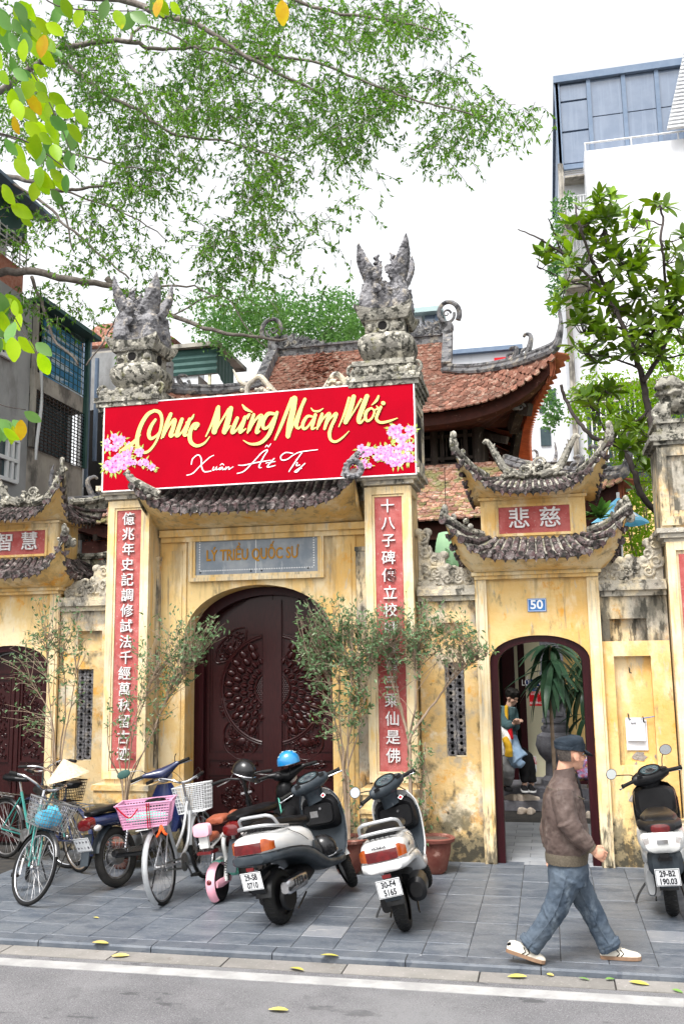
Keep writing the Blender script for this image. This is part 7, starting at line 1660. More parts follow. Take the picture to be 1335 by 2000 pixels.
    mb.loft(rings); hb = xf(mb, F).build('handlebar_cowl', col, t, smooth='auto')
    mb = MB(); mb.ell((.93, 0, .95), (.06, .085, .06), 14, 8); xf(mb, F).build('headlight', 'clear_lens', hb, smooth=True)
    for s_ in (-1, 1):
        mb = MB(); mb.tube([(.825, s_*.20, 1.03), (.77, s_*.33, 1.025)], .018, 10); xf(mb, F).build('grip', 'rubber', hb, smooth='auto')
        mb = MB(); mb.tube(spline([(.85, s_*.17, 1.02), (.87, s_*.22, 1.015), (.81, s_*.35, 1.0)], 4), .006, 6); xf(mb, F).build('brake_lever', 'chrome', hb)
        mb = MB(); mb.tube([(1.0, s_*.055, .62), (WB, s_*.065, r)], .020, 8); xf(mb, F).build('fork_leg', 'dull_steel', t)
        if mirror:
            a = 1 if s_ > 0 else .2
            mb = MB(); mb.tube(spline([(.84, s_*.16, 1.04), (.84, s_*(.17+.04*a), 1.10), (.83, s_*(.18+.14*a), 1.13)], 4), .005, 6); xf(mb, F).build('mirror_stem', 'black_metal', hb)
            if s_ > 0: mb = MB(); mb.ell((.82, s_*.39, 1.13), (.012, .075, .045), 16, 8); mi = xf(mb, F).build('mirror', 'green_metal', hb, smooth=True)
    mb = MB(); mb.tube(spline([(.42, .10, .26), (.38, .22, .08), (.36, .25, .012)], 4), .009, 6); mb.tube([(.42, -.16, .27), (.42, .16, .27)], .010, 6); mb.build('side_stand', 'black_metal', t)
    for s_ in (-1, 1): mb = MB(); mb.cbox((.42, s_*.20, .27), (.03, .09, .025)); mb.build('foot_peg', 'rubber', t)
    return t, F
p = Gd(237, 1736)
mD, FD = motorcycle('dark blue underbone motorcycle with a large spoked rear wheel behind the pink basket', (p.x-.05, p.y+.05), (.25, .968), R(-9), R(30), 'navy_paint')
mG, FG = motorcycle('black motorcycle half hidden behind scooter 29-S8 0710', (-2.78, 8.75), (.18, .98), R(-6), R(25), 'black_plastic', mirror=False, pl=False)
# blue helmet on the hidden motorcycle's handlebar and green-cabled lock
c = W(563, 1487, 9.55); helmet('bright blue patterned helmet hung on the hidden black motorcycle', c, 'helmet_blue', .105, False, Matrix.Rotation(R(200), 4, 'Z') @ Matrix.Rotation(R(12), 4, 'Y'), 'black_plastic', 'pale_aqua')
c = W(560, 1520, 9.62); mb = MB()
mb.tube(spline([W(548, 1535, 9.6), W(544, 1555, 9.6), W(548, 1580, 9.6), W(552, 1600, 9.6)], 4), .008, 6)
tag(mb.build('cable_lock', 'mint_paint', None), 'green cable hanging below the blue helmet', 'cable lock')
mb = MB(); mb.ell(W(545, 1517, 9.6), (.075, .07, .05), 14, 8); mb.ell(W(556, 1545, 9.65), (.10, .09, .12), 14, 8); tag(mb.build('scooter_bag', 'vinyl_black', None, smooth=True), 'dark bag hanging below the blue helmet in front of the door', 'bag')
# ------------------------------------------------------------------ small pink e-bike
p = Gd(430, 1762)
e = vehicle('electric_bike', 'small pink and white folding electric bike with brown saddles', 'electric bike', (p.x, p.y+.02), (.12, .99), R(-8)); I4 = Matrix.Identity(4); Fe = steer_m(.88, .5, R(14), R(18))
fat_wheel(e, (0, 0, .165), .165, .034, I4, tread=False, m='rubber'); fat_wheel(e, (.92, 0, .165), .165, .034, Fe, tread=False)
fender(e, (0, 0, .165), .185, R(40), R(230), .045, 'pink_paint', I4, 'rear_mudguard'); fender(e, (0, 0, .165), .190, R(40), R(100), .044, 'mint_paint', I4, 'mint_stripe')
mb = MB(); mb.ell((-.185, 0, .20), (.012, .025, .025), 12, 6); mb.build('reflector', 'red_lens', e, smooth=True)
mb = MB(); mb.loft([sring(-.14, .17, .01, .03, 2.4, 12, -.05), sring(-.05, .17, .02, .04, 2.4, 12, -.055), sring(.12, .18, .02, .03, 2.4, 12, -.055)]); mb.build('mudguard_side', 'pink_paint', e, smooth='auto')
mb = MB()
mb.tube(spline([(0, -.07, .17), (.04, -.08, .34), (.0, -.09, .50), (.10, -.09, .60), (.36, -.06, .63), (.60, -.03, .60), (.84, 0, .50)], 4), .020, 8)
mb.tube(spline([(0, .07, .17), (.10, .07, .30), (.22, .06, .34), (.34, .05, .22), (.6, .04, .20), (.84, 0, .46)], 4), .020, 8); mb.tube([(.30, -.06, .62), (.34, 0, .24)], .018, 8); mb.tube([(-.16, .05, .50), (.36, .05, .56)], .012, 8); mb.tube([(-.16, -.05, .50), (.20, -.05, .60)], .012, 8)
mb.build('frame', 'cream_paint', e, smooth='auto')
mb = MB(); mb.loft([sring(.30, .24, .045, .05, 3), sring(.32, .24, .06, .08, 3), sring(.46, .24, .06, .09, 3), sring(.5, .24, .04, .05, 3)]); mb.build('battery_case', 'mint_paint', e, smooth='auto')
mb = MB(); mb.tube([(.04, -.085, .36), (.02, -.085, .17)], .018, 8)
for k in range(6): mb.torus((.035-.002*k, -.085, .33-.022*k), .024, .005, (0, 0, 1), 12, 5)
mb.build('shock_absorber', 'black_metal', e, smooth='auto')
for i, (x0_, z_, w_, L_) in enumerate(((.16, .70, .10, .27), (.48, .69, .06, .14), (-.06, .575, .075, .24))):
    mb = MB(); mb.loft([sring(x0_-L_/2, z_, w_*.4, .02, 2.4), sring(x0_-L_*.42, z_, w_*.9, .036, 2.6), sring(x0_, z_+.01, w_, .042, 2.6), sring(x0_+L_*.35, z_+.005, w_*.7, .036, 2.6), sring(x0_+L_/2, z_, w_*.3, .02, 2.4)]); mb.build('saddle', 'brown_leather', e, smooth='auto')
mb = MB(); mb.loft([sring(-.24, .66, .05, .03, 4), sring(-.235, .66, .08, .055, 4), sring(-.18, .66, .085, .06, 4), sring(-.16, .66, .06, .04, 4)]); mb.build('back_rest', 'pink_paint', e, smooth='auto')
mb = MB(); mb.box(-.20, -.045, .50, -.165, .045, .62); mb.build('rest_post', 'cream_paint', e)
mb = MB(); mb.cbox((-.13, 0, .46), (.18, .14, .025)); mb.build('tail_plate', 'red_lens', e)
mb = MB(); mb.tube([(.88, 0, .46), (.80, 0, .80)], .028, 10); mb.tube([(.80, 0, .80), (.755, 0, 1.0)], .020, 10); mb.tube(spline([(.70, -.27, 1.02), (.75, -.15, 1.03), (.755, 0, 1.0), (.75, .15, 1.03), (.70, .27, 1.02)], 5), .011, 8)
xf(mb, Fe).build('handle_column', 'black_metal', e, smooth='auto')
for s_ in (-1, 1):
    mb = MB(); mb.tube([(.725, s_*.20, 1.025), (.695, s_*.31, 1.015)], .018, 10); xf(mb, Fe).build('grip', 'rubber', e, smooth='auto')
    mb = MB(); mb.tube(spline([(.75, s_*.13, 1.02), (.78, s_*.18, 1.0), (.74, s_*.27, .98)], 4), .005, 6); mb.tube(spline([(.75, s_*.13, 1.02), (.84, s_*.08, 1.06), (.86, 0, .8)], 5), .003, 5); xf(mb, Fe).build('brake_lever', 'dull_steel', e)
mb = MB()
for s_ in (-1, 1): mb.tube([(.89, s_*.05, .40), (.92, s_*.055, .165)], .014, 8)
mb.tube([(.88, 0, .46), (.89, 0, .38)], .03, 8); xf(mb, Fe).build('fork', 'cream_paint', e); 
mb = MB(); mb.cbox((.80, .0, .86), (.04, .11, .02)); xf(mb, Fe).build('clamp', 'chrome', e)
mb = MB(); mb.box(.45, -.10, .26, .80, .10, .275); 
for k in range(9): mb.tube([(.40+.05*k, -.10, .28), (.40+.05*k, -.10, .50)], .004, 4)
for k in range(3): mb.tube([(.40, -.10, .30+.08*k), (.80, -.10, .30+.08*k)], .004, 4)
mb.build('side_basket', 'black_metal', e)
c = W(477, 1506, 9.25); helmet('glossy black cap-style helmet on the pink electric bike handlebar', c, 'black_metal', .115, True, Matrix.Rotation(R(-22), 4, 'Z') @ Matrix.Rotation(R(14), 4, 'Y'), 'chrome')
# ================================================================== PEOPLE
def head_lumps(mb, c, d, s=1.0):
    """skull, jaw, nose, ears, facing direction d"""
    d = Vector(d).normalized(); l = Vector((-d.y, d.x, 0)).normalized(); u = Vector((0, 0, 1)); u = d.cross(l).normalized()*1.0
    Mx = Matrix((d, l, u)).transposed(); c = Vector(c); P = lambda x, y, z: c+Mx @ (Vector((x, y, z))*s)
    def e(x, y, z, a, b, h): mb.ell(P(x, y, z), (a*s, b*s, h*s), 14, 10, Mx)
    e(-.01, 0, .02, .098, .078, .098); e(.03, 0, -.035, .065, .062, .078); e(.055, 0, -.085, .036, .042, .028); e(.072, 0, .02, .03, .05, .02)
    mb.tube([P(.09, 0, .005), P(.112, 0, -.028), P(.100, 0, -.036)], [.009*s, .015*s, .012*s], 8); e(.088, 0, -.060, .012, .026, .007); e(.087, 0, -.070, .012, .022, .007)
    for k in (-1, 1): e(.055, k*.045, -.03, .03, .022, .026); e(-.002, k*.083, -.012, .024, .012, .036); e(.004, k*.085, -.034, .012, .011, .016)
    return P, Mx
def hand(mb, w, d, up, s=1.0, curl=1.0, side=1):
    """palm and five curled fingers from the wrist w along d"""
    w, d = Vector(w), Vector(d).normalized(); x = d.cross(Vector(up)).normalized(); n = x.cross(d)
    Mx = Matrix((d, x, n)).transposed(); mb.tube([w-d*.03, w+d*.03*s], [.026*s, .030*s], 10); mb.ell(w+d*.055*s, (.045*s, .040*s, .020*s), 12, 8, Mx)
    for k, ln in enumerate((.072, .080, .076, .060)):
        b = w+d*.088*s+x*((k-1.5)*.0215*s); p = [b-d*.02*s]; q = b; a = 0
        for j in range(3):
            a += curl*(.75 if j else .55); q = q+(d*math.cos(a)-n*math.sin(a))*ln*s*(.42, .32, .26)[j]; p.append(q)
        mb.tube(spline(p, 2), [.0088*s]*5+[.0080*s, .0068*s], 8)
    b = w+d*.03*s+x*(side*.034*s); mb.tube(spline([b, b+d*.03*s+x*side*.018*s-n*.01*s, b+d*.058*s+x*side*.004*s-n*.028*s], 2), [.012*s, .012*s, .011*s, .010*s, .009*s], 8)
def oval(c, rx, ry, ax=(1, 0, 0), up=(0, 0, 1), n=20, p=2.3):
    ax = Vector(ax).normalized(); w = Vector(up).cross(ax).normalized(); e = 2/p
    return [Vector(c)+ax*rx*math.copysign(abs(math.cos(a))**e, math.cos(a))+w*ry*math.copysign(abs(math.sin(a))**e, math.sin(a)) for a in [2*math.pi*k/n for k in range(n)]]
BYm = 7.22
q = lambda px, py, dy=0: W(px, py, BYm+dy)
man = thing('person', 'man in a dark cap, brown jacket and blue jeans striding along the pavement', 'person', (q(1115, 1870).x, BYm, 0))
fd = Vector((.86, .50, -.04)).normalized()
hc = q(1114, 1473, .0)
body = MB(); HP, HM = head_lumps(body, hc, fd, 1.02)
sh = q(1100, 1530); hipc = q(1110, 1700)
body.tube([hc+Vector((-.03, 0, -.04)), q(1101, 1512), q(1099, 1535)], [.058, .060, .075], 14)
body.loft([oval(q(1101, 1530), .08, .12), oval(q(1099, 1560), .11, .18), oval(q(1102, 1620), .12, .165), oval(q(1106, 1670), .125, .165), oval(q(1110, 1720), .12, .16)])
RA = [q(1097, 1545, -.18), q(1112, 1612, -.235), q(1150, 1655, -.20)]; LA = [q(1100, 1545, .18), q(1074, 1612, .24), q(1072, 1650, .22)]
RL = [q(1106, 1712, -.085), q(1082, 1778, -.09), q(1030, 1846, -.09)]; LL = [q(1116, 1712, .085), q(1152, 1775, .09), q(1192, 1848, .10)]
for A in (RA, LA): body.tube(spline(A, 4), [.048, .046, .044, .042, .042, .040, .036, .031, .027], 12)
for L in (RL, LL): body.tube(spline(L, 4), [.085, .08, .075, .068, .058, .056, .054, .045, .036], 12)
wd = (RA[2]-RA[1]).normalized(); hand(body, RA[2]+wd*.02, (wd+Vector((.5, 0, .12))).normalized(), (-.2, -1, .35), 1.0, 1.15, -1); hand(body, LA[2]-Vector((0, 0, .02)), (.1, 0, -1), (0, 1, 0), 1.0, .9, 1)
solid(body, 'body', 'skin', man, voxel=.0048, smooth_it=1)
for k in (-1, 1):
    for nm, m, x_, r_ in (('eye', 'print_white', .080, .011), ('iris', 'black_plastic', .088, .006)): MB().ell(HP(x_, k*.033, .006), (r_*.7, r_, r_*.8), 10, 6, HM).build(nm, m, man, smooth=True)
    mb = MB(); mb.tube([HP(.098, k*.018, .030), HP(.096, k*.035, .036), HP(.084, k*.052, .030)], .004, 5); mb.build('eyebrow', 'hair_dark', man)
mb = MB(); rows = []
for k in range(7):
    z = .075-.105*k/6; rows.append([HP(-.010+(.1015-.006*max(0, k-3)**1.3)*math.cos(a), .0825*math.sin(a)*(1-.03*max(0, k-3)), z-(.0 if k < 4 else .006*(k-3))) for a in [math.pi*.62+math.pi*.76*j/20 for j in range(21)]])
mb.loft(rows, cap=False, closed=False); mb.build('hair', 'hair_short', man, smooth=True)
# cap: crown, band, flap, peak
mb = MB(); rings = []
for k, (z, r_) in enumerate(((.045, .97), (.065, 1.0), (.088, 1.02), (.108, .94), (.120, .76), (.126, .46), (.128, .1))): rings.append([HP(-.012+.108*r_*math.cos(a)*(1.04 if k < 3 else 1), .090*r_*math.sin(a), z+.010*math.cos(a)*(k > 2)+.0025*math.sin(a*7+k)) for a in [2*math.pi*j/28 for j in range(28)]])
mb.loft(rings); cap_ = mb.build('cap', 'cap_cloth', man, smooth='auto')
mb = MB(); R2 = []
for z, o in ((.036, -.003), (.060, .003), (.062, .0)): R2.append([HP(-.012+(.108+o)*1.03*math.cos(a), (.090+o)*math.sin(a), z+.006*math.sin(a)) for a in [2*math.pi*j/28 for j in range(28)]])
mb.loft(R2, cap=False); mb.build('cap_band', 'cap_cloth', cap_, smooth=True)
mb = MB(); mb.loft([[HP(-.012+.119*math.cos(a), .1*math.sin(a)*1.03, .052+h_*(.016+.014*math.sin(math.pi*(j/10)))) for j, a in enumerate([-.30-1.5*i/10 for i in range(11)])] for h_ in (-1, 0, 1)], cap=False, closed=False); mb.build('ear_flap', 'cap_cloth', cap_, smooth=True)
mb = MB(); rows = []
for u in (0, .35, .7, 1): rows.append([HP(-.012+(.103+u*.085*max(0, math.cos(a*.92)))*math.cos(a*.9), (.094+.012*u)*math.sin(a), .042-.045*u*math.cos(a)**2-.010*u*u) for a in [-1.12+2.24*k/12 for k in range(13)]])
mb.loft(rows, cap=False, closed=False); mb.loft([[p-Vector((0, 0, .006)) for p in r] for r in rows], cap=False, closed=False); mb.build('cap_peak', 'cap_cloth', cap_, smooth=True)
# jacket
jk = MB(); jk.loft([oval(q(1100, 1508), .062, .068), oval(q(1099, 1522), .085, .115), oval(q(1098, 1536), .115, .175), oval(q(1098, 1556), .142, .212), oval(q(1100, 1590), .158, .212), oval(q(1104, 1630), .165, .205), oval(q(1106, 1655), .160, .200), oval(q(1106, 1668), .142, .185)])
jk.tube(spline(RA, 5), [.082, .086, .084, .080, .076, .075, .074, .068, .062, .056, .050], 14); jk.tube(spline(LA, 5), [.082, .086, .084, .080, .076, .075, .074, .068, .062, .056, .050], 14)
for t_ in (.62, .72, .82, .92): p_ = RA[1].lerp(RA[2], t_-.1); jk.torus(p_, .050, .012, RA[2]-RA[1], 14, 6)
for t_ in (-.12, .02, .16): jk.torus(RA[1].lerp(RA[2], t_), .066, .012, (RA[2]-RA[0]), 14, 6)
jo = solid(jk, 'jacket', 'jacket_brown', man, voxel=.0080, disp=.018, dscale=.065, smooth_it=1)
mb = MB(); mb.loft([oval(q(1106, 1662), .150, .192), oval(q(1106, 1668), .156, .198), oval(q(1106, 1683), .150, .190), oval(q(1106, 1684), .135, .175)]); mb.build('jacket_hem', 'jacket_rib', jo, smooth='auto')
for A in (RA, LA): d_ = (A[2]-A[1]).normalized(); MB().tube([A[2]-d_*.045, A[2]-d_*.03, A[2]+d_*.02, A[2]+d_*.025], [.046, .050, .045, .038], 16).build('cuff', 'jacket_rib', jo, smooth='auto')
mb = MB(); mb.loft([oval(q(1101, 1524), .088, .10), oval(q(1101, 1506), .078, .084, (1, 0, .12)), oval(q(1101, 1500), .074, .080, (1, 0, .15)), oval(q(1101, 1508), .066, .072, (1, 0, .12))], cap=False); mb.build('collar', 'jacket_brown', jo, smooth='auto')
mb = MB(); mb.tube(spline([q(1124, 1512, .0), q(1130, 1530, -.06), q(1137, 1570, -.05), q(1141, 1620, -.03), q(1143, 1655, -.01)], 4), [.010]*17, 6); mb.build('zip_placket', 'black_cloth', jo)
mb = MB(); mb.tube([q(1066, 1536, -.10), q(1080, 1543, -.19), q(1092, 1549, -.245)], .0035, 5); mb.tube([q(1128, 1556, -.19), q(1140, 1562, -.12)], .006, 5); mb.tube(spline([q(1090, 1540, -.25), q(1093, 1560, -.262), q(1088, 1585, -.25)], 3), .003, 5); mb.build('seam', 'jacket_rib', jo)
# trousers
tr_ = MB(); tr_.loft([oval(q(1108, 1672), .135, .17), oval(q(1109, 1700), .145, .185), oval(q(1109, 1725), .14, .18)])
tr_.tube(spline([RL[0], RL[1], RL[2]+Vector((.012, 0, -.02))], 5), [.118, .112, .104, .097, .091, .086, .081, .077, .075, .075, .077], 16); tr_.tube(spline([LL[0], LL[1], LL[2]+Vector((-.005, 0, -.025))], 5), [.118, .110, .102, .095, .088, .083, .079, .076, .075, .075, .077], 16)
for L in (RL, LL):
    for t_ in (.86, .94): tr_.torus(L[1].lerp(L[2], t_)+Vector((0, 0, -.01)), .076, .012, (L[2]-L[1]), 16, 6)
    for t_ in (-.05, .1, .2): tr_.torus(L[1].lerp(L[2], t_), .086, .010, (L[2]-L[1])+Vector((.1, 0, .2)), 16, 6)
solid(tr_, 'jeans', 'jeans', man, voxel=.0075, disp=.020, dscale=.055, smooth_it=1)
for L, sy in ((RL, -1), (LL, -1)):
    mb = MB(); S_ = spline([L[0]+Vector((0, 0, .03)), L[1], L[2]], 6); rr_ = [.112+(.076-.112)*k/12 for k in range(13)]
    mb.tube([p+Vector((0, sy*(r_+.004), 0)) for p, r_ in zip(S_, rr_)], .0035, 5); mb.build('side_seam', 'jeans', man)
def shoe(par, heel, toe, m='shoe_cream', sole='gum_sole', s=1.0, stripes=True, lat=(0, -1, 0)):
    heel, toe = Vector(heel), Vector(toe); d = (toe-heel).normalized(); L = (toe-heel).length; x = d.cross(Vector((0, 0, 1))).normalized(); u = x.cross(d)
    P = lambda a, b, c: heel+d*(a*L)+x*b+u*c
    w = lambda a: (.030+.016*math.sin(min(1, a*1.1)*math.pi*.75))*s
    ks = (0, .04, .15, .35, .55, .75, .9, .98, 1.0); hw = (.018, .030, .036, .036, .042, .047, .040, .024, .008); tp = (.055, .075, .085, .082, .068, .052, .044, .034, .024)
    rings = lambda z0, z1, g: [[P(a, (h_+g)*s*cc, (z0 if zz < 0 else (z1 if z1 else t_)*1.0)*s) for cc, zz in ((-1, -1), (1, -1), (1, 0), (.86, 1), (0, 1.05), (-.86, 1), (-1, 0))] for a, h_, t_ in zip(ks, hw, tp)]
    mb = MB(); mb.loft([[P(a, (h_+.006)*s, 0), P(a, (h_+.007)*s, .024*s), P(a, -(h_+.007)*s, .024*s), P(a, -(h_+.006)*s, 0)] for a, h_ in zip(ks, hw)]); mb.build('sole', sole, par)
    mb = MB(); mb.loft([[P(a, h_*s, .022*s), P(a, h_*.98*s, .022*s+(t_-.022)*.55*s), P(a, h_*.6*s, t_*s*.97), P(a, 0, t_*s*1.04), P(a, -h_*.6*s, t_*s*.97), P(a, -h_*.98*s, .022*s+(t_-.022)*.55*s), P(a, -h_*s, .022*s)] for a, h_, t_ in zip(ks, hw, tp)]); up = mb.build('shoe_upper', m, par, smooth='auto')
    if stripes:
        sg_ = -1 if x.dot(Vector(lat)) < 0 else 1
        mb = MB()
        for a in (.40, .50): mb.tube([P(a, sg_*.040*s, .024*s), P(a+.075, sg_*.040*s, .045*s), P(a+.0, sg_*.030*s, .068*s)], [.006*s]*3, 6, flat=.6)
        mb.tube([P(.02, sg_*.018, .05*s), P(.06, sg_*.032*s, .068*s)], .010*s, 6); mb.build('stripes', 'black_cloth', up)
        mb = MB()
        for a in (.45, .53, .61): mb.tube([P(a, -.020*s, .078*s-(a-.45)*.09), P(a, .020*s, .078*s-(a-.45)*.09)], .0035*s, 5)
        mb.build('laces', 'shoe_cream', up)
g1, g2 = Gd(1064, 1880), Gd(1000, 1878)
toe = Vector((g1.x, 7.13, 0.004)); heel = toe+Vector((-.272, 0, .072)); shoe(man, heel, toe)
h2 = Gd(1172, 1874); h2 = Vector((h2.x, 7.33, 0.002)); shoe(man, h2, h2+Vector((.285, -.0, .004)))
# ---------------- figures in the courtyard
def simple_person(label, base, head, face, tors, arms, legs, cl, hairm='hair_dark', skin='skin_young', extra=None):
    t = thing('person', label, 'person', tuple(base)); b = MB(); HP, HM = head_lumps(b, head, face, .95)
    b.tube([Vector(head)+Vector((-.02, 0, -.05)), tors[0]], [.05, .055], 10); b.tube(tors, [.10]*len(tors), 12)
    for A in arms: b.tube(spline(A, 3), [.042, .04, .038, .036, .034, .030, .026][:3*(len(A)-1)+1], 8); d = (Vector(A[-1])-Vector(A[-2])).normalized(); hand(b, A[-1], d, (0, -.6, .8), .9, .8)
    for L in legs: b.tube(spline(L, 3), [.07, .068, .062, .055, .05, .045, .038], 8)
    solid(b, 'body', skin, t, voxel=.011, smooth_it=1)
    mb = MB(); mb.ell(HP(-.022, 0, .045), (.104, .092, .092), 16, 10, HM); rr = random.Random(1)
    for k in range(26): a = rr.uniform(0, 6.28); mb.ell(HP(-.02+.085*math.cos(a), .075*math.sin(a), .05+rr.uniform(-.03, .07)), (.03, .03, .022), 7, 5, HM)
    solid(mb, 'hair', hairm, t, voxel=.011, smooth_it=1)
    for nm, m, tubes in cl:
        mb = MB()
        for pts, rs in tubes: mb.tube(spline(pts, 3), [rs[0]+(rs[1]-rs[0])*k/(3*(len(pts)-1)) for k in range(3*(len(pts)-1)+1)], 12)
        solid(mb, nm, m, t, voxel=.013, disp=.02, dscale=.08, smooth_it=1)
    return t
V = lambda px, py, Y: W(px, py, Y)
Yc = 14.05
ya = simple_person('dark-haired youth in a teal jacket looking down at a phone', (V(1010, 1540, Yc).x, Yc, .27), V(999, 1362, Yc), (.8, -.45, -.45),
    [V(992, 1385, Yc), V(990, 1420, Yc), V(994, 1460, Yc)], [[V(985, 1390, Yc-.1), V(986, 1420, Yc-.2), V(1004, 1412, Yc-.22)], [V(1003, 1390, Yc+.08), V(1008, 1422, Yc-.05), V(1008, 1410, Yc-.2)]],
    [[V(992, 1465, Yc), V(1018, 1478, Yc-.12), V(1024, 1535, Yc-.1)], [V(996, 1465, Yc+.1), V(1028, 1480, Yc), V(1038, 1535, Yc)]],
    [('jacket', 'teal_cloth', [([V(992, 1380, Yc), V(989, 1425, Yc), V(992, 1455, Yc)], (.12, .15)), ([V(985, 1386, Yc-.08), V(986, 1418, Yc-.2), V(1000, 1413, Yc-.22)], (.07, .05)), ([V(1001, 1386, Yc+.08), V(1007, 1420, Yc-.04), V(1007, 1412, Yc-.18)], (.07, .05))]),
     ('shirt_tied_at_waist', 'denim_light', [([V(992, 1440, Yc), V(1000, 1470, Yc-.1), V(1012, 1488, Yc-.14)], (.13, .17)), ([V(996, 1460, Yc-.12), V(1008, 1492, Yc-.2), V(1018, 1484, Yc-.2)], (.10, .07))]),
     ('trousers', 'black_cloth', [([V(994, 1465, Yc), V(1018, 1478, Yc-.1), V(1025, 1528, Yc-.1)], (.10, .065)), ([V(998, 1465, Yc+.1), V(1030, 1480, Yc), V(1038, 1528, Yc)], (.10, .065))]),
     ('yellow_sash', 'yellow_cloth', [([V(988, 1378, Yc-.13), V(988, 1400, Yc-.17), V(990, 1425, Yc-.18)], (.03, .03))])])
for px in (1024, 1038): p = V(px, 1536, Yc-.15); p = Vector((p.x, p.y, .275)); shoe(ya, p+Vector((-.03, .12, 0)), p+Vector((.02, -.15, 0)), 'black_cloth', 'print_white', 1.0, False)
MB().box(V(1006, 1407, 13.8).x-.05, 13.79, V(1006, 1407, 13.8).z, V(1006, 1407, 13.8).x+.05, 13.86, V(1006, 1407, 13.8).z+.012).build('phone', 'black_plastic', None)
tag(bpy.data.objects['phone'], 'dark phone held by the dark-haired youth', 'phone')
Yb = 13.95
yb_ = simple_person('figure in white and grey with a yellow strap beside the left door jamb', (V(980, 1540, Yb).x, Yb, .27), V(966, 1395, Yb), (.7, -.5, -.3),
    [V(966, 1418, Yb), V(970, 1450, Yb), V(976, 1480, Yb)], [[V(975, 1420, Yb), V(988, 1440, Yb-.1), V(992, 1460, Yb-.15)]], [[V(978, 1480, Yb), V(990, 1505, Yb-.1), V(988, 1535, Yb)], [V(972, 1480, Yb), V(976, 1505, Yb), V(974, 1535, Yb)]],
    [('shirt', 'print_white', [([V(968, 1412, Yb), V(972, 1450, Yb), V(978, 1475, Yb)], (.13, .15)), ([V(977, 1418, Yb-.05), V(989, 1440, Yb-.12), V(991, 1455, Yb-.15)], (.07, .055))]),
     ('trousers', 'grey_cloth', [([V(978, 1476, Yb), V(992, 1505, Yb-.1), V(989, 1530, Yb)], (.12, .075)), ([V(972, 1480, Yb), V(976, 1530, Yb)], (.11, .075))]),
     ('bag_strap', 'yellow_cloth', [([V(984, 1440, Yb-.2), V(992, 1458, Yb-.22), V(993, 1478, Yb-.2)], (.045, .06))]), ('scarf', 'sign_red', [([V(994, 1420, Yb-.1), V(997, 1445, Yb-.12)], (.04, .04))])])
shoe(yb_, Vector((V(985, 1538, Yb).x, Yb+.12, .275)), Vector((V(996, 1538, Yb).x, Yb-.14, .275)), 'black_cloth', 'black_cloth', 1, False)
# slippers at the steps
def slipper_pair(pts, z, label):
    t = thing('slippers', label, 'slippers', (pts[0][0], pts[0][1], z), group='slippers left at the temple steps')
    for (x, y, a) in pts:
        d = Vector((math.sin(a), math.cos(a), 0)); shoe(t, Vector((x, y, z))-d*.12, Vector((x, y, z))+d*.13, 'slipper', 'slipper', 1.0, False)
a = lambda px, py, z: (lambda g_: (g_.x, g_.y))(Gd(px, py, z))
p1 = W(1021, 1578, 13.72).x; p2 = W(1036, 1578, 13.72).x
slipper_pair([(p1, 13.72, .5), (p2, 13.72, .15)], 0.001, 'pair of beige slippers on the courtyard floor below the step')
x_ = [W(px, 1562, 14.06).x for px in (996, 1007, 1021, 1032, 1046)]
slipper_pair([(x_[0], 14.06, -.8), (x_[1], 14.06, -1.1)], .131, 'leftmost pale slippers on the first temple step'); slipper_pair([(x_[2], 14.06, .2), (x_[3]+.03, 14.06, 1.3)], .131, 'worn slippers on the first temple step nearest the column')
p3 = W(1148, 1575, 13.5).x; slipper_pair([(p3, 13.5, .1)], .001, 'single pale clog beside the walking man')
c = V(1142, 1500, 13.7); bg_ = thing('gift_bag', 'bright patterned bag on a low stool behind the walking man', 'bag', (c.x, 13.7, .45))
mb = MB(); mb.ell((c.x, 13.7, c.z), (.15, .12, .16), 14, 10)
for k in range(12): mb.ell((c.x+rnd(-.1, .1), 13.62, c.z+rnd(-.12, .12)), (.05, .05, .04), 8, 6)
solid(mb, 'bag_body', 'bag_colour', bg_, voxel=.014, disp=.03, dscale=.06); z_ = c.z-.16
so = thing('stool', 'low dark red stool under the patterned bag', 'stool', (c.x, 13.7, 0)); MB().box(c.x-.18, 13.52, z_-.04, c.x+.18, 13.88, z_).build('seat', 'lacquer_frame', so)
for sx in (-1, 1):
    for sy in (-1, 1): MB().box(c.x+sx*.15-.02, 13.7+sy*.15-.02, 0, c.x+sx*.15+.02, 13.7+sy*.15+.02, z_-.0401).build('leg', 'lacquer_frame', so)
# ================================================================== VEGETATION
def leafquad(mb, c, d, n, L, w, fold=.25):
    d = d.normalized(); x = d.cross(n)
    if x.length < 1e-3: x = d.orthogonal()
    x.normalize(); n = x.cross(d); m_ = c+d*L*.45; mb.add([c, m_+x*w*.5+n*w*fold, c+d*L, m_-x*w*.5+n*w*fold, ], [(0, 1, 2), (0, 2, 3)])
def rvec(): 
    v = Vector((random.gauss(0, 1), random.gauss(0, 1), random.gauss(0, 1))); return v.normalized()
def inell(px, py, rx, ry):
    a, r_ = rnd(0, 6.283), math.sqrt(random.random()); return px+rx*r_*math.cos(a), py+ry*r_*math.sin(a)
random.seed(21)
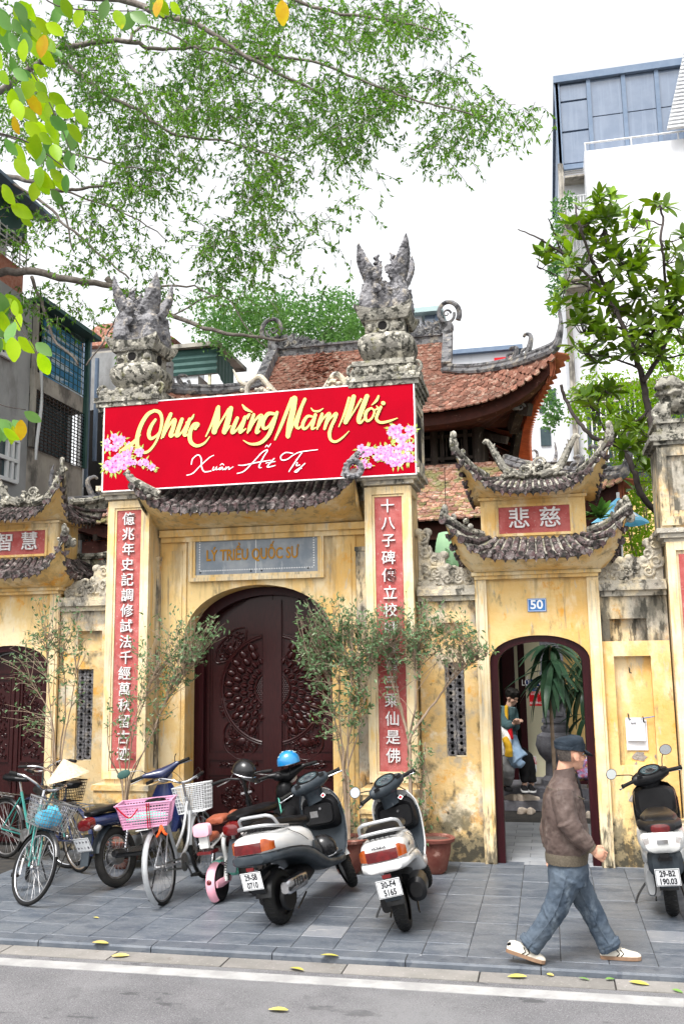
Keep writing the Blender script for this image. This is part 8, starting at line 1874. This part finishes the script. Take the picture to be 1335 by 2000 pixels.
# ---- the big street tree overhead
ft = thing('street_tree', 'tall spreading tree with small leaves hanging over the gate from the left', 'tree', (-11.5, 12.5, 0))
MB().tube(spline([(-11.5, 12.5, 0), (-11.4, 12.6, 2.5), (-11.2, 12.7, 5), (-10.6, 12.7, 8), (-10, 12.6, 11)], 5), [.55-.013*k for k in range(21)], 14).build('trunk', 'bark', ft, smooth='auto')
BR = [([(-330, 640), (-150, 560), (-20, 536), (60, 530), (130, 545), (220, 560), (300, 600), (400, 640), (470, 655), (560, 662)], 24, 5, 12.6), ([(-300, 300), (-60, 210), (80, 120), (130, 90), (250, 80), (300, 95), (400, 92), (520, 120)], 20, 4, 12.4),
 ([(80, 118), (115, 115), (150, 140), (210, 185), (270, 215), (335, 260), (400, 270), (480, 285), (560, 312)], 12, 3, 12.2), ([(-100, -40), (230, 0), (300, 22), (390, 50), (480, 110), (560, 150), (640, 190)], 18, 4, 12.0),
 ([(480, 110), (590, 115), (700, 155), (800, 190), (890, 215), (960, 230)], 7, 2.5, 12.2), ([(-300, 420), (-60, 345), (50, 350), (110, 370), (160, 368), (230, 355)], 16, 5, 12.8), ([(105, 370), (125, 420), (145, 490)], 7, 3.5, 12.8),
 ([(-40, 320), (75, 390), (130, 440), (200, 500), (250, 545)], 8, 4, 12.5), ([(-40, 250), (60, 280), (180, 310), (250, 325), (320, 342)], 6, 2.5, 12.3), ([(60, 540), (85, 600), (105, 660), (155, 712)], 9, 5, 12.7),
 ([(250, 80), (290, 50), (420, 110), (520, 160)], 7, 2.5, 12.1), ([(330, 620), (430, 575), (480, 640), (520, 680)], 4, 2, 12.7), ([(170, 715), (210, 650), (245, 590)], 4, 3, 12.6), ([(300, 560), (380, 560), (440, 600)], 6, 2, 12.7), ([(120, 370), (250, 420), (330, 470)], 5, 2, 12.6), ([(500, -20), (640, 20), (760, 40), (850, 60)], 9, 3, 12.3), ([(210, 545), (240, 575), (330, 590)], 14, 7, 12.65)]
for pts, w0, w1, Y in BR:
    P = spline([W(px, py, Y+.15*math.sin(i*1.3)) for i, (px, py) in enumerate(pts)], 5); n_ = len(P)
    P = [p+Vector((rnd(-1, 1), rnd(-1, 1), rnd(-1, 1)))*.02 for p in P]
    MB().tube(P, [(w0+(w1-w0)*k/(n_-1))/2/145 for k in range(n_)], 9).build('branch', 'bark', ft, smooth=True)
CL = [(430, 50, 430, 75, 1.25), (200, 130, 180, 80, .8), (250, 190, 210, 80, .9), (560, 150, 260, 100, 1.15), (800, 100, 120, 110, 1.0), (820, 220, 150, 80, .9), (970, 225, 70, 42, .7), (1050, 225, 40, 30, .4), (430, 290, 250, 100, 1.1), (620, 300, 110, 80, .6), (200, 320, 150, 60, .7), (300, 420, 170, 90, .95), (450, 440, 110, 100, 1.1), (560, 400, 110, 90, .6), (120, 470, 90, 80, .6), (400, 560, 170, 60, .8), (600, 510, 90, 50, .35), (700, 360, 45, 60, .35), (890, 300, 120, 50, .45), (90, 590, 90, 50, .6), (250, 620, 80, 60, .35), (40, 300, 60, 60, .7), (20, 120, 60, 120, .7), (720, 250, 80, 60, .6), (110, 190, 110, 110, .7), (60, 430, 80, 60, .5), (300, 20, 200, 40, .7)]
crown = MB(); tw = MB()
for (cx, cy, rx, ry, dn) in CL:
    for _ in range(int(math.pi*rx*ry*dn/150)):
        px, py = inell(cx, cy, rx, ry)
        if noise.noise(Vector((px*.011, py*.011, 3.3))) < -.18 and random.random() < .85: continue
        c = W(px, py, rnd(11.3, 14.2)); d = Vector((rnd(-1, 1), rnd(-1, 1), rnd(-1.1, .2))).normalized(); L = rnd(.25, .45)
        tw.tube([c, c+d*L*.5+Vector((0, 0, -.01)), c+d*L+Vector((0, 0, -.06))], [.005, .004, .002], 3, cap=False)
        for k in range(10):
            u = rnd(.1, 1.0); b = c+d*L*u+Vector((0, 0, -.06*u*u)); ld = (d*.6+rvec()*.9+Vector((0, 0, -.55))); leafquad(crown, b, ld, rvec(), rnd(.07, .105), rnd(.028, .038))
crown.build('crown', 'leaf_ficus', ft, kind='stuff'); tw.build('twigs', 'bark', ft, kind='stuff')
# ---- tree behind the temple roof
bt = thing('background_tree', 'round bright green tree behind the temple roof', 'tree', (-6, 20, 0))
MB().tube([(-6.2, 20.5, 0), (-6.1, 20.5, 5), (-5.6, 20.4, 8.5)], [.3, .24, .12], 10).build('trunk', 'bark', bt, smooth=True)
crown = MB()
for (cx, cy, rx, ry, dn) in ((470, 640, 90, 50, 1.0), (560, 640, 150, 60, 1.5), (650, 630, 70, 60, 1.5), (470, 610, 110, 60, .9), (700, 660, 30, 35, 1)):
    for _ in range(int(math.pi*rx*ry*dn/90)):
        px, py = inell(cx, cy, rx, ry); c = W(px, py, rnd(18.8, 21.5))
        for k in range(8): leafquad(crown, c+rvec()*.18, rvec()+Vector((0, 0, -.3)), rvec(), rnd(.10, .15), rnd(.045, .065))
for k in range(9): a, b = inell(580, 640, 120, 40); MB().tube(spline([(-5.9, 20.5, 7), W(580+(a-580)*.4, 690, 20.3), W(a, b, 20.2)], 3), [.08, .07, .06, .05, .04, .03, .02], 6).build('branch', 'bark', bt)
crown.build('crown', 'leaf_ficus_far', bt, kind='stuff')
# ---- bright bush behind the right side gate
bb_ = thing('bush', 'bright yellow-green bush behind the magnolia trunk', 'bush', (1.6, 14, 0)); crown = MB()
for (cx, cy, rx, ry, dn) in ((1200, 790, 90, 55, 1.1), (1255, 900, 50, 90, 1.3), (1245, 1010, 45, 60, 1.2), (1195, 1150, 40, 40, .8), (1150, 690, 40, 40, .35), (1300, 740, 50, 90, 1), (1230, 1080, 40, 40, .8), (1190, 880, 50, 40, .5)):
    for _ in range(int(math.pi*rx*ry*dn/110)):
        c = W(*inell(cx, cy, rx, ry), rnd(13.2, 14.6))
        for k in range(9): leafquad(crown, c+rvec()*.12, rvec()+Vector((0, 0, -.2)), rvec(), rnd(.06, .10), rnd(.03, .045))
crown.build('crown', 'leaf_bush', bb_, kind='stuff')
for k in range(7): c = W(rnd(1180, 1280), rnd(800, 1100), 13.9); MB().tube(spline([(1.5+rnd(-.2, .4), 14, 0), (1.5, 14, 2), c], 3), [.03, .028, .025, .02, .016, .012, .006], 5).build('stem', 'twig', bb_)
ht = thing('hanging_plants', 'creeper hanging down the left side of the white tower', 'creeper', (1, 23.5, 8)); crown = MB()
for (cx, cy, rx, ry) in ((1086, 560, 10, 60), (1088, 440, 7, 50), (1110, 395, 12, 14), (1075, 800, 18, 40), (1082, 520, 12, 30)):
    for _ in range(int(rx*ry*.11)):
        c = W(*inell(cx, cy, rx, ry), rnd(23, 23.6))
        for k in range(6): leafquad(crown, c+rvec()*.12, rvec(), rvec(), rnd(.08, .14), .06)
crown.build('foliage', 'leaf_ficus_far', ht, kind='stuff')
# ---- large single leaves: shared meshes
def leaf_mesh(L, w, m, name='leaf', curl=.12, nseg=5, tipw=1.0):
    mb = MB(); rows = []
    for k in range(nseg+1):
        t = k/nseg; ww = w*.5*math.sin(math.pi*min(.985, t**1.05+.015))**.7+.002; zc = -curl*L*t*t
        rows.append([Vector((L*t, -ww, zc+ww*.25)), Vector((L*t, 0, zc)), Vector((L*t, ww, zc+ww*.25))])
    mb.loft(rows, cap=False, closed=False); return mb.mesh(name, m, True)
def orient(c, d, n):
    d = d.normalized(); y = n.cross(d)
    if y.length < 1e-3: y = d.orthogonal()
    y.normalize(); z = d.cross(y); return Matrix.Translation(c) @ Matrix((d, y, z)).transposed().to_4x4()
# ---- magnolia on the right
mg = thing('magnolia_tree', 'dark-trunked tree with large glossy leaves on the right', 'tree', (2.2, 11.4, 0))
MBR = [([(1300, 1180), (1298, 1060), (1292, 940), (1275, 850), (1265, 800), (1254, 740), (1238, 690), (1218, 640), (1182, 560), (1152, 500), (1132, 440), (1122, 400)], 18, 3), ([(1296, 1030), (1290, 1008), (1255, 970), (1235, 915), (1215, 880), (1190, 862), (1160, 855), (1130, 825), (1106, 785), (1094, 752)], 13, 6), ([(1256, 745), (1290, 690), (1310, 640), (1350, 590)], 10, 6),
 ([(1185, 575), (1150, 540), (1090, 490), (1050, 465), (1012, 447)], 7, 2), ([(1100, 500), (1082, 455), (1070, 425)], 4, 2), ([(1200, 600), (1150, 560), (1105, 548), (1048, 520)], 4, 2), ([(1320, 640), (1300, 560), (1296, 515), (1290, 470), (1294, 430), (1288, 400)], 6, 4), ([(1292, 440), (1262, 430), (1240, 445)], 3, 2), ([(1240, 690), (1280, 640), (1300, 600), (1335, 560)], 6, 3), ([(1218, 640), (1180, 640), (1140, 650)], 5, 2), ([(1150, 500), (1180, 450), (1190, 420)], 4, 2), ([(1182, 560), (1220, 520), (1250, 470)], 5, 2), ([(1250, 720), (1200, 700), (1150, 690)], 5, 2), ([(1190, 862), (1165, 800), (1180, 760)], 4, 2), ([(1230, 680), (1290, 700), (1340, 690)], 5, 3)]
for pts, w0, w1 in MBR:
    P = spline([W(px, py, 11.5+.12*math.sin(i*1.7)) for i, (px, py) in enumerate(pts)], 5); n_ = len(P); MB().tube([p+rvec()*.008 for p in P], [(w0+(w1-w0)*k/(n_-1))/2/150 for k in range(n_)], 8).build('branch' if w0 < 18 else 'trunk', 'bark_dark', mg, smooth=True)
lm = [leaf_mesh(L_, w_, 'leaf_magnolia') for L_, w_ in ((.19, .072), (.22, .082), (.16, .066))]; cnt = 0; rest = MB()
WH = [(1180, 400, 55, 22, 7), (1165, 450, 60, 35, 12), (1230, 470, 50, 50, 8), (1105, 500, 45, 45, 7), (1130, 590, 45, 45, 6), (1150, 430, 35, 35, 4), (1130, 660, 35, 30, 4), (1330, 620, 20, 80, 7), (1310, 520, 25, 40, 4), (1200, 540, 80, 45, 15), (1280, 590, 60, 40, 12), (1165, 610, 55, 40, 9), (1240, 650, 80, 45, 15), (1300, 670, 45, 60, 9), (1170, 690, 50, 30, 6), (1175, 770, 60, 25, 8), (1220, 850, 35, 35, 6), (1062, 510, 22, 22, 3), (1290, 400, 12, 10, 2), (1330, 480, 20, 30, 3), (1190, 830, 35, 25, 4), (1240, 930, 30, 30, 3), (1250, 880, 20, 20, 2)]
tips = []
for (cx, cy, rx, ry, n_) in WH:
    for _ in range(int(n_*1.55)):
        px, py = inell(cx, cy, rx, ry); c = W(px, py, rnd(10.9, 12.1)); ax = (Vector((rnd(-.6, .6), rnd(-.9, .3), .8))).normalized(); tips.append(c)
        b = min(MBR, key=lambda br: min((px-a[0])**2+(py-a[1])**2 for a in br[0])); a_ = min(b[0], key=lambda a: (px-a[0])**2+(py-a[1])**2)
        MB().tube(spline([W(a_[0], a_[1], 11.5), W((a_[0]+px)/2, (a_[1]+py)/2+6, 11.5), c], 3), [.010, .009, .008, .007, .006, .005, .004], 5).build('twig', 'bark_dark', mg)
        o = ax.orthogonal().normalized(); n2 = random.choice((5, 6, 7))
        for k in range(n2):
            a = 6.283*k/n2+rnd(-.3, .3); rd = Matrix.Rotation(a, 3, ax) @ o; d = (rd+ax*rnd(-.3, 1.3)+rvec()*.3).normalized(); mx = orient(c, d, ax+rd*-.3); me = random.choice(lm)
            if cnt < 300 and not (k > 4): link(me, 'leaf', mg, mw=mx @ Matrix.Scale(rnd(.8, 1.15), 4)); cnt += 1
            else: rest.add([mx @ v.co for v in me.vertices], [tuple(p.vertices) for p in me.polygons])
rest.build('leaves', 'leaf_magnolia', mg, smooth=True, kind='stuff')
# ---- near branch at the upper left with big yellow-green leaves
nb_ = thing('overhanging_branch', 'near branch with large yellow-green leaves in the upper left corner', 'branch', (-3.5, 4.2, 5.5))
lms = {k: leaf_mesh(.105, .056, k, curl=.06) for k in ('leaf_young', 'leaf_mature', 'leaf_yellow')}
NB = [([(-60, 250), (0, 260), (60, 280), (130, 330), (160, 355)], 5, 2), ([(-40, 540), (10, 590), (40, 640), (70, 690), (80, 720)], 3, 1.5), ([(-30, 20), (30, 90), (80, 170), (120, 250), (150, 330)], 4, 2), ([(-40, 340), (10, 370), (40, 400)], 3, 1.5), ([(60, -30), (110, 10), (200, 20), (330, 20)], 4, 2), ([(-40, 760), (0, 790), (50, 800)], 3, 2)]
for pts, w0, w1 in NB: P = spline([W(px, py, 4.3) for px, py in pts], 4); n_ = len(P); MB().tube(P, [(w0+(w1-w0)*k/(n_-1))/2/430 for k in range(n_)], 6).build('twig', 'bark_dark', nb_, smooth=True)
LFS = [(20+rnd(-25, 60), rnd(0, 80), .6) for _ in range(20)]+[(rnd(-10, 90), rnd(60, 200), .9) for _ in range(28)]+[(rnd(20, 150), rnd(180, 340), .9) for _ in range(34)]+[(rnd(90, 340), rnd(-15, 25), .5) for _ in range(13)]+[(90, 45, .3), (98, 95, 1), (80, 345, .8), (130, 340, .5), (100, 370, .6), (10, 270, .7), (30, 310, .7), (22, 400, .4), (40, 415, .5), (5, 360, .4), (70, 355, .8), (550, 0, .2)]+[(rnd(-5, 40), rnd(570, 690), .9) for _ in range(11)]+[(75, 690, .7), (70, 670, .2)]+[(rnd(-10, 50), rnd(790, 840), .9) for _ in range(9)]+[(rnd(-10, 30), rnd(560, 600), 1) for _ in range(4)]
for i, (px, py, dn) in enumerate(LFS):
    c = W(px, py, rnd(3.9, 4.6)); d = _r*rnd(-.4, .9)-_u*rnd(.3, 1.1)+_f*rnd(-.3, .3); n_ = -_f+rvec()*.55
    if px == 550: d = -_u+_r*.05; n_ = -_f
    k = 'leaf_yellow' if (random.random() < .08 or px == 550) else ('leaf_mature' if random.random() < (.75 if py > 780 else .35) else 'leaf_young'); link(lms[k], 'leaf', nb_, mw=orient(c, d, n_) @ Matrix.Scale(rnd(.9, 1.3), 4), label='yellow leaf' if k == 'leaf_yellow' else None)
# ---- wall shrubs
def shrub(label, base, ells, stems, nt, Y=9.85, seed=1, th=.012):
    nt = int(nt*.62)
    random.seed(seed); t = thing('shrub', label, 'shrub', (base.x, base.y, 0), group='thin leggy shrubs growing against the gate'); lf = MB(); tw = MB()
    ST = []
    for pts in stems:
        P = spline([Vector((base.x, base.y, 0))]+[W(px, py, Y+rnd(-.1, .1)) for px, py in pts], 5); n_ = len(P); MB().tube([p+rvec()*.006 for p in P], [th*(1-.7*k/(n_-1)) for k in range(n_)], 6).build('stem', 'twig', t, smooth=True); ST += P[n_//3:]
    for (cx, cy, rx, ry, n_) in ells:
        for _ in range(n_):
            tip = W(*inell(cx, cy, rx, ry), Y+rnd(-.25, .15)); s_ = min(random.sample(ST, min(14, len(ST))), key=lambda p: (p-tip).length+max(0, p.z-tip.z)*1.5)
            md = s_.lerp(tip, .5)+Vector((rnd(-.05, .05), rnd(-.05, .05), rnd(-.02, .08))); P = spline([s_, md, tip], 4); tw.tube(P, [.0045-.0004*k for k in range(9)], 3, cap=False)
            for k in range(nt):
                u = P[min(8, 3+int(6*random.random()))]; c = u+rvec()*.035; leafquad(lf, c, rvec()+Vector((0, -.2, .1)), Vector((0, -.6, .8))+rvec()*.8, rnd(.042, .075), rnd(.020, .031))
    tw.build('twigs', 'twig', t, kind='stuff'); lf.build('foliage', 'leaf_shrub', t, kind='stuff')
B = lambda px, Y: Vector((W(px, 1550, Y).x, Y, 0))
shrub('leggy shrub behind the conical hat between the left side gate and vent', B(112, 9.9), [(90, 1210, 80, 50, 40), (60, 1290, 75, 60, 50), (130, 1260, 50, 60, 26), (40, 1400, 40, 60, 18), (120, 1360, 50, 60, 18), (100, 1180, 80, 25, 8)], [[(108, 1480), (98, 1380), (90, 1250)], [(118, 1470), (128, 1380), (122, 1280)], [(104, 1490), (100, 1400), (60, 1330)], [(120, 1480), (135, 1400), (150, 1310)]], 8, seed=31)
shrub('shrub spreading in front of the left tall pillar behind the motorcycle', B(243, 9.6), [(395, 1240, 50, 55, 80), (370, 1300, 35, 35, 22), (310, 1260, 60, 70, 46), (300, 1360, 60, 70, 34), (230, 1370, 40, 50, 14), (250, 1440, 45, 40, 12), (340, 1200, 30, 20, 6)], [[(240, 1540), (232, 1480), (240, 1390)], [(245, 1540), (250, 1450), (275, 1370)], [(250, 1545), (275, 1480), (320, 1380), (380, 1290)], [(238, 1540), (215, 1480), (210, 1420)], [(248, 1540), (262, 1430), (300, 1320)], [(250, 1530), (290, 1450), (340, 1330)]], 9, seed=32)
shrub('dense shrub rising beside the right half of the dark red doors', B(683, 9.65), [(640, 1200, 65, 45, 90), (620, 1270, 55, 45, 60), (690, 1260, 55, 70, 80), (650, 1340, 60, 60, 60), (700, 1380, 35, 70, 36), (630, 1420, 30, 40, 12), (735, 1230, 40, 50, 40), (690, 1600, 25, 60, 10)], [[(668, 1500), (655, 1420), (640, 1300)], [(680, 1520), (680, 1420), (690, 1300)], [(672, 1500), (662, 1400), (665, 1250)], [(676, 1520), (700, 1430), (725, 1300)], [(670, 1510), (665, 1440), (600, 1280)], [(674, 1500), (690, 1400), (700, 1320)]], 10, seed=33, th=.014)
shrub('forked sapling in front of the right tall pillar beside scooter 30-F4 5165', B(800, 9.7), [(790, 1200, 75, 35, 70), (860, 1210, 60, 35, 50), (760, 1250, 45, 40, 36), (830, 1260, 60, 30, 44), (935, 1275, 35, 25, 26), (900, 1230, 40, 30, 22), (820, 1450, 30, 60, 12), (835, 1590, 22, 60, 16), (810, 1500, 25, 40, 12), (770, 1330, 60, 40, 16)], [[(800, 1500), (797, 1440), (780, 1370), (762, 1290)], [(800, 1500), (800, 1440), (812, 1370), (808, 1280)], [(800, 1500), (802, 1440), (850, 1370), (900, 1310), (950, 1280)], [(800, 1500), (797, 1440), (770, 1350), (750, 1260)], [(812, 1620), (822, 1540), (830, 1450)]], 9, seed=34, th=.022)
# ---- pots
def pot(label, px, Y, r_, h, z0=.0):
    c = W(px, 1640, Y); t = thing('plant_pot', label, 'plant pot', (c.x, Y, z0)); MB().lathe([(r_*.45, 0), (r_*.62, h*.1), (r_*.85, h*.6), (r_*.9, h*.85), (r_*1.08, h*.88), (r_*1.12, h*.97), (r_*1.0, h), (r_*.88, h*.96), (r_*.85, h*.9)], (c.x, Y, z0), 28).build('pot_body', 'terracotta', t, smooth='auto')
    MB().lathe([(.01, h*.93), (r_*.87, h*.915)], (c.x, Y, z0), 20, cap=False).build('soil', 'earth', t); return t
pot('wide reddish clay pot right of scooter 30-F4 5165', 848, 9.85, .19, .36); pot('clay pot half hidden between the two white scooters', 680, 9.7, .20, .36); pot('clay pot behind the blue motorcycle', 243, 9.6, .2, .3)
# ---- strap-leaved palms in the courtyard and the rosette over the side gate
def rosette(t, c, n_, L, w, m, droop, up, seed, clear=False):
    random.seed(seed); ms = [leaf_mesh(L*k, w, m, curl=droop, nseg=7) for k in (.8, 1, 1.15)]
    for k in range(n_):
        a = rnd(0, 6.283); e = rnd(up[0], up[1])
        if clear and math.cos(a) < -.2 and random.random() < .6: continue
        d = Vector((math.cos(a)*math.cos(e), math.sin(a)*math.cos(e), math.sin(e))); link(random.choice(ms), 'leaf', t, mw=orient(c+rvec()*.03, d, Vector((0, 0, 1))))
dr = thing('dracaena', 'tall dracaena with drooping strap leaves in front of the stone column', 'plant', (W(1078, 1400, 13.6).x, 13.75, 0))
MB().tube([(W(1078, 1400, 13.7).x, 13.8, 0), W(1076, 1400, 13.75), W(1074, 1262, 13.6)], [.03, .026, .022], 8).build('stem', 'twig', dr)
for (px, py, n_, s_) in ((1074, 1265, 30, 1), (1076, 1318, 34, 2), (1080, 1290, 12, 3)): rosette(dr, W(px, py, 13.6), n_, .48, .09, 'leaf_dracaena', .85, (-.7, .5), s_, s_ != 2)
dr2 = thing('dracaena', 'second dracaena against the yellow wall behind the cap', 'plant', (W(1145, 1400, 14.3).x, 14.4, .27))
MB().tube([(W(1142, 1400, 14.3).x, 14.4, .27), W(1140, 1300, 14.3)], [.025, .02], 8).build('stem', 'twig', dr2)
for (px, py, n_, s_) in ((1142, 1290, 22, 4), (1138, 1345, 24, 5), (1146, 1400, 18, 6)): rosette(dr2, W(px, py, 14.3), n_, .5, .075, 'leaf_dracaena', .8, (-.6, .5), s_)
ro = W(1172, 1010, 11.4); rp = thing('rosette_plant', 'dark green rosette plant in a pot beside the upper block of the open side gate', 'plant', (ro.x, 11.4, 2.5))
rosette(rp, ro, 26, .24, .075, 'leaf_mature', .15, (-.1, 1.2), 8); MB().lathe([(.09, ro.z-.34), (.13, ro.z-.10), (.14, ro.z-.08), (.12, ro.z-.09)], (ro.x, 11.4, 0), 16).build('pot_body', 'black_plastic', rp); MB().box(ro.x-.2, 11.2, 0, ro.x+.2, 11.6, ro.z-.341).build('stand', 'void', rp)
# ---- fallen leaves on road and pavement
random.seed(5)
fl = [leaf_mesh(.13, .055, 'fallen_leaf', 'fallen_leaf', curl=.04), leaf_mesh(.05, .03, 'fallen_leaf', 'fallen_leaf', curl=.1), leaf_mesh(.07, .03, 'fallen_leaf_green', 'fallen_leaf', curl=.1)]
FL = [(180, 1843, 0, 'pale yellow leaf against the kerb below the teal bicycle'), (218, 1870, 0, 'tan leaf on the gutter left of centre'), (592, 1898, 0, 'tan leaf on the gutter below scooter 29-S8 0710'), (626, 1868, 0, 'yellow-green leaf by the kerb in the middle'), (562, 1976, 0, 'small tan leaf on the asphalt'), (1028, 1910, 0, 'yellow leaf in the gutter under the man\'s rear shoe'), (1228, 1920, 0, 'large yellow leaf in the gutter under the man\'s front shoe'), (484, 1866, 0, 'pinkish leaf at the kerb'), (182, 1794, 1, 'small leaf on the slabs near the bicycles'), (1312, 1935, 2, 'green leaf in the gutter at the right edge'), (1130, 1912, 2, 'small green leaf below the striding man'), (1182, 1915, 2, 'small green leaf between the man\'s shoes'), (1067, 1905, 1, 'tiny leaf below the rear shoe'), (232, 1848, 1, 'tiny leaf by the kerb on the left')]
for (px, py, k, lb) in FL:
    z = RZ+.008 if py > 1835+(px/1335)*72 else .002; g_ = Gd(px, py, z); a = rnd(-.5, .5)+(3.14 if k == 0 and random.random() < .5 else 0)
    o = link(fl[k], 'fallen_leaf', None, mw=Matrix.Translation((g_.x, g_.y, z+.007)) @ Matrix.Rotation(a, 4, 'Z') @ Matrix.Rotation(R(rnd(-8, 8)), 4, 'X')); tag(o, lb, 'leaf', 'fallen leaves')
